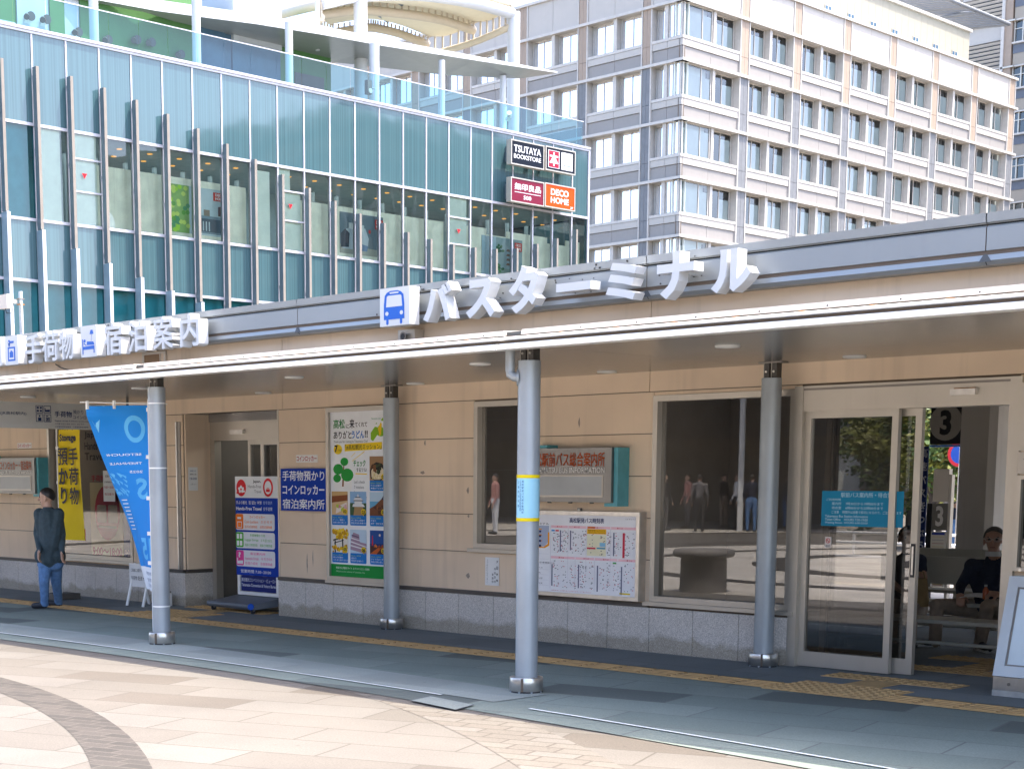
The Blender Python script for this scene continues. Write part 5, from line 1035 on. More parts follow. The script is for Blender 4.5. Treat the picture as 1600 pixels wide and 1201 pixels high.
# the second person, half behind the door leaf
t = thing('person', 'seated person in a dark short-sleeved top half hidden behind the sliding door', 'person', (-7.7, 14.0, 0)); pr = []
hc = J(1418, 842, 14.05); f2 = Vector((.6, -.8, 0)).normalized(); head(pr, hc, f2, 'skin')
S1, S2 = J(1400, 880, 14.1), J(1437, 876, 14.0); E2, W2 = J(1443, 903, 13.95), J(1432, 925, 13.75); E1, W1 = J(1392, 910, 13.9), J(1415, 926, 13.7)
pr += [(hc - UZ * .05, J(1418, 872, 14.08), .05, .055, 'skin'), (J(1418, 880, 14.08), J(1416, 940, 14.0), .12, .14, 'navy_knit'), (S1, S2, .07, .07, 'navy_knit'), (S2, S2 + (E2 - S2) * .5, .062, .055, 'navy_knit'), (S2 + (E2 - S2) * .4, E2, .045, .04, 'skin'), (E2, W2, .04, .028, 'skin'), (S1, E1, .06, .045, 'navy_knit'), (E1, W1, .04, .028, 'skin'),
       (J(1405, 950, 14.0), J(1432, 951, 14.0), .11, .11, 'khaki'), (J(1405, 950, 14.0), J(1395, 950, 13.55), .095, .068, 'khaki'), (J(1432, 951, 14.0), J(1425, 951, 13.55), .095, .068, 'khaki'), (J(1395, 950, 13.55), J(1393, 1003, 13.55), .065, .05, 'khaki'), (J(1425, 951, 13.55), J(1423, 1004, 13.55), .065, .05, 'khaki'), (J(1393, 1005, 13.55), J(1390, 1014, 13.4), .04, .035, 'shoe_dark'), (J(1423, 1005, 13.55), J(1421, 1014, 13.4), .04, .035, 'shoe_dark')]
hand(pr, W2, (-.4, -.8, -.3), (0, 0, 1), 'skin', .6); hand(pr, W1, (.4, -.8, -.3), (0, 0, 1), 'skin', .6); grow(pr, t, .010); face_bits(t, hc, f2); hair(t, hc, f2, 'hair_black')
c = J(1438, 925, 13.72); t = thing('cloth_bag', 'tan cloth bag on the lap of the half hidden person', 'bag', c); g = MB(); mat('tan_cloth', (.34, .235, .11), .9, var=.12, vscale=14)
g.grid(lambda u, v: c + RT * (math.cos(u * 6.283) * (.085 - .03 * v) * (1 + .1 * math.sin(u * 20))) + FH * (math.sin(u * 6.283) * .06) + UZ * (v * .26 - .13), 20, 8, 'tan_cloth'); g.build('bag_body', t); g = MB(); g.tube([c + UZ * .12 - RT * .04, c + UZ * .19 - RT * .02, c + UZ * .19 + RT * .02, c + UZ * .12 + RT * .04], .007, 'tan_cloth', 6); g.build('strap', t)

# the walker at the left (blurred in the photo): dark jacket, blue jeans
t = thing('person', 'person in a dark jacket and blue jeans walking past the yellow banner', 'person', (-16.75, 9.87, 0)); pr = []
Yp = 9.87; fp = Vector((-.75, -.66, 0)).normalized(); base = gz(78, 951); J = lambda x, y, dy=0: onY(base.y + dy, x, y)
hc = J(74, 778); head(pr, hc, fp, 'skin', .95)
Sa, Sb = J(62, 803, -.05), J(91, 803, .08); Ea, Eb = J(58, 833, -.04), J(97, 834, .12); Wa, Wb = J(62, 860, -.18), J(97, 862, .05)
Ha, Hb = J(71, 872, -.03), J(86, 872, .05); Ka, Kb = J(69, 908, -.10), J(88, 910, .12); Aa, Ab = J(70, 943, -.08), J(92, 941, .22)
pr += [(hc - UZ * .05, J(76, 799), .046, .05, 'skin'), (J(76, 806), J(78, 845), .115, .12, 'dark_teal'), (J(78, 845), J(78, 871), .128, .135, 'dark_teal'), (Sa, Sb, .06, .06, 'dark_teal'), (Sa, J(74, 850), .075, .10, 'dark_teal'), (Sb, J(82, 850), .075, .10, 'dark_teal'), (Sa, Ea, .055, .046, 'dark_teal'), (Ea, Wa, .045, .033, 'dark_teal'), (Sb, Eb, .055, .046, 'dark_teal'), (Eb, Wb, .045, .033, 'dark_teal'),
       (Ha + UZ * .03, Hb + UZ * .03, .128, .128, 'dark_teal'), (Ha - UZ * .06, Hb - UZ * .06, .10, .10, 'denim'), (Ha, Ka, .092, .065, 'denim'), (Hb, Kb, .092, .065, 'denim'), (Ka, Aa, .062, .048, 'denim'), (Kb, Ab, .062, .048, 'denim'), (Aa - UZ * .01, Vector((Aa.x, Aa.y, .045)) + fp * .13, .042, .036, 'shoe_dark'), (Ab - UZ * .02, Vector((Ab.x, Ab.y, .05)) + fp * .12, .042, .036, 'shoe_dark')]
hand(pr, Wa, (0, -.2, -1), fp, 'skin', .4, .95); hand(pr, Wb, (0, .0, -1), fp, 'skin', .4, .95); grow(pr, t, .009); face_bits(t, hc, fp, .95); hair(t, hc, fp, 'hair_black', .97)

# bus bay: roof, pillar, hanging bay sign, stop post, banner
t = thing('bay_canopy', 'flat dark canopy over the bus bay behind the waiting room', 'canopy', (-8, 18, 2.8)); g = MB(); g.box(-34, 16, 17.0, 21.5, 2.86, 3.02, 'soffit_metal'); g.build('roof_slab', t)
x0, x1 = onY(17.2, 1500, 700).x, onY(17.2, 1553, 700).x; t = thing('bay_pillar', 'thick grey square pillar behind the seated man', 'pillar', ((x0 + x1) / 2, 17.3, 0)); g = MB(); P = [(x0, 17.2), (x1 - .07, 17.2), (x1, 17.27), (x1, 17.62), (x0, 17.62)]; g.fpoly(WORLD, P, .0, mat('pillar_grey', (.60, .57, .52), .7, var=.05, streak=.1), 2.86); g.build('shaft', t)
Ysn = 18.2; x0, x1 = onY(Ysn, 1455, 640).x, onY(Ysn, 1590, 640).x; z0, z1 = onY(Ysn, 1470, 694).z, 2.62
t = thing('bay_sign', 'black hanging bay sign with a grey circled number three', 'sign', (x0, Ysn, z0)); g = MB(); f = FY(Ysn); g.fbox(f, x0, x1, z0, z1, -.12, 0, flat('#0c0e16')); g.fbox(f, x0, x1, z0 - .03, z0 - .005, -.12, 0, flat('#3d6fc0')); g.build('panel', t)
g = MB(); cx, cz = onY(Ysn, 1478, 660).x, onY(Ysn, 1478, 660).z; g.disc(f, cx, cz, .215, .003, flat('#8c8880')); g.text(f, '3', cx - .075, cx + .075, cz - .15, cz + .15, .006, flat('#0c0e16'), .04)
ux = onY(Ysn, 1554, 650).x; ux1 = onY(Ysn, 1578, 650).x; zy = lambda y: onY(Ysn, 1565, y).z
for s, ya, yb in (('松空', 648, 636), ('atsu Airp', 657, 651), ('勤特', 678, 663), ('muter B', 686, 680)): g.text(f, s, ux, ux1, zy(ya), zy(yb), .004, flat('#8f8e8a'), .02)
g.build('lettering', t); g = MB(); [g.cyl((x, Ysn + .06, z1), (x, Ysn + .06, 2.86), .02, 'alu_dark', k=8) for x in (x0 + .2, x1 - .2)]; g.build('hanger', t)
Yq = 18.4; x0, x1, z0, z1 = rectY(Yq, 1457, 786, 828, 1480); t = thing('bus_stop_post', 'bus stop post with a grey number three plate and white timetables below', 'bus stop', (x0, Yq, 0)); f = FY(Yq)
g = MB(); g.fbox(f, x0 - .07, x0 - .005, .0, z1, -.07, .0, flat('#14151a')); g.fbox(f, x1 + .005, x1 + .04, .0, z1 + .35, -.07, 0, 'alu_frame'); g.fbox(f, x0 + .0, x1, z1 + .02, z1 + .42, -.08, 0, 'alu_frame'); g.build('post', t)
g = MB(); g.fbox(f, x0, x1, z0, z1, -.03, 0, flat('#77756f')); g.text(f, '3', x0 + (x1 - x0) * .25, x0 + (x1 - x0) * .75, z0 + .05, z1 - .03, .004, flat('#d8d6d0'), .03); g.build('number_plate', t)
g = MB()
for ya, yb, hd in ((829, 873, '#3a4a9a'), (874, 900, '#2c3f8c'), (901, 918, '#8a8a90')):
    a, b_ = onY(Yq, 1470, yb).z, onY(Yq, 1470, ya).z; g.fbox(f, x0, x1 - .01, a + .01, b_ - .01, -.03, .002, flat('#d9d6cc')); g.fbox(f, x0 + .01, x1 - .02, b_ - .05, b_ - .02, .002, .004, flat(hd))
    for k in range(6): v = b_ - .07 - k * (b_ - a - .1) / 6; g.fbox(f, x0 + .02, x1 - .03, v - .005, v, .002, .004, flat(('#c8b85a', '#9a9aa4', '#b06a6a')[k % 3]))
g.build('timetable', t)
x0, x1, z0, z1 = rectY(16.9, 1437, 697, 905, 1446); t = thing('bay_banner', 'narrow dark blue vertical banner behind the open door leaf', 'banner', (x0, 16.9, 0)); g = MB(); f = FY(16.9); g.fbox(f, x0, x1, z0, z1, -.02, 0, flat('#1d3470')); g.vtext(f, '高速バスきっぷうりば', x0 + .005, x1 - .005, z0, z1, .002, flat('#c8cfe2'), .02); g.build('cloth', t); g = MB(); g.cyl((x0 - .02, 16.9, 0), (x0 - .02, 16.9, z1), .012, 'alu_dark', k=8); g.build('pole', t)
# ---------------------------------------------------------------- glass station-front building (facade plane X = -50)
XG = -50.; GF = FX(XG)
ZT, Z1, Z2, Z3 = 16.47, 13.36, 10.23, 8.20            # roof line, window head, window sill, lower band
M0, MS = 29.51, 1.3165; MUL = [M0 + MS * k for k in range(-3, 22)]; YE = 58.29
def spandrel(name, col, ior=1.9):
    m = mat(name, col, .06, var=.0, ior=ior); n, l = m.node_tree.nodes, m.node_tree.links; b = n['Principled BSDF']; b.inputs['Specular IOR Level'].default_value = .62
    geo = n.new('ShaderNodeNewGeometry'); sp = n.new('ShaderNodeSeparateXYZ'); l.new(geo.outputs['Position'], sp.inputs[0])
    w = n.new('ShaderNodeMath'); w.operation = 'MULTIPLY'; w.inputs[1].default_value = 62; l.new(sp.outputs[1], w.inputs[0])
    s_ = n.new('ShaderNodeMath'); s_.operation = 'SINE'; l.new(w.outputs[0], s_.inputs[0])
    t = n.new('ShaderNodeTexNoise'); t.noise_dimensions = '1D'; t.inputs['Scale'].default_value = 9; l.new(sp.outputs[1], t.inputs['W'])
    a = n.new('ShaderNodeMath'); a.operation = 'MULTIPLY_ADD'; a.inputs[1].default_value = .10; l.new(s_.outputs[0], a.inputs[0]); l.new(t.outputs[0], a.inputs[2])
    r = n.new('ShaderNodeValToRGB'); e = r.color_ramp.elements; e[0].position = .3; e[1].position = .7
    e[0].color = tuple(c * .86 for c in col) + (1,); e[1].color = tuple(c * 1.12 for c in col) + (1,)
    l.new(a.outputs[0], r.inputs[0]); l.new(r.outputs[0], b.inputs['Base Color'])
    bt = n.new('ShaderNodeTexNoise'); bt.inputs['Scale'].default_value = .55; bt.inputs['Detail'].default_value = 1.5; l.new(geo.outputs['Position'], bt.inputs['Vector'])
    bp = n.new('ShaderNodeBump'); bp.inputs['Strength'].default_value = .18; bp.inputs['Distance'].default_value = .05; l.new(bt.outputs[0], bp.inputs['Height']); l.new(bp.outputs[0], b.inputs['Normal'])
    return m
spandrel('spandrel_glass', (.052, .108, .126), 1.62)
glass('shop_glass', (.90, .99, .95), 1.7, .22, .5); glass('teal_glass', (.20, .55, .60), 1.6, .22, .5); glass('rail_glass', (.38, .66, .73), 1.5)
mat('mullion_white', (.46, .46, .51), .4, metal=.2); mat('fin_grey', (.15, .20, .235), .45, metal=.4); mat('fin_white', (.55, .57, .61), .4, metal=.2); mat('fin_blue', (.26, .36, .44), .35, metal=.3)
mat('fin_edge', (.22, .195, .17), .5); mat('mast_white', (.48, .50, .54), .4, var=.03)
GB = thing('glass_building', 'teal glass curtain wall building with white mullions and a roof terrace behind the terminal', 'building', (-60, 45, 0))
g = MB(); g.box(-78, XG - .32, 20, YE - .05, Z1 + .05, ZT - .1, 'interior_dark'); g.box(-78, XG - .12, 20, YE - .05, Z2 - .30, Z2 - .02, 'interior_wall'); g.box(-78, XG - .32, 20, YE - .05, Z3 + .05, Z2 - .3, 'interior_dark'); g.box(-50.5, -50.4, 20, YE - .3, 4.7, Z3 + .05, mat('backing_teal', (.62, .80, .80), .8)); g.box(-50.3, -50.25, 24, MUL[2] + MS - .1, Z2, Z1, 'backing_teal'); g.box(-78, -77.8, 20, YE - .05, 0, Z1, 'interior_dark'); g.box(-78, XG - .32, 20, 20.2, 0, ZT, 'interior_dark')  # teal backing sheets added behind the panes to brighten the glass
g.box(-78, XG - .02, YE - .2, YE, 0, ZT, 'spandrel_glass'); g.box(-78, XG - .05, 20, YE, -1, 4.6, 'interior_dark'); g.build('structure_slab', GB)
ys = [24.3] + MUL + [YE]
def glass_cell(name, y0, y1, z0, z1, m):
    q = MB(); q.fquad(GF, y0, y1, z0, z1, 0, m); q.build(name, GB)
for k, (a, c) in enumerate(zip(ys, ys[1:])):
    glass_cell('spandrel_panel', a + .03, c - .03, Z1 + .05, ZT - .16, 'spandrel_glass')
    glass_cell('lower_panel', a + .03, c - .03, Z3 + .05, Z2 - .05, 'spandrel_glass')
    glass_cell('lower_window', a + .03, c - .03, 4.7, Z3 - .05, 'teal_glass')
    glass_cell('shop_window', a + .03, c - .03, Z2 + .05, Z1 - .05, 'teal_glass' if k in (0, 1, 2, 3) else 'shop_glass')
g = MB()
for y in MUL + [YE - .03]: g.fbox(GF, y - .032, y + .032, 4.7, ZT - .17, -.10, .03, 'mullion_white')
g.build('mullion', GB)
g = MB()
for z in (Z1, Z2, Z3): g.fbox(GF, 24, YE, z - .05, z + .05, -.1, .045, 'mullion_white')
g.fbox(GF, 24, YE + .05, ZT - .16, ZT - .075, -.2, .05, 'mullion_white'); g.fbox(GF, 24, YE + .05, ZT - .07, ZT + .02, -.3, .09, 'mullion_white'); g.fbox(GF, 24, YE, ZT - .075, ZT - .07, -.2, .03, 'joint_dark')
g.fbox(GF, YE - .05, YE + .06, 4, ZT - .16, -.3, .05, 'mullion_white'); g.build('transom', GB)
# stand-off fins: their heads follow a wave along the front
fpx = [(5, 92), (52, 103), (103, 118), (155, 136), (205, 155), (254, 177), (302, 200), (348, 224), (392, 248), (436, 272), (478, 293), (517, 313), (557, 333), (596, 348), (632, 362), (669, 373), (703, 381), (736, 386), (767, 388), (799, 387), (832, 380), (860, 371), (889, 357)]
fb = {0: 330, 1: 358, 2: 387, 3: 410, 4: 432, 5: 453, 6: 471, 7: 489, 8: 507}
for i, (px_, py_) in enumerate(fpx):
    y = MUL[3 + i - 1]; zt_ = onX(XG + .3, px_, py_).z; zb_ = onX(XG + .3, px_ + 6, fb[i]).z if i in fb else 4.7
    g = MB(); g.fbox(GF, y - .05, y + .05, zb_, zt_, .10, .34, 'fin_grey'); g.fbox(GF, y - .055, y + .055, zb_, zt_, .34, .35, 'fin_edge')
    for zz_ in (zb_ + .3, (zb_ + zt_) / 2, zt_ - .3): g.fbox(GF, y - .02, y + .02, zz_ - .04, zz_ + .04, .03, .10, 'steel')
    g.build('fin', GB)
    if i in fb: g = MB(); g.fbox(GF, y - .06, y + .06, 4.7, zb_ - .02, .06, .42, 'fin_blue'); g.fbox(GF, y - .065, y + .065, 4.7, zb_ - .02, .42, .44, 'fin_white'); g.build('fin', GB, 'wider pale lower fin')
# shop interior: display wall, curtains, pictures, ceiling lamps
mat('display_board', (.88, .88, .72), .8, var=.10, vscale=2.5, streak=.18); mat('curtain_pale', (.84, .92, .82), .85, var=.05); mat('ceiling_dark', (.30, .37, .40), .8)
g = MB(); DX = XG - .30; IF = FX(DX)
def mY(k): return MUL[2] + MS * k                      # left edge of bay k
for k in range(0, 24):
    a, c = mY(k), min(mY(k + 1), YE - .1)
    if k in (1,): g.fquad(FX(XG - .13), a + .05, c - .25, Z2, Z1, 0, 'curtain_pale')
    elif k in (2,): g.fquad(FX(XG - .13), a + .05, c - .12, Z2, Z1, 0, 'curtain_pale')
    elif k in (9, 16): g.fquad(FX(XG - .13), a + .05, c - .1, Z2, Z1 - .9, 0, 'curtain_pale'); g.fquad(FX(XG - .13), a + .05, a + (.7 if k == 9 else 1.2), Z2, Z1, .01, 'curtain_pale')
    elif k == 8: g.fquad(FX(XG - .13), a + .25, c - .3, Z2, Z1 - .25, 0, 'curtain_pale')
    elif k >= 3: g.fbox(IF, a, c, Z2, Z2 + (2.05 if k > 9 else 2.2) - (.25 if k in (18, 21) else 0), -.08, 0, 'display_board')
g.build('display_wall', GB)
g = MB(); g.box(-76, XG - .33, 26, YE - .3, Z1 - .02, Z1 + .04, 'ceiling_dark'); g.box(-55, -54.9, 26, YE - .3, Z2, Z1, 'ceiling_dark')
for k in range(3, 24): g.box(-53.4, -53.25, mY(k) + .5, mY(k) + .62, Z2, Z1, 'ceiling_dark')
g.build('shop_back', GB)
mat('lamp_warm', (.5, .3, .1), emit=(1, .45, .10, .16)); g = MB()
for k in range(3, 23):
    for dx, dy in ((1.3, .3), (2.6, .9)): g.disc(Fr((XG - dx, mY(k) + dy, Z1 - .03), (1, 0, 0), (0, 1, 0), (0, 0, -1)), 0, 0, .10, 0, 'lamp_warm', .02)
g.build('ceiling_lamp', GB)
sl_ = bpy.data.lights.new('shop_light', 'AREA'); sl_.shape = 'RECTANGLE'; sl_.size = 2.2; sl_.size_y = 28; sl_.energy = 45; sl_.color = (.85, .95, 1)   # the lit shop behind the glass
slo = bpy.data.objects.new('shop_light', sl_); COL.objects.link(slo); slo.location = (XG - 2.4, 44, Z1 - .06)
g = MB()
for k in (2, 9, 16):
    for z in (Z2 + 2.25, Z2 + 1.15): g.fbox(GF, mY(k) + .03, mY(k + 1) - .03, z - .03, z + .03, -.08, .03, 'mullion_white')
g.build('opening_rail', GB)
g = MB()
for k in (2, 9, 16): y = mY(k) + .62; g.fpoly(GF, [(y - .10, Z2 + 1.78), (y, Z2 + 1.60), (y + .10, Z2 + 1.78)], .006, flat('#d01f2c'))
g.build('access_mark', GB)
def shop_poster(k0, u0, u1, v0, v1, bg, fn, label):
    a = mY(k0) + u0; c = mY(k0) + u1; q = MB(); q.fbox(IF, a, c, Z2 + v0, Z2 + v1, .005, .02, flat(bg))
    class T:
        def p(s, u, v, n=0): return IF.p(a + u * (c - a), Z2 + v0 + v * (v1 - v0), .022 + n)
    fn(q, T()); o = q.build('shop_poster'); tag(o, label, 'poster')
def deco(q, T, u0, u1, v0, v1):
    q.fpoly(T, [(u0, v0), (u1, v0), (u1, v1), (u0, v1)], .02, flat('#d03a2c')); w, h = u1 - u0, v1 - v0
    q.text(T, 'DECO', u0 + w * .15, u1 - w * .15, v0 + h * .55, v1 - h * .12, .024, flat('#f0e8e4'), .04); q.text(T, 'HOME', u0 + w * .15, u1 - w * .15, v0 + h * .12, v0 + h * .45, .024, flat('#f0e8e4'), .04)
def pa(q, T):
    q.fpoly(T, [(0, 0), (.36, 0), (.36, 1), (0, 1)], .001, flat('#8fb86a')); rr = random.Random(4)
    for i in range(40): q.disc(T, rr.uniform(.02, .34), rr.uniform(.04, .98), .035, .002 + i * 1e-5, flat(rr.choice(('#a8d848', '#6aa84a', '#c8e070', '#5a9a6a'))), ry=.05, k=8)
    q.fpoly(T, [(.42, .04), (.95, .04), (.95, .42), (.42, .42)], .001, flat('#78909a')); q.fpoly(T, [(.45, .08), (.92, .08), (.92, .36), (.45, .36)], .002, flat('#4a5c68'))
    for i in range(5): q.fpoly(T, [(.48 + i * .05, .10), (.50 + i * .05, .10), (.50 + i * .05, .30), (.48 + i * .05, .30)], .003, flat('#b8c8cc'))
    q.fpoly(T, [(.60, .42), (.70, .42), (.70, .55), (.60, .55)], .002, flat('#8a7f70')); q.fpoly(T, [(.84, .44), (.88, .44), (.90, .66), (.84, .64)], .002, flat('#5a4038')); deco(q, T, .76, .97, .76, .94)
shop_poster(5, .3, 3.05, .25, 1.95, '#b9ccd0', pa, 'large shop window picture with green leaves, a grey shelf and a red square mark')
def pb(q, T):
    q.fpoly(T, [(0, 0), (1, 0), (1, .16), (0, .22)], .001, flat('#a8a89c')); q.fpoly(T, [(.05, .12), (.62, .10), (.66, .42), (.58, .66), (.30, .70), (.12, .58)], .002, flat('#b9c6cc')); q.fpoly(T, [(.02, .14), (.2, .16), (.22, .5), (.12, .6), (.02, .48)], .003, flat('#3c4650'))
    q.fpoly(T, [(.3, .12), (.62, .1), (.64, .24), (.34, .3)], .004, flat('#6a86a4')); q.fpoly(T, [(.2, .62), (.36, .60), (.36, .76), (.2, .76)], .003, flat('#dce0dc')); q.fpoly(T, [(.4, .6), (.56, .58), (.55, .74), (.4, .74)], .003, flat('#c9d2d0')); q.disc(T, .68, .6, .03, .004, flat('#c84a44'), ry=.05, k=10); deco(q, T, .80, .985, .68, .92)
shop_poster(11, .75, 3.1, .25, 1.85, '#6f8088', pb, 'shop window picture of a made bed with a red square mark at its right')
def pc(q, T):
    q.fpoly(T, [(0, 0), (.35, 0), (.35, 1), (0, 1)], .001, flat('#a9c2cc')); rr = random.Random(8)
    for i in range(26): q.disc(T, rr.uniform(.36, .54), rr.choice((rr.uniform(.08, .3), rr.uniform(.62, .85))), .03, .002 + i * 1e-5, flat(rr.choice(('#3f6a4a', '#2c5238', '#5c8a5a'))), ry=.035, k=8)
    for v in (.3, .42, .54, .66): q.fpoly(T, [(.6, v), (.7, v), (.68, v + .06), (.62, v + .06)], .003, flat('#7a5a44'))
    q.fpoly(T, [(.4, .04), (.72, .04), (.70, .2), (.42, .22)], .0018, flat('#8a9a90')); deco(q, T, .80, .98, .70, .92)
shop_poster(17, 1.0, 3.6, .1, 1.75, '#93a8aa', pc, 'shop window picture with plants and baskets and a red square mark')
# sign boxes
def sign_box(xl, yt, yb, xr, bg, fn, label):
    y0, y1, z0, z1 = rectX(XG + .62, xl, yt, yb, xr); f = FX(XG + .62); t = thing('shop_sign', label, 'sign', (XG + .4, y0, z0))
    q = MB(); q.fbox(f, y0, y1, z0, z1, -.26, -.01, 'alu_frame'); q.frame(f, y0, y1, z0, z1, .05, -.01, .02, 'alu_frame'); [q.fbox(f, y0 + .3 + i * (y1 - y0 - .7), y0 + .4 + i * (y1 - y0 - .7), z0 + .2, z1 - .2, -.62, -.26, 'fin_grey') for i in (0, 1)]; q.build('box', t)
    q = MB(); q.fquad(f, y0 + .05, y1 - .05, z0 + .05, z1 - .05, 0, flat(bg, .3)); q.build('face', t)
    class T:
        def p(s, u, v, n=0): return f.p(y0 + .05 + u * (y1 - y0 - .1), z0 + .05 + v * (z1 - z0 - .1), n + .004)
    q = MB(); fn(q, T()); q.build('lettering', t)
WH = flat('#d0d2d8')
def s1(q, T): q.text(T, 'TSUTAYA', .07, .93, .52, .84, 0, WH, .018); q.text(T, 'BOOKSTORE', .07, .93, .24, .44, 0, WH, .015)
def s2(q, T):
    q.fpoly(T, [(.07, .10), (.46, .10), (.46, .90), (.07, .90)], 0, WH); q.fpoly(T, [(.09, .125), (.44, .125), (.44, .875), (.09, .875)], .003, flat('#8a1a34')); q.text(T, '本', .12, .41, .2, .8, .006, WH, .05)
    q.fpoly(T, [(.53, .10), (.93, .10), (.93, .90), (.53, .90)], 0, WH); D = flat('#5a6a8a')
    for pts in ([(.66, .42), (.80, .42), (.80, .45), (.66, .45)], [(.66, .42), (.675, .42), (.675, .62), (.66, .62)], [(.785, .42), (.80, .42), (.80, .62), (.785, .62)], [(.66, .60), (.73, .74), (.73, .70), (.675, .58)], [(.73, .74), (.80, .60), (.785, .58), (.73, .70)], [(.72, .42), (.74, .42), (.74, .56), (.72, .56)], [(.60, .28), (.86, .28), (.86, .32), (.60, .32)]): q.fpoly(T, pts, .004, D)
def s3(q, T): q.text(T, '無印良品', .10, .92, .52, .82, 0, WH, .035); q.fpoly(T, [(.10, .40), (.92, .40), (.92, .425), (.10, .425)], 0, WH); q.text(T, '500', .38, .62, .12, .30, 0, WH, .02)
def s4(q, T): q.text(T, 'DECO', .18, .80, .54, .84, 0, WH, .03); q.text(T, 'HOME', .18, .80, .18, .46, 0, WH, .03); q.text(T, '2F', .86, .96, .05, .14, 0, WH, .03)
sign_box(798.5, 217, 256, 850, '#0b1220', s1, 'dark navy sign box with white bookstore lettering high on the glass building')
sign_box(852.5, 227.5, 265.5, 899, '#0b1220', s2, 'dark navy sign box with a red square character and a white square')
sign_box(798, 275.7, 314.5, 850, '#6c1a32', s3, 'maroon sign box with white characters and number below the navy ones')
sign_box(851.5, 285, 323, 898.5, '#e64400', s4, 'bright orange sign box with white lettering at the end of the glass building')

# roof terrace: glass balustrade, set-back wall, posts, sweeping canopy slab
t = thing('glass_balustrade', 'clear green-tinted glass balustrade along the roof terrace edge', 'railing', (XG - .25, 45, ZT)); RZ = ZT + 1.16
ry = 24.
while ry < YE - .3:
    q = MB(); e = min(ry + 1.25, YE - .15); q.fquad(FX(XG - .25), ry + .008, e - .008, ZT + .0, RZ, 0, 'rail_glass'); q.build('glass_panel', t); ry += 1.25
q = MB(); q.box(XG - .27, XG - .23, 24, YE - .1, RZ, RZ + .035, 'mullion_white'); q.build('top_rail', t)
q = MB(); q.fquad(FY(YE - .2), -55, XG - .3, ZT, RZ - .25, 0, 'rail_glass'); q.box(-55, XG - .3, YE - .215, YE - .185, RZ - .25, RZ - .22, 'mullion_white'); q.build('end_panel', t)
q = MB(); q.box(-78, XG - .31, 20, YE - .25, ZT - .1, ZT - .02, 'pale_slabs'); q.build('terrace_floor', GB)
TW = thing('terrace_pavilion', 'set-back roof terrace pavilion with green and white striped walls', 'building', (-57, 38, ZT))
mat('green_wall', (.055, .155, .045), .6, var=.05); mat('white_wall', (.42, .45, .50), .5, var=.03); mat('blue_glass', (.06, .12, .19), .15, spec=.25)
PX = -55.6; PF = FX(PX); Pv = lambda px: onX(PX, px, 100).y
q = MB(); SEG = [(-80, 28, 'green_wall'), (28, 74, 'white_wall'), (74, 79, 'white_wall'), (79, 102, 'green_wall'), (102, 126, 'white_wall'), (126, 303, 'green_wall'), (303, 362, 'blue_glass'), (362, 437, 'blue_glass'), (437, 517, 'green_wall')]
for i, (a, c, m_) in enumerate(SEG): ya, yb = Pv(a), Pv(c); q.box(PX - (4 if i < 6 else 3), PX + (.06 if i % 2 else 0), ya + .004, yb - .004, ZT - .02, 20.3 if i > 5 else 21.2, m_)
q.build('wall', TW)
q = MB(); q.fbox(PF, Pv(-60), Pv(25), ZT + .0, ZT + 1.75, .0, .05, 'mullion_white'); q.fbox(PF, Pv(-55), Pv(22), ZT + .0, ZT + 1.65, .05, .06, 'blue_glass'); q.build('window', TW)
q = MB(); q.box(PX - 3, PX + .1, Pv(300), Pv(350), ZT, 20.25, 'blue_glass'); q.box(PX - 2, PX + .16, Pv(362) + .0, Pv(437), ZT + 2.9, 23.2, 'white_wall'); q.build('upper_block', TW)
q = MB()
for px_ in (105 / 10 + 400, 48.): pass
q.fbox(PF, Pv(460), Pv(505), ZT + .2, ZT + 2.2, .0, .05, 'interior_dark'); [q.disc(PF, Pv(468 + 14 * k), ZT + 1.2, .5, .06, 'black', .2, k=18) for k in (0, 1, 2)]; q.build('air_unit', TW)
for px_, py_ in ((42, 24), (67, 29), (117, 49), (164, 61), (209, 61), (232, 65), (278, 84)):
    c = onX(PX + .2, px_, py_); q = MB(); q.cyl(c - Vector((.2, 0, 0)), c - Vector((.05, 0, 0)), .03, 'dark_bracket', k=8); q.cyl(c, c + Vector((.18, -.12, -.12)), .085, 'dark_bracket', r2=.11, k=14); q.cyl(c + Vector((-.02, .18, .0)), c + Vector((.02, .18, .0)), .17, 'dark_bracket', k=14); q.build('spotlight', TW)
CZ2 = 20.0
TC = thing('terrace_canopy', 'long white tapering canopy slab over the roof terrace', 'canopy', (-53, 45, CZ2)); P0 = [gz(x, y, CZ2) for x, y in ((150, -18), (246, 0), (330, 12), (400, 22), (500, 40), (600, 61), (740, 87), (871, 112))]
P1 = [gz(x, y, CZ2 - .42) for x, y in ((60, -14), (126, 0), (225, 19), (303, 43), (400, 68), (520, 97), (700, 118), (812, 123))]
q = MB(); n_ = len(P0); A_ = [Vector((p.x, p.y, CZ2)) for p in P0]; B_ = [Vector((p.x, p.y, CZ2 - .42 * (1 - .85 * (i / (n_ - 1)) ** 3))) for i, p in enumerate(P0)]; C_ = [Vector((p.x, p.y, CZ2 - .42)) for p in P1]; D_ = [Vector((p.x, p.y, CZ2)) for p in P1]
V = A_ + B_ + C_ + D_; fs = []
for i in range(n_ - 1):
    for r_ in range(4): a, c = r_ * n_, ((r_ + 1) % 4) * n_; fs.append((a + i, a + i + 1, c + i + 1, c + i))
fs += [(0, n_, 2 * n_, 3 * n_), (n_ - 1, 4 * n_ - 1, 3 * n_ - 1, 2 * n_ - 1)]; mat('slab_white', (.56, .57, .58), .35, var=.03); mat('slab_soffit', (.24, .25, .265), .3, metal=.3, var=.05); V2 = V
q.add(V, fs, 'slab_white'); q.add([v + Vector((0, 0, -.006)) for v in B_ + C_], [(i, i + 1, n_ + i + 1, n_ + i) for i in range(n_ - 1)], 'slab_soffit'); q.build('slab', TC)
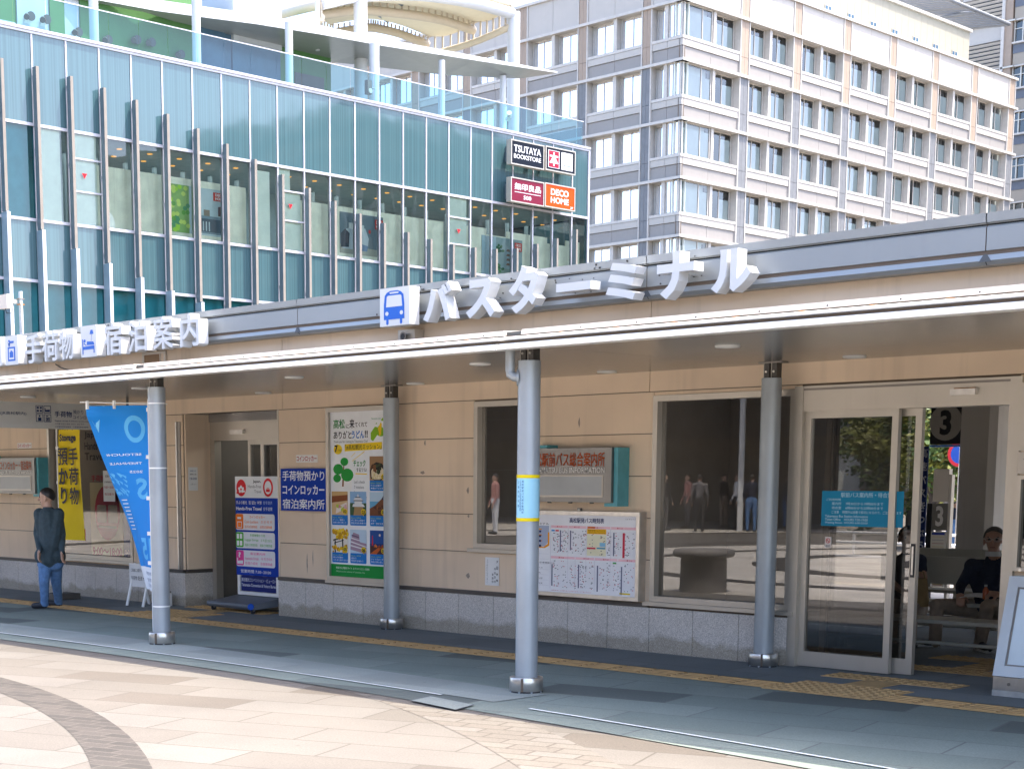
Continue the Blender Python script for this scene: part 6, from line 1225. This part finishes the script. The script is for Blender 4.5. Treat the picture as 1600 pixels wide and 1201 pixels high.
for px_, w_ in ((149, .17), (308, .17), (452, .16), (585, .21), (690, .15), (786, .14)):
    c = onX(-52.6, px_, 120); q = MB(); q.cyl((c.x, c.y, ZT - .02), (c.x, c.y, CZ2 - .40), w_, 'mast_white', k=20); q.build('post', TC)
q = MB(); c = onX(-51.2, 793, 186); q.cyl(c, c + Vector((.25, -.2, -.08)), .10, 'steel', k=14); q.cyl(c + Vector((0, .1, .1)), c + Vector((.2, -.1, .22)), .11, 'white_paint', k=14); q.box(c.x - .03, c.x + .03, c.y - .03, c.y + .03, ZT, c.z, 'fin_grey'); o = q.build('terrace_camera'); tag(o, 'small white and steel camera on a stub at the right end of the roof terrace', 'camera')
c = onX(-52.2, 575.5, 137); q = MB(); q.box(c.x - .1, c.x + .1, c.y - .12, c.y + .12, c.z - .28, c.z + .28, 'interior_dark'); q.cyl(c + Vector((.1, 0, -.15)), c + Vector((.16, 0, -.15)), .1, 'alu_frame', k=12); q.cyl((c.x, c.y + .35, c.z), c, .03, 'fin_grey', k=6); o = q.build('terrace_speaker'); tag(o, 'dark loudspeaker on the white post of the roof terrace', 'speaker')

# tensile roof behind the terrace
TM = thing('membrane_roof', 'cream tensile membrane roof on white tube arches and masts above the terrace', 'canopy', (-57, 52, ZT))
mat('membrane', (.66, .60, .47), .8, var=.03); m_ = M['membrane']; mat('truss_cream', (.50, .44, .35), .5, var=.04)
def spline(pts, k):
    P = [Vector(p) for p in pts]; P = [P[0] * 2 - P[1]] + P + [P[-1] * 2 - P[-2]]; out = []
    for i in range(1, len(P) - 2):
        for j in range(k): t_ = j / k; out.append(.5 * ((2 * P[i]) + (P[i + 1] - P[i - 1]) * t_ + (2 * P[i - 1] - 5 * P[i] + 4 * P[i + 1] - P[i + 2]) * t_ ** 2 + (3 * P[i] - P[i - 1] - 3 * P[i + 1] + P[i + 2]) * t_ ** 3))
    return out + [P[-2]]
ARC = [(-55., [(502, 6), (563, -6), (650, -8), (730, 3), (800, 22)]), (-57.3, [(497, 25), (560, 17), (628, 22), (690, 32), (740, 48)]), (-61.0, [(520, 52), (570, 44), (595, 46), (630, 55), (668, 70)])]
AR = [spline([onX(X, *p) for p in pts], 6) for X, pts in ARC]
for i, A in enumerate(AR): q = MB(); q.tube(A, .26 if i == 0 else .20, 'mast_white' if i == 0 else 'truss_cream', 14); q.build('arch_tube', TM)
q = MB(); n_ = len(AR[0]); up = Vector((0, 0, .42))
for A, B in zip(AR, AR[1:]): q.grid(lambda u, v: (A[round(u * (n_ - 1))] * (1 - v) + B[round(u * (n_ - 1))] * v) + up - UZ * (.5 * math.sin(math.pi * v) * .6), n_ - 1, 6, 'membrane')
q.build('membrane', TM)
q = MB()                                                # lacing between tubes and cloth, edge trusses
for A in AR[1:]:
    for j in range(1, n_ - 1): q.cyl(A[j], A[j] + up * .9, .045, 'truss_cream', k=6)
for s_ in (0, -1):
    top = [A[s_] + up * .9 for A in AR]; bot = [A[s_] - UZ * .55 for A in AR]; q.tube(spline(top, 5), .07, 'truss_cream', 8); q.tube(spline(bot, 5), .16, 'truss_cream', 10)
    for a, c in zip(spline(top, 6), spline(bot, 6)): q.cyl(a, c, .05, 'truss_cream', k=6)
q.build('edge_truss', TM)
q = MB(); q.cyl(AR[0][8] + UZ * .3, AR[1][12] + up, .09, 'fin_grey', k=8); q.cyl(AR[1][8], AR[2][14] + up, .07, 'fin_grey', k=8); q.build('strut', TM)
for A_pt in ((563, -4), (803, 20)):
    c = onX(-55., *A_pt); q = MB(); q.cyl((c.x, c.y, ZT - .02), (c.x, c.y, c.z), .30, 'mast_white', k=24); q.build('mast', TM)
c = onX(-55., 496, 22); q = MB(); q.cyl((c.x, c.y, c.z - 1.5), (c.x, c.y, c.z + .6), .10, 'mast_white', k=12); q.tube([onX(-55, 500, 7), onX(-57, 470, 14), onX(-60, 440, 22)], .22, 'truss_cream', 10); q.build('side_arm', TM)

# ---------------------------------------------------------------- white office block
XO, YO = -64.4, 83.85
OF = thing('office_building', 'white and grey panelled office block with deep window recesses behind the glass building', 'building', (XO - 20, YO + 22, -1))
mat('panel_white', (.40, .38, .355), .55, var=.02, streak=.05); mat('panel_grey', (.25, .238, .23), .6, var=.03, streak=.04); mat('pilaster_tan', (.30, .235, .185), .6, var=.04); mat('pilaster_slate', (.15, .158, .172), .55, var=.10, vscale=3); mat('beam_white', (.46, .44, .415), .5); mat('reveal', (.50, .53, .54), .6); mat('office_curtain', (.84, .88, .84), .8, var=.06, vscale=.8); mat('office_dark', (.05, .065, .075), .7)
glass('office_glass', (.88, .95, .96), 1.8, .08, .8)
FL = [30.9 - 3.545 * k for k in range(0, 8)]; OT = 33.0; ZB = 9.0
fR = FX(XO)                                             # right front: u = Y
fL_ = Fr((0, YO, 0), (-1, 0, 0), (0, 0, 1), (0, -1, 0)) # left front: u = -X
PILR = [(89.85, 90.9), (95.85, 96.9), (101.95, 102.98), (108.05, 109.08), (114.1, 115.13), (120.12, 121.15), (126.15, 127.25)]
PILL = [(66.8, 67.65), (72.12, 73.0), (77.45, 78.33), (82.8, 83.7), (88.1, 89.0), (93.4, 94.3), (98.7, 99.6)]
g = MB(); RD = .50                                      # recess depth
def bays(pil, start): return [(start, pil[0][0])] + [(a[1], c[0]) for a, c in zip(pil, pil[1:])]
WIN = []
def front(f, pil, start, corner):
    for z in FL: g.fbox(f, start - (.18 if corner else 0), pil[-1][1] + .35, z - .17, z, -RD, .16, 'beam_white')
    g.fbox(f, start - .2, pil[-1][1] + .25, OT - .02, OT + .16, -.6, .14, 'beam_white')
    for a, c in pil:
        for k, z in enumerate([OT] + FL[:-1]):
            zn = FL[k] if k < len(FL) else ZB; m_ = 'pilaster_tan' if k < 2 else 'pilaster_slate'
            lo = zn; hi = z - (.17 if k else 0.02); mid = lo + 1.12
            for p_, q_ in (((lo, mid - .02), (mid + .0, hi)) if k else ((lo, hi),)):
                for u in range(2): g.fbox(f, a + .10 + u * (c - a - .2) / 2, a + .10 + (u + 1) * (c - a - .2) / 2 - .015, p_, q_, -.3, .02, m_)
            g.fbox(f, a, a + .09, lo, hi, -RD, .06, 'beam_white'); g.fbox(f, c - .09, c, lo, hi, -RD, .06, 'beam_white'); g.fbox(f, a + .09, c - .09, lo, hi, -.32, -.29, 'joint_dark')
    for bi, (a, c) in enumerate(bays(pil, start)):
        k2 = 2
        for k in range(2): g.fbox(f, a + k * (c - a) / 2 + .012, a + (k + 1) * (c - a) / 2 - .012, FL[0] + .0, OT - .02, -.2, .0, 'panel_white')
        for fi, z in enumerate(FL[:-1]):
            top = z - .17; sill = top - 2.0; cap = sill - .17; wp = cap - .42; gp = FL[fi + 1]
            g.fbox(f, a, c, cap, sill, -RD, .03, 'beam_white')
            for k in range(2):
                u0, u1 = a + k * (c - a) / 2 + .012, a + (k + 1) * (c - a) / 2 - .012
                g.fbox(f, u0, u1, wp, cap - .015, -.2, .0, 'panel_white'); g.fbox(f, u0, u1, gp, wp - .03, -.2, -.06, 'panel_grey')
            g.fbox(f, a, c, gp, cap, -.26, -.21, 'joint_dark')
            mid = (a + c) / 2
            if bi == 0 and corner: mid = a + (c - a) * .56
            g.fbox(f, mid - .14, mid + .14, sill, top, -RD, -.04, 'beam_white')
            for w0, w1 in ((a, mid - .14), (mid + .14, c)): WIN.append((f, w0, w1, sill, top, bi == 0 and w0 == a, fi))
front(fR, PILR, YO, True)
nR = len(WIN)
front(fL_, PILL, -XO, True)
g.box(XO - .34, XO - .14, YO + .14, YO + .34, ZB, OT - .1, 'beam_white'); g.box(XO - 60, XO - RD - .5, YO + RD + .5, 127.2, -1, OT, 'reveal'); g.build('wall', OF)
g = MB(); g.box(XO - 40, XO - .22, YO + .22, 127.2, OT - .3, OT - .05, 'roof_grey'); g.build('roof', OF)
rr = random.Random(11)
def window_geo(q, gl, f, u0, u1, z0, z1, corner):
    lw = .0 if corner else .26
    # glazing sits back in the recess; curtains or dim rooms behind it
    RD = .16 if corner else globals()['RD']
    q.fbox(f, u0, u1, z0, z1, -RD - .45, -RD - .43, 'office_curtain' if corner else 'office_dark')
    q.frame(f, u0 + (0 if corner else .06), u1 - .06, z0, z1, .07, -RD - .01, -RD + .06, 'beam_white')
    n = 3 if corner else 2
    ws = [u0 + (u1 - u0) * t_ for t_ in ((.22, .66) if corner else (.5,))]
    for w in ws: q.fbox(f, w - .035, w + .035, z0 + .07, z1 - .07, -RD - .01, -RD + .05, 'beam_white')
    r_ = rr.random(); c0 = u0 + (u1 - u0) * (.02 if corner else (.18 if r_ < .75 else .5)); q.fbox(f, c0, u1 - .1, z0, z1 - .42 * rr.uniform(.6, 1.5), -RD - .05, -RD - .03, 'office_curtain')
    q.fbox(f, u0 + .02, u0 + (u1 - u0) * .12, z0, z1, -RD - .07, -RD - .05, 'office_curtain')
    gl.fquad(f, u0, u1, z0, z1, -RD + .02, 'office_glass')
def vis(w):
    f, u0, u1, z0, z1, cnr, fi = w; p = f.p((u0 + u1) / 2, (z0 + z1) / 2) - CAM; d = p.dot(FW); x = 650 + 2502 * p.dot(RT) / d; y = 1107 - 2502 * p.dot(UP) / d
    if x > 1600 or y < -40: return 0
    lim = 475 - .087 * (x - 600)                         # top of the terminal parapet
    if x < 905: lim = min(lim, 1.0 * (180 + .0 * x) if x > 560 else 130)
    return 1 if y < lim + 12 else 0
shown = [w for w in WIN if vis(w)]; shown.sort(key=lambda w: (w[0].p(w[1], w[3]) - CAM).length)
rest = [w for w in WIN if not vis(w)] + shown[100:]
for w in shown[:100]:
    q, gl = MB(), MB(); window_geo(q, gl, *w[:6]); o = q.build('window', OF); gl.build('pane', o)
q = MB()
for w in rest: window_geo(q, q, *w[:6])
q.build('window_remainder', OF, 'the less visible windows of the block', kind='stuff')
# penthouse on the roof with its small paired windows
PHX = -68.; q = MB(); yA, yB = 88., 126.2; mat('penthouse_cream', (.30, .287, .235), .6, var=.03, streak=.05)
for k in range(40): a = yA + (yB - yA) * k / 40; q.box(PHX - 12, PHX, a + .008, a + (yB - yA) / 40 - .008, OT - .1, 37.15, 'penthouse_cream')
q.box(PHX - 12, PHX - .03, yA, yB, OT - .1, 37.1, 'joint_dark'); q.box(PHX - 12.2, PHX + .18, yA - .1, yB + .15, 37.15, 37.35, 'beam_white'); q.build('penthouse', OF)
for px_ in (1293.5, 1329, 1364, 1397.5, 1430, 1461, 1491):
    c = onX(PHX, px_, 17 + (px_ - 1293.5) * .357); q = MB()
    for s_ in (-.36, .08): q.fbox(FX(PHX), c.y + s_ - .06, c.y + s_ + .52 - .16, c.z - .42, c.z + .36, .0, .04, 'alu_frame'); q.fbox(FX(PHX), c.y + s_, c.y + s_ + .28, c.z - .36, c.z + .30, .04, .05, 'blue_glass')
    q.build('penthouse_window', OF)
# steel sun-shade frame on the penthouse roof
t = thing('roof_frame', 'grey steel louvred frame leaning out over the penthouse roof at top right', 'roof frame', (-66, 118, 37.4)); q = MB(); A = [onX(-66., 1375, -30), onX(-66, 1400, -12), onX(-66., 1575, 38)]; B = [onX(-62., 1545, -2), onX(-62., 1577, 33)]
a0, a1 = onX(-76., 1360, -12), onX(-76., 1512, 44); b0, b1 = onX(-70.5, 1440, -18), onX(-70.5, 1577, 38)
for k in range(24):
    t0, t1 = k / 24, (k + .62) / 24; q.add([a0.lerp(a1, t0), a0.lerp(a1, t1), b0.lerp(b1, t1), b0.lerp(b1, t0)] + [p - UZ * .12 for p in (a0.lerp(a1, t0), a0.lerp(a1, t1), b0.lerp(b1, t1), b0.lerp(b1, t0))], [(0, 1, 2, 3), (7, 6, 5, 4), (0, 4, 5, 1), (1, 5, 6, 2), (2, 6, 7, 3), (3, 7, 4, 0)], mat('frame_steel', (.24, .26, .29), .5, metal=.3) if 'frame_steel' not in M else 'frame_steel')
q.build('louvre', t); q = MB(); [q.cyl(a, c, .16, 'frame_steel', k=8) for a, c in ((a0, a1), (b0, b1), (a0, b0), (a1, b1), (a0.lerp(a1, .5), b0.lerp(b1, .5)), (a0.lerp(a1, .5) - UZ * .8, b0.lerp(b1, .6) - UZ * .1))]; q.cyl(a1 - UZ * 2.2, a1, .12, 'frame_steel', k=8); q.cyl(a0.lerp(a1, .5) - UZ * 2.0, a0.lerp(a1, .5), .12, 'frame_steel', k=8); q.build('beam', t)

# taller block behind, right edge
YT = 150.; TB = thing('tower_block', 'taller beige block with louvres and dark bands at the right edge behind the office', 'building', (-75, 160, -1)); f = FY(YT)
mat('tower_beige', (.30, .265, .22), .6, var=.03, streak=.05); mat('tower_slate', (.10, .115, .15), .5); tX = lambda px: onY(YT, px, 120).x; tZ = lambda py, px=1590: onY(YT, px, py).z
FH_ = tZ(0) - tZ(72); zs = [tZ(30) + FH_ * k for k in range(-7, 4)]
q = MB(); q.box(tX(1490), -40, YT + .5, YT + 22, -1, zs[-1], 'tower_beige'); q.build('wall_core', TB)
q = MB(); lv = MB(); x0, x1 = tX(1500), tX(1563); x2, x3 = tX(1567), tX(1579); x4 = tX(1581); x5 = tX(1660)
for z in zs[:-1]:
    q.fbox(f, x0, x1, z + FH_ * .62, z + FH_, -.4, .0, 'panel_white'); q.fbox(f, x0, x1, z + FH_ * .98, z + FH_, 0, .25, 'beam_white'); q.fbox(f, x1, x1 + .3, z, z + FH_, -.4, .3, 'beam_white')
    q.fbox(f, x2 - .1, x3, z, z + FH_ - .15, -.4, .15, 'pilaster_tan'); q.fbox(f, x2 - .2, x3 + .3, z + FH_ - .15, z + FH_, -.4, .3, 'alu_frame')
    q.fbox(f, x4, x5, z, z + FH_ * .26, -.4, 0, 'tower_beige'); q.fbox(f, x4, x5, z + FH_ * .26, z + FH_ * .46, -.4, .05, 'tower_slate'); q.fbox(f, x4, x5, z + FH_ * .46, z + FH_ * .5, -.4, .35, 'beam_white'); q.fbox(f, x4, x5, z + FH_ * .97, z + FH_, -.4, .1, 'beam_white')
    for k in range(7): zz_ = z + FH_ * .62 * k / 7; lv.add([f.p(x0, zz_, 0), f.p(x1, zz_, 0), f.p(x1, zz_ + FH_ * .05, .22), f.p(x0, zz_ + FH_ * .05, .22), f.p(x0, zz_ + .08, 0), f.p(x1, zz_ + .08, 0)], [(0, 1, 2, 3), (3, 2, 5, 4)], 'beam_white')
    lv.fbox(f, x0, x1, z, z + FH_ * .62, -.45, -.3, 'office_dark')
q.build('wall', TB); lv.build('louvre', TB)
for z in zs[:-1]:
    za, zb_ = z + FH_ * .5, z + FH_ * .97; q = MB(); q.fbox(f, x4, x5, za, zb_, -.42, -.38, 'office_dark')
    for k in range(7): u = x4 + (x5 - x4) * k / 6; q.fbox(f, u - .06, u + .06, za, zb_, -.38, -.1, 'alu_frame')
    q.fbox(f, x4, x5, za + (zb_ - za) * .62, za + (zb_ - za) * .66, -.38, -.12, 'alu_frame'); w = q.build('window_band', TB); gl = MB(); gl.fquad(f, x4, x5, za, zb_, -.25, 'office_glass'); gl.build('pane', w)

# ---------------------------------------------------------------- street seen through the waiting room
def leaf_mat(name, col):
    m = mat(name, col, .55, var=.35, vscale=1.2, spec=.35); return m
leaf_mat('leaf_green', (.055, .10, .022)); leaf_mat('leaf_yellow', (.12, .13, .02)); mat('bark', (.07, .055, .045), .9, var=.2, vscale=10)
def tree(x, y, h, r, m, seed, label, lean=0.):
    rr = random.Random(seed); z0 = -1.; t = thing('street_tree', label, 'tree', (x, y, z0)); q = MB(); top = Vector((x + lean, y, z0 + h * .5)); q.tube(spline([(x, y, z0), (x + lean * .2, y, z0 + h * .25), top], 5), .13, 'bark', 10); tips = []
    for k in range(9):
        a = k * 2.4; e = top + Vector((math.cos(a) * r * .7, math.sin(a) * r * .7, h * rr.uniform(.05, .4))); s_ = top - UZ * h * rr.uniform(0, .22); q.tube(spline([s_, (s_ + e) / 2 + Vector((0, 0, .2)), e], 4), .045, 'bark', 6); tips.append(e)
    q.build('trunk', t); q = MB(); V, F = [], []
    for k in range(130):
        b_ = rr.choice(tips); c = b_ + Vector((rr.gauss(0, r * .34), rr.gauss(0, r * .34), rr.gauss(-h * .08, h * .14))); cr = rr.uniform(.3, .6)
        for j in range(46):
            p = c + Vector((rr.gauss(0, cr * .6), rr.gauss(0, cr * .6), rr.gauss(0, cr * .45))); d = Vector((rr.uniform(-1, 1), rr.uniform(-1, 1), rr.uniform(-.6, .6))).normalized(); e = d.orthogonal().normalized(); s_ = rr.uniform(.09, .18); i = len(V)
            V += [p - d * s_, p + e * s_ * .5, p + d * s_, p - e * s_ * .5]; F.append((i, i + 1, i + 2, i + 3))
    q.add(V, F, m); q.build('crown', t)
def place(px, Y): v = onY(Y, px, 800); return v.x, Y
for px_, Y, h, r, m_, sd_, lb, ln in ((1468, 62, 7.5, 2.2, 'leaf_green', 1, 'dark green street tree seen left of the bay pillar', 0), (1452, 54, 5.2, 1.7, 'leaf_yellow', 2, 'yellowish green low tree in front of the darker ones', .2), (1492, 70, 8, 2.4, 'leaf_green', 3, 'dark green tree half hidden by the bay pillar', 0), (1566, 55, 7.2, 2.0, 'leaf_green', 4, 'tree with a dark leaning trunk right of the bay pillar', -.5), (1545, 68, 7.5, 2.4, 'leaf_yellow', 5, 'yellow green tree behind the leaning trunk', 0), (1420, 66, 7.5, 2.2, 'leaf_green', 6, 'dark green tree seen past the sliding door leaf', 0)):
    x, y = place(px_, Y); tree(x, y, h, r * 1.35, m_, sd_, lb, ln)
t = thing('far_building', 'long dim low building beyond the street trees', 'building', (-50, 110, -1)); q = MB(); q.box(-90, 0, 108, 112, -1, 9, 'station_beige' if 'station_beige' in M else mat('station_beige', (.20, .17, .14), .7)); q.build('wall', t); q = MB()
for k in range(22): q.box(-88 + k * 4, -85.6 + k * 4, 107.9, 107.99, .5, 3, 'office_dark'); q.box(-88 + k * 4, -85.6 + k * 4, 107.9, 107.99, 5, 7.4, 'office_dark')
q.build('window', t)
def guard(y, z, label):
    t = thing('guard_rail', label, 'railing', (-25, y, z), 'white guard rails along the street'); q = MB()
    for dz in (.45, .78): q.cyl((-48, y, z + dz), (-4, y, z + dz), .045, 'white_paint', k=8)
    q.build('rail', t); q = MB()
    for k in range(23): q.cyl((-48 + 2 * k, y, z), (-48 + 2 * k, y, z + .82), .05, 'white_paint', k=8)
    q.build('post_row', t)
guard(34.5, -.8, 'nearer white guard rail along the street behind the bus bay'); guard(46, -1, 'farther white guard rail along the street under the trees')
for px_, yf, cl, lg, hr, lb in ((1484, 831, 'dark_teal', 'denim', 'hair_brown', 'pedestrian with brown hair in a dark jacket and jeans beyond the bus bay'), (1492, 830, 'navy_knit', 'denim', 'hair_black', 'pedestrian in dark clothes walking beside the brown-haired one'), (1551, 826, 'cotton_white', 'denim', 'hair_brown', 'pedestrian in white with a tan backpack walking beyond the bus bay')):
    Y = 56.; v = onY(Y, px_, 800); o = Vector((v.x, Y, -1.)); t = thing('person', lb, 'person', o); fd2 = Vector((.8, -.6, 0)); r_ = fd2.cross(UZ); pr = []; H_ = 1.62; hc = o + UZ * 1.50; head(pr, hc, fd2, 'skin')
    pr += [(hc - UZ * .06, o + UZ * 1.36, .05, .055, 'skin'), (o + UZ * 1.30, o + UZ * 1.0, .125, .12, cl), (o + UZ * .95, o + UZ * .86, .125, .125, lg)]
    for s_ in (-1, 1):
        sh = o + UZ * 1.32 + r_ * .17 * s_; el = sh - UZ * .28 + fd2 * .05 * s_ + r_ * .05 * s_; wr = el - UZ * .22 + fd2 * (.10 + .08 * s_); pr += [(o + UZ * 1.31, sh, .06, .06, cl), (sh, el, .055, .045, cl), (el, wr, .043, .032, cl), (wr, wr - UZ * .12 + fd2 * .03, .03, .022, 'skin')]
        kn = o + UZ * .46 + r_ * .08 * s_ + fd2 * .12 * s_; an = o + UZ * .08 + r_ * .08 * s_ + fd2 * (.10 * s_ - .08); pr += [(o + UZ * .86 + r_ * .08 * s_, kn, .09, .065, lg), (kn, an, .06, .045, lg), (an - UZ * .02, an - UZ * .02 + fd2 * .15, .045, .04, 'shoe_dark')]
    grow(pr, t, .02); hair(t, hc, fd2, hr)
    if cl == 'cotton_white': q = MB(); c = o + UZ * 1.14 - fd2 * .2; q.grid(lambda u, w: c + (fd2 * math.cos(u * 6.283) * .10 + r_ * math.sin(u * 6.283) * .15) * (1 - .25 * w) + UZ * (w * .42 - .2), 16, 5, 'tan_cloth'); o2 = q.build('backpack'); tag(o2, 'tan backpack on the pedestrian in white', 'backpack')
c = onY(50., 1499, 709); t = thing('road_sign', 'round red and blue no parking sign beside the bay pillar', 'road sign', (c.x, 50, -1)); q = MB(); f = FY(50); q.disc(f, c.x, c.z, .42, -.02, flat('#c8303a'), .0); q.disc(f, c.x, c.z, .31, .002, flat('#2a52a8')); q.build('plate', t); q = MB(); q.cyl((c.x, 50.03, -1), (c.x, 50.03, c.z + .4), .035, 'steel', k=8); q.build('post', t)

# ---------------------------------------------------------------- the far side of the plaza, met only in reflections
t = thing('station_building', 'dark station hall with a white truss canopy across the plaza seen in window reflections', 'building', (-30, -22, 0)); q = MB(); mat('station_dark', (.10, .10, .115), .6)
q.box(-120, 6, -46, -24, 0, 15, 'station_dark'); q.box(-120, 6, -24, -23.9, 0, 2.9, 'station_beige'); q.box(-120, 6, -24.2, -15.5, 5.3, 5.7, 'station_dark'); q.box(-120, 6, -15.5, -15.3, 5.1, 5.5, 'white_paint'); q.build('hall', t); q = MB()
for k in range(24):
    x = -116 + 5.2 * k; q.cyl((x, -16.5, 0), (x, -16.5, 5.3), .09, 'white_paint', k=10)
    for d in (-1.6, 1.6): q.cyl((x, -16.3, 6.2), (x + d, -16.3, 8.6), .09, 'white_paint', k=8)
q.cyl((-120, -16.3, 8.6), (6, -16.3, 8.6), .12, 'white_paint', k=8); q.build('truss', t)
t = thing('planter_seat', 'round grey planter with a wide rim on the sunny plaza mirrored in the wide window', 'planter', (-13.2, 4.74, 0)); q = MB(); q.lathe((-13.2, 4.74, 0), [(.32, .0), (.31, .46), (.40, .48), (.42, .53), (.40, .58), (.001, .59)], mat('planter_stone', (.22, .20, .18), .7), 10); q.build('tub', t)
t = thing('hotel_block', 'beige hotel across the square mirrored in the glass building', 'building', (70, 160, -1)); q = MB(); q.box(45, 95, 125, 195, -1, 44, 'tower_beige'); q.build('wall', t); q = MB()
for fl_ in range(12):
    z = 2 + fl_ * 3.5; q.box(45.2, 94.8, 124.85, 124.99, z, z + 1.7, 'office_dark'); q.box(44.86, 44.99, 125.2, 194.8, z, z + 1.7, 'office_dark')
for k in range(18): q.box(44.6, 44.86, 125 + k * 4, 125.5 + k * 4, -1, 44, 'beam_white')
q.build('window', t)

mat('crowd_dark', (.035, .035, .04), .8); mat('crowd_grey', (.16, .15, .15), .8)
CROWD = ((1035, 47, 'crowd_dark', 'crowd_grey', 'person in black and grey farthest left in the mirrored crowd across the plaza'), (1072, 49, 'pink_knit', 'crowd_grey', 'person in a pink top in the mirrored crowd across the plaza'),
    (1090, 46, 'crowd_grey', 'crowd_dark', 'person in grey top and black trousers in the mirrored crowd'), (1128, 50, 'crowd_dark', 'khaki', 'person in a black top and khaki trousers in the mirrored crowd'), (1150, 48, 'cotton_white', 'crowd_dark', 'person in a white shirt and black trousers in the mirrored crowd'),
    (1172, 46, 'navy_knit', 'denim', 'person in navy and jeans beside the column in the mirrored crowd'), (1228, 49, 'dark_teal', 'denim', 'person in a teal jacket right of the column in the mirrored crowd'), (770, 44, 'pink_knit', 'cotton_white', 'person in pink and white mirrored in the narrow window'))
for k, (px_, fd_m, cl, lg, lb) in enumerate(CROWD):
    v = FH * fd_m + RT * ((px_ - 650) / 2528 * fd_m); x, y = v.x, 2 * YW - v.y
    o = Vector((x, y, 0)); t = thing('person', lb, 'person', o); fd2 = Vector((math.cos(k * 2.1), math.sin(k * 2.1), 0)); r_ = fd2.cross(UZ); pr = []; hc = o + UZ * 1.52; head(pr, hc, fd2, 'skin')
    pr += [(hc - UZ * .06, o + UZ * 1.38, .05, .055, 'skin'), (o + UZ * 1.31, o + UZ * 1.0, .125, .12, cl), (o + UZ * .95, o + UZ * .86, .125, .125, lg)]
    for s_ in (-1, 1):
        sh = o + UZ * 1.33 + r_ * .17 * s_; el = sh - UZ * .28 + r_ * .05 * s_; wr = el - UZ * .22 + fd2 * .12; pr += [(o + UZ * 1.31, sh, .06, .06, cl), (sh, el, .055, .045, cl), (el, wr, .043, .032, cl), (wr, wr - UZ * .12 + fd2 * .03, .03, .022, 'skin'), (o + UZ * .86 + r_ * .09 * s_, o + UZ * .46 + r_ * .1 * s_, .09, .065, lg), (o + UZ * .46 + r_ * .1 * s_, o + UZ * .08 + r_ * .1 * s_, .06, .045, lg), (o + UZ * .05 + r_ * .1 * s_, o + UZ * .045 + r_ * .1 * s_ + fd2 * .15, .045, .04, 'shoe_dark')]
    grow(pr, t, .022); hair(t, hc, fd2, 'hair_black')
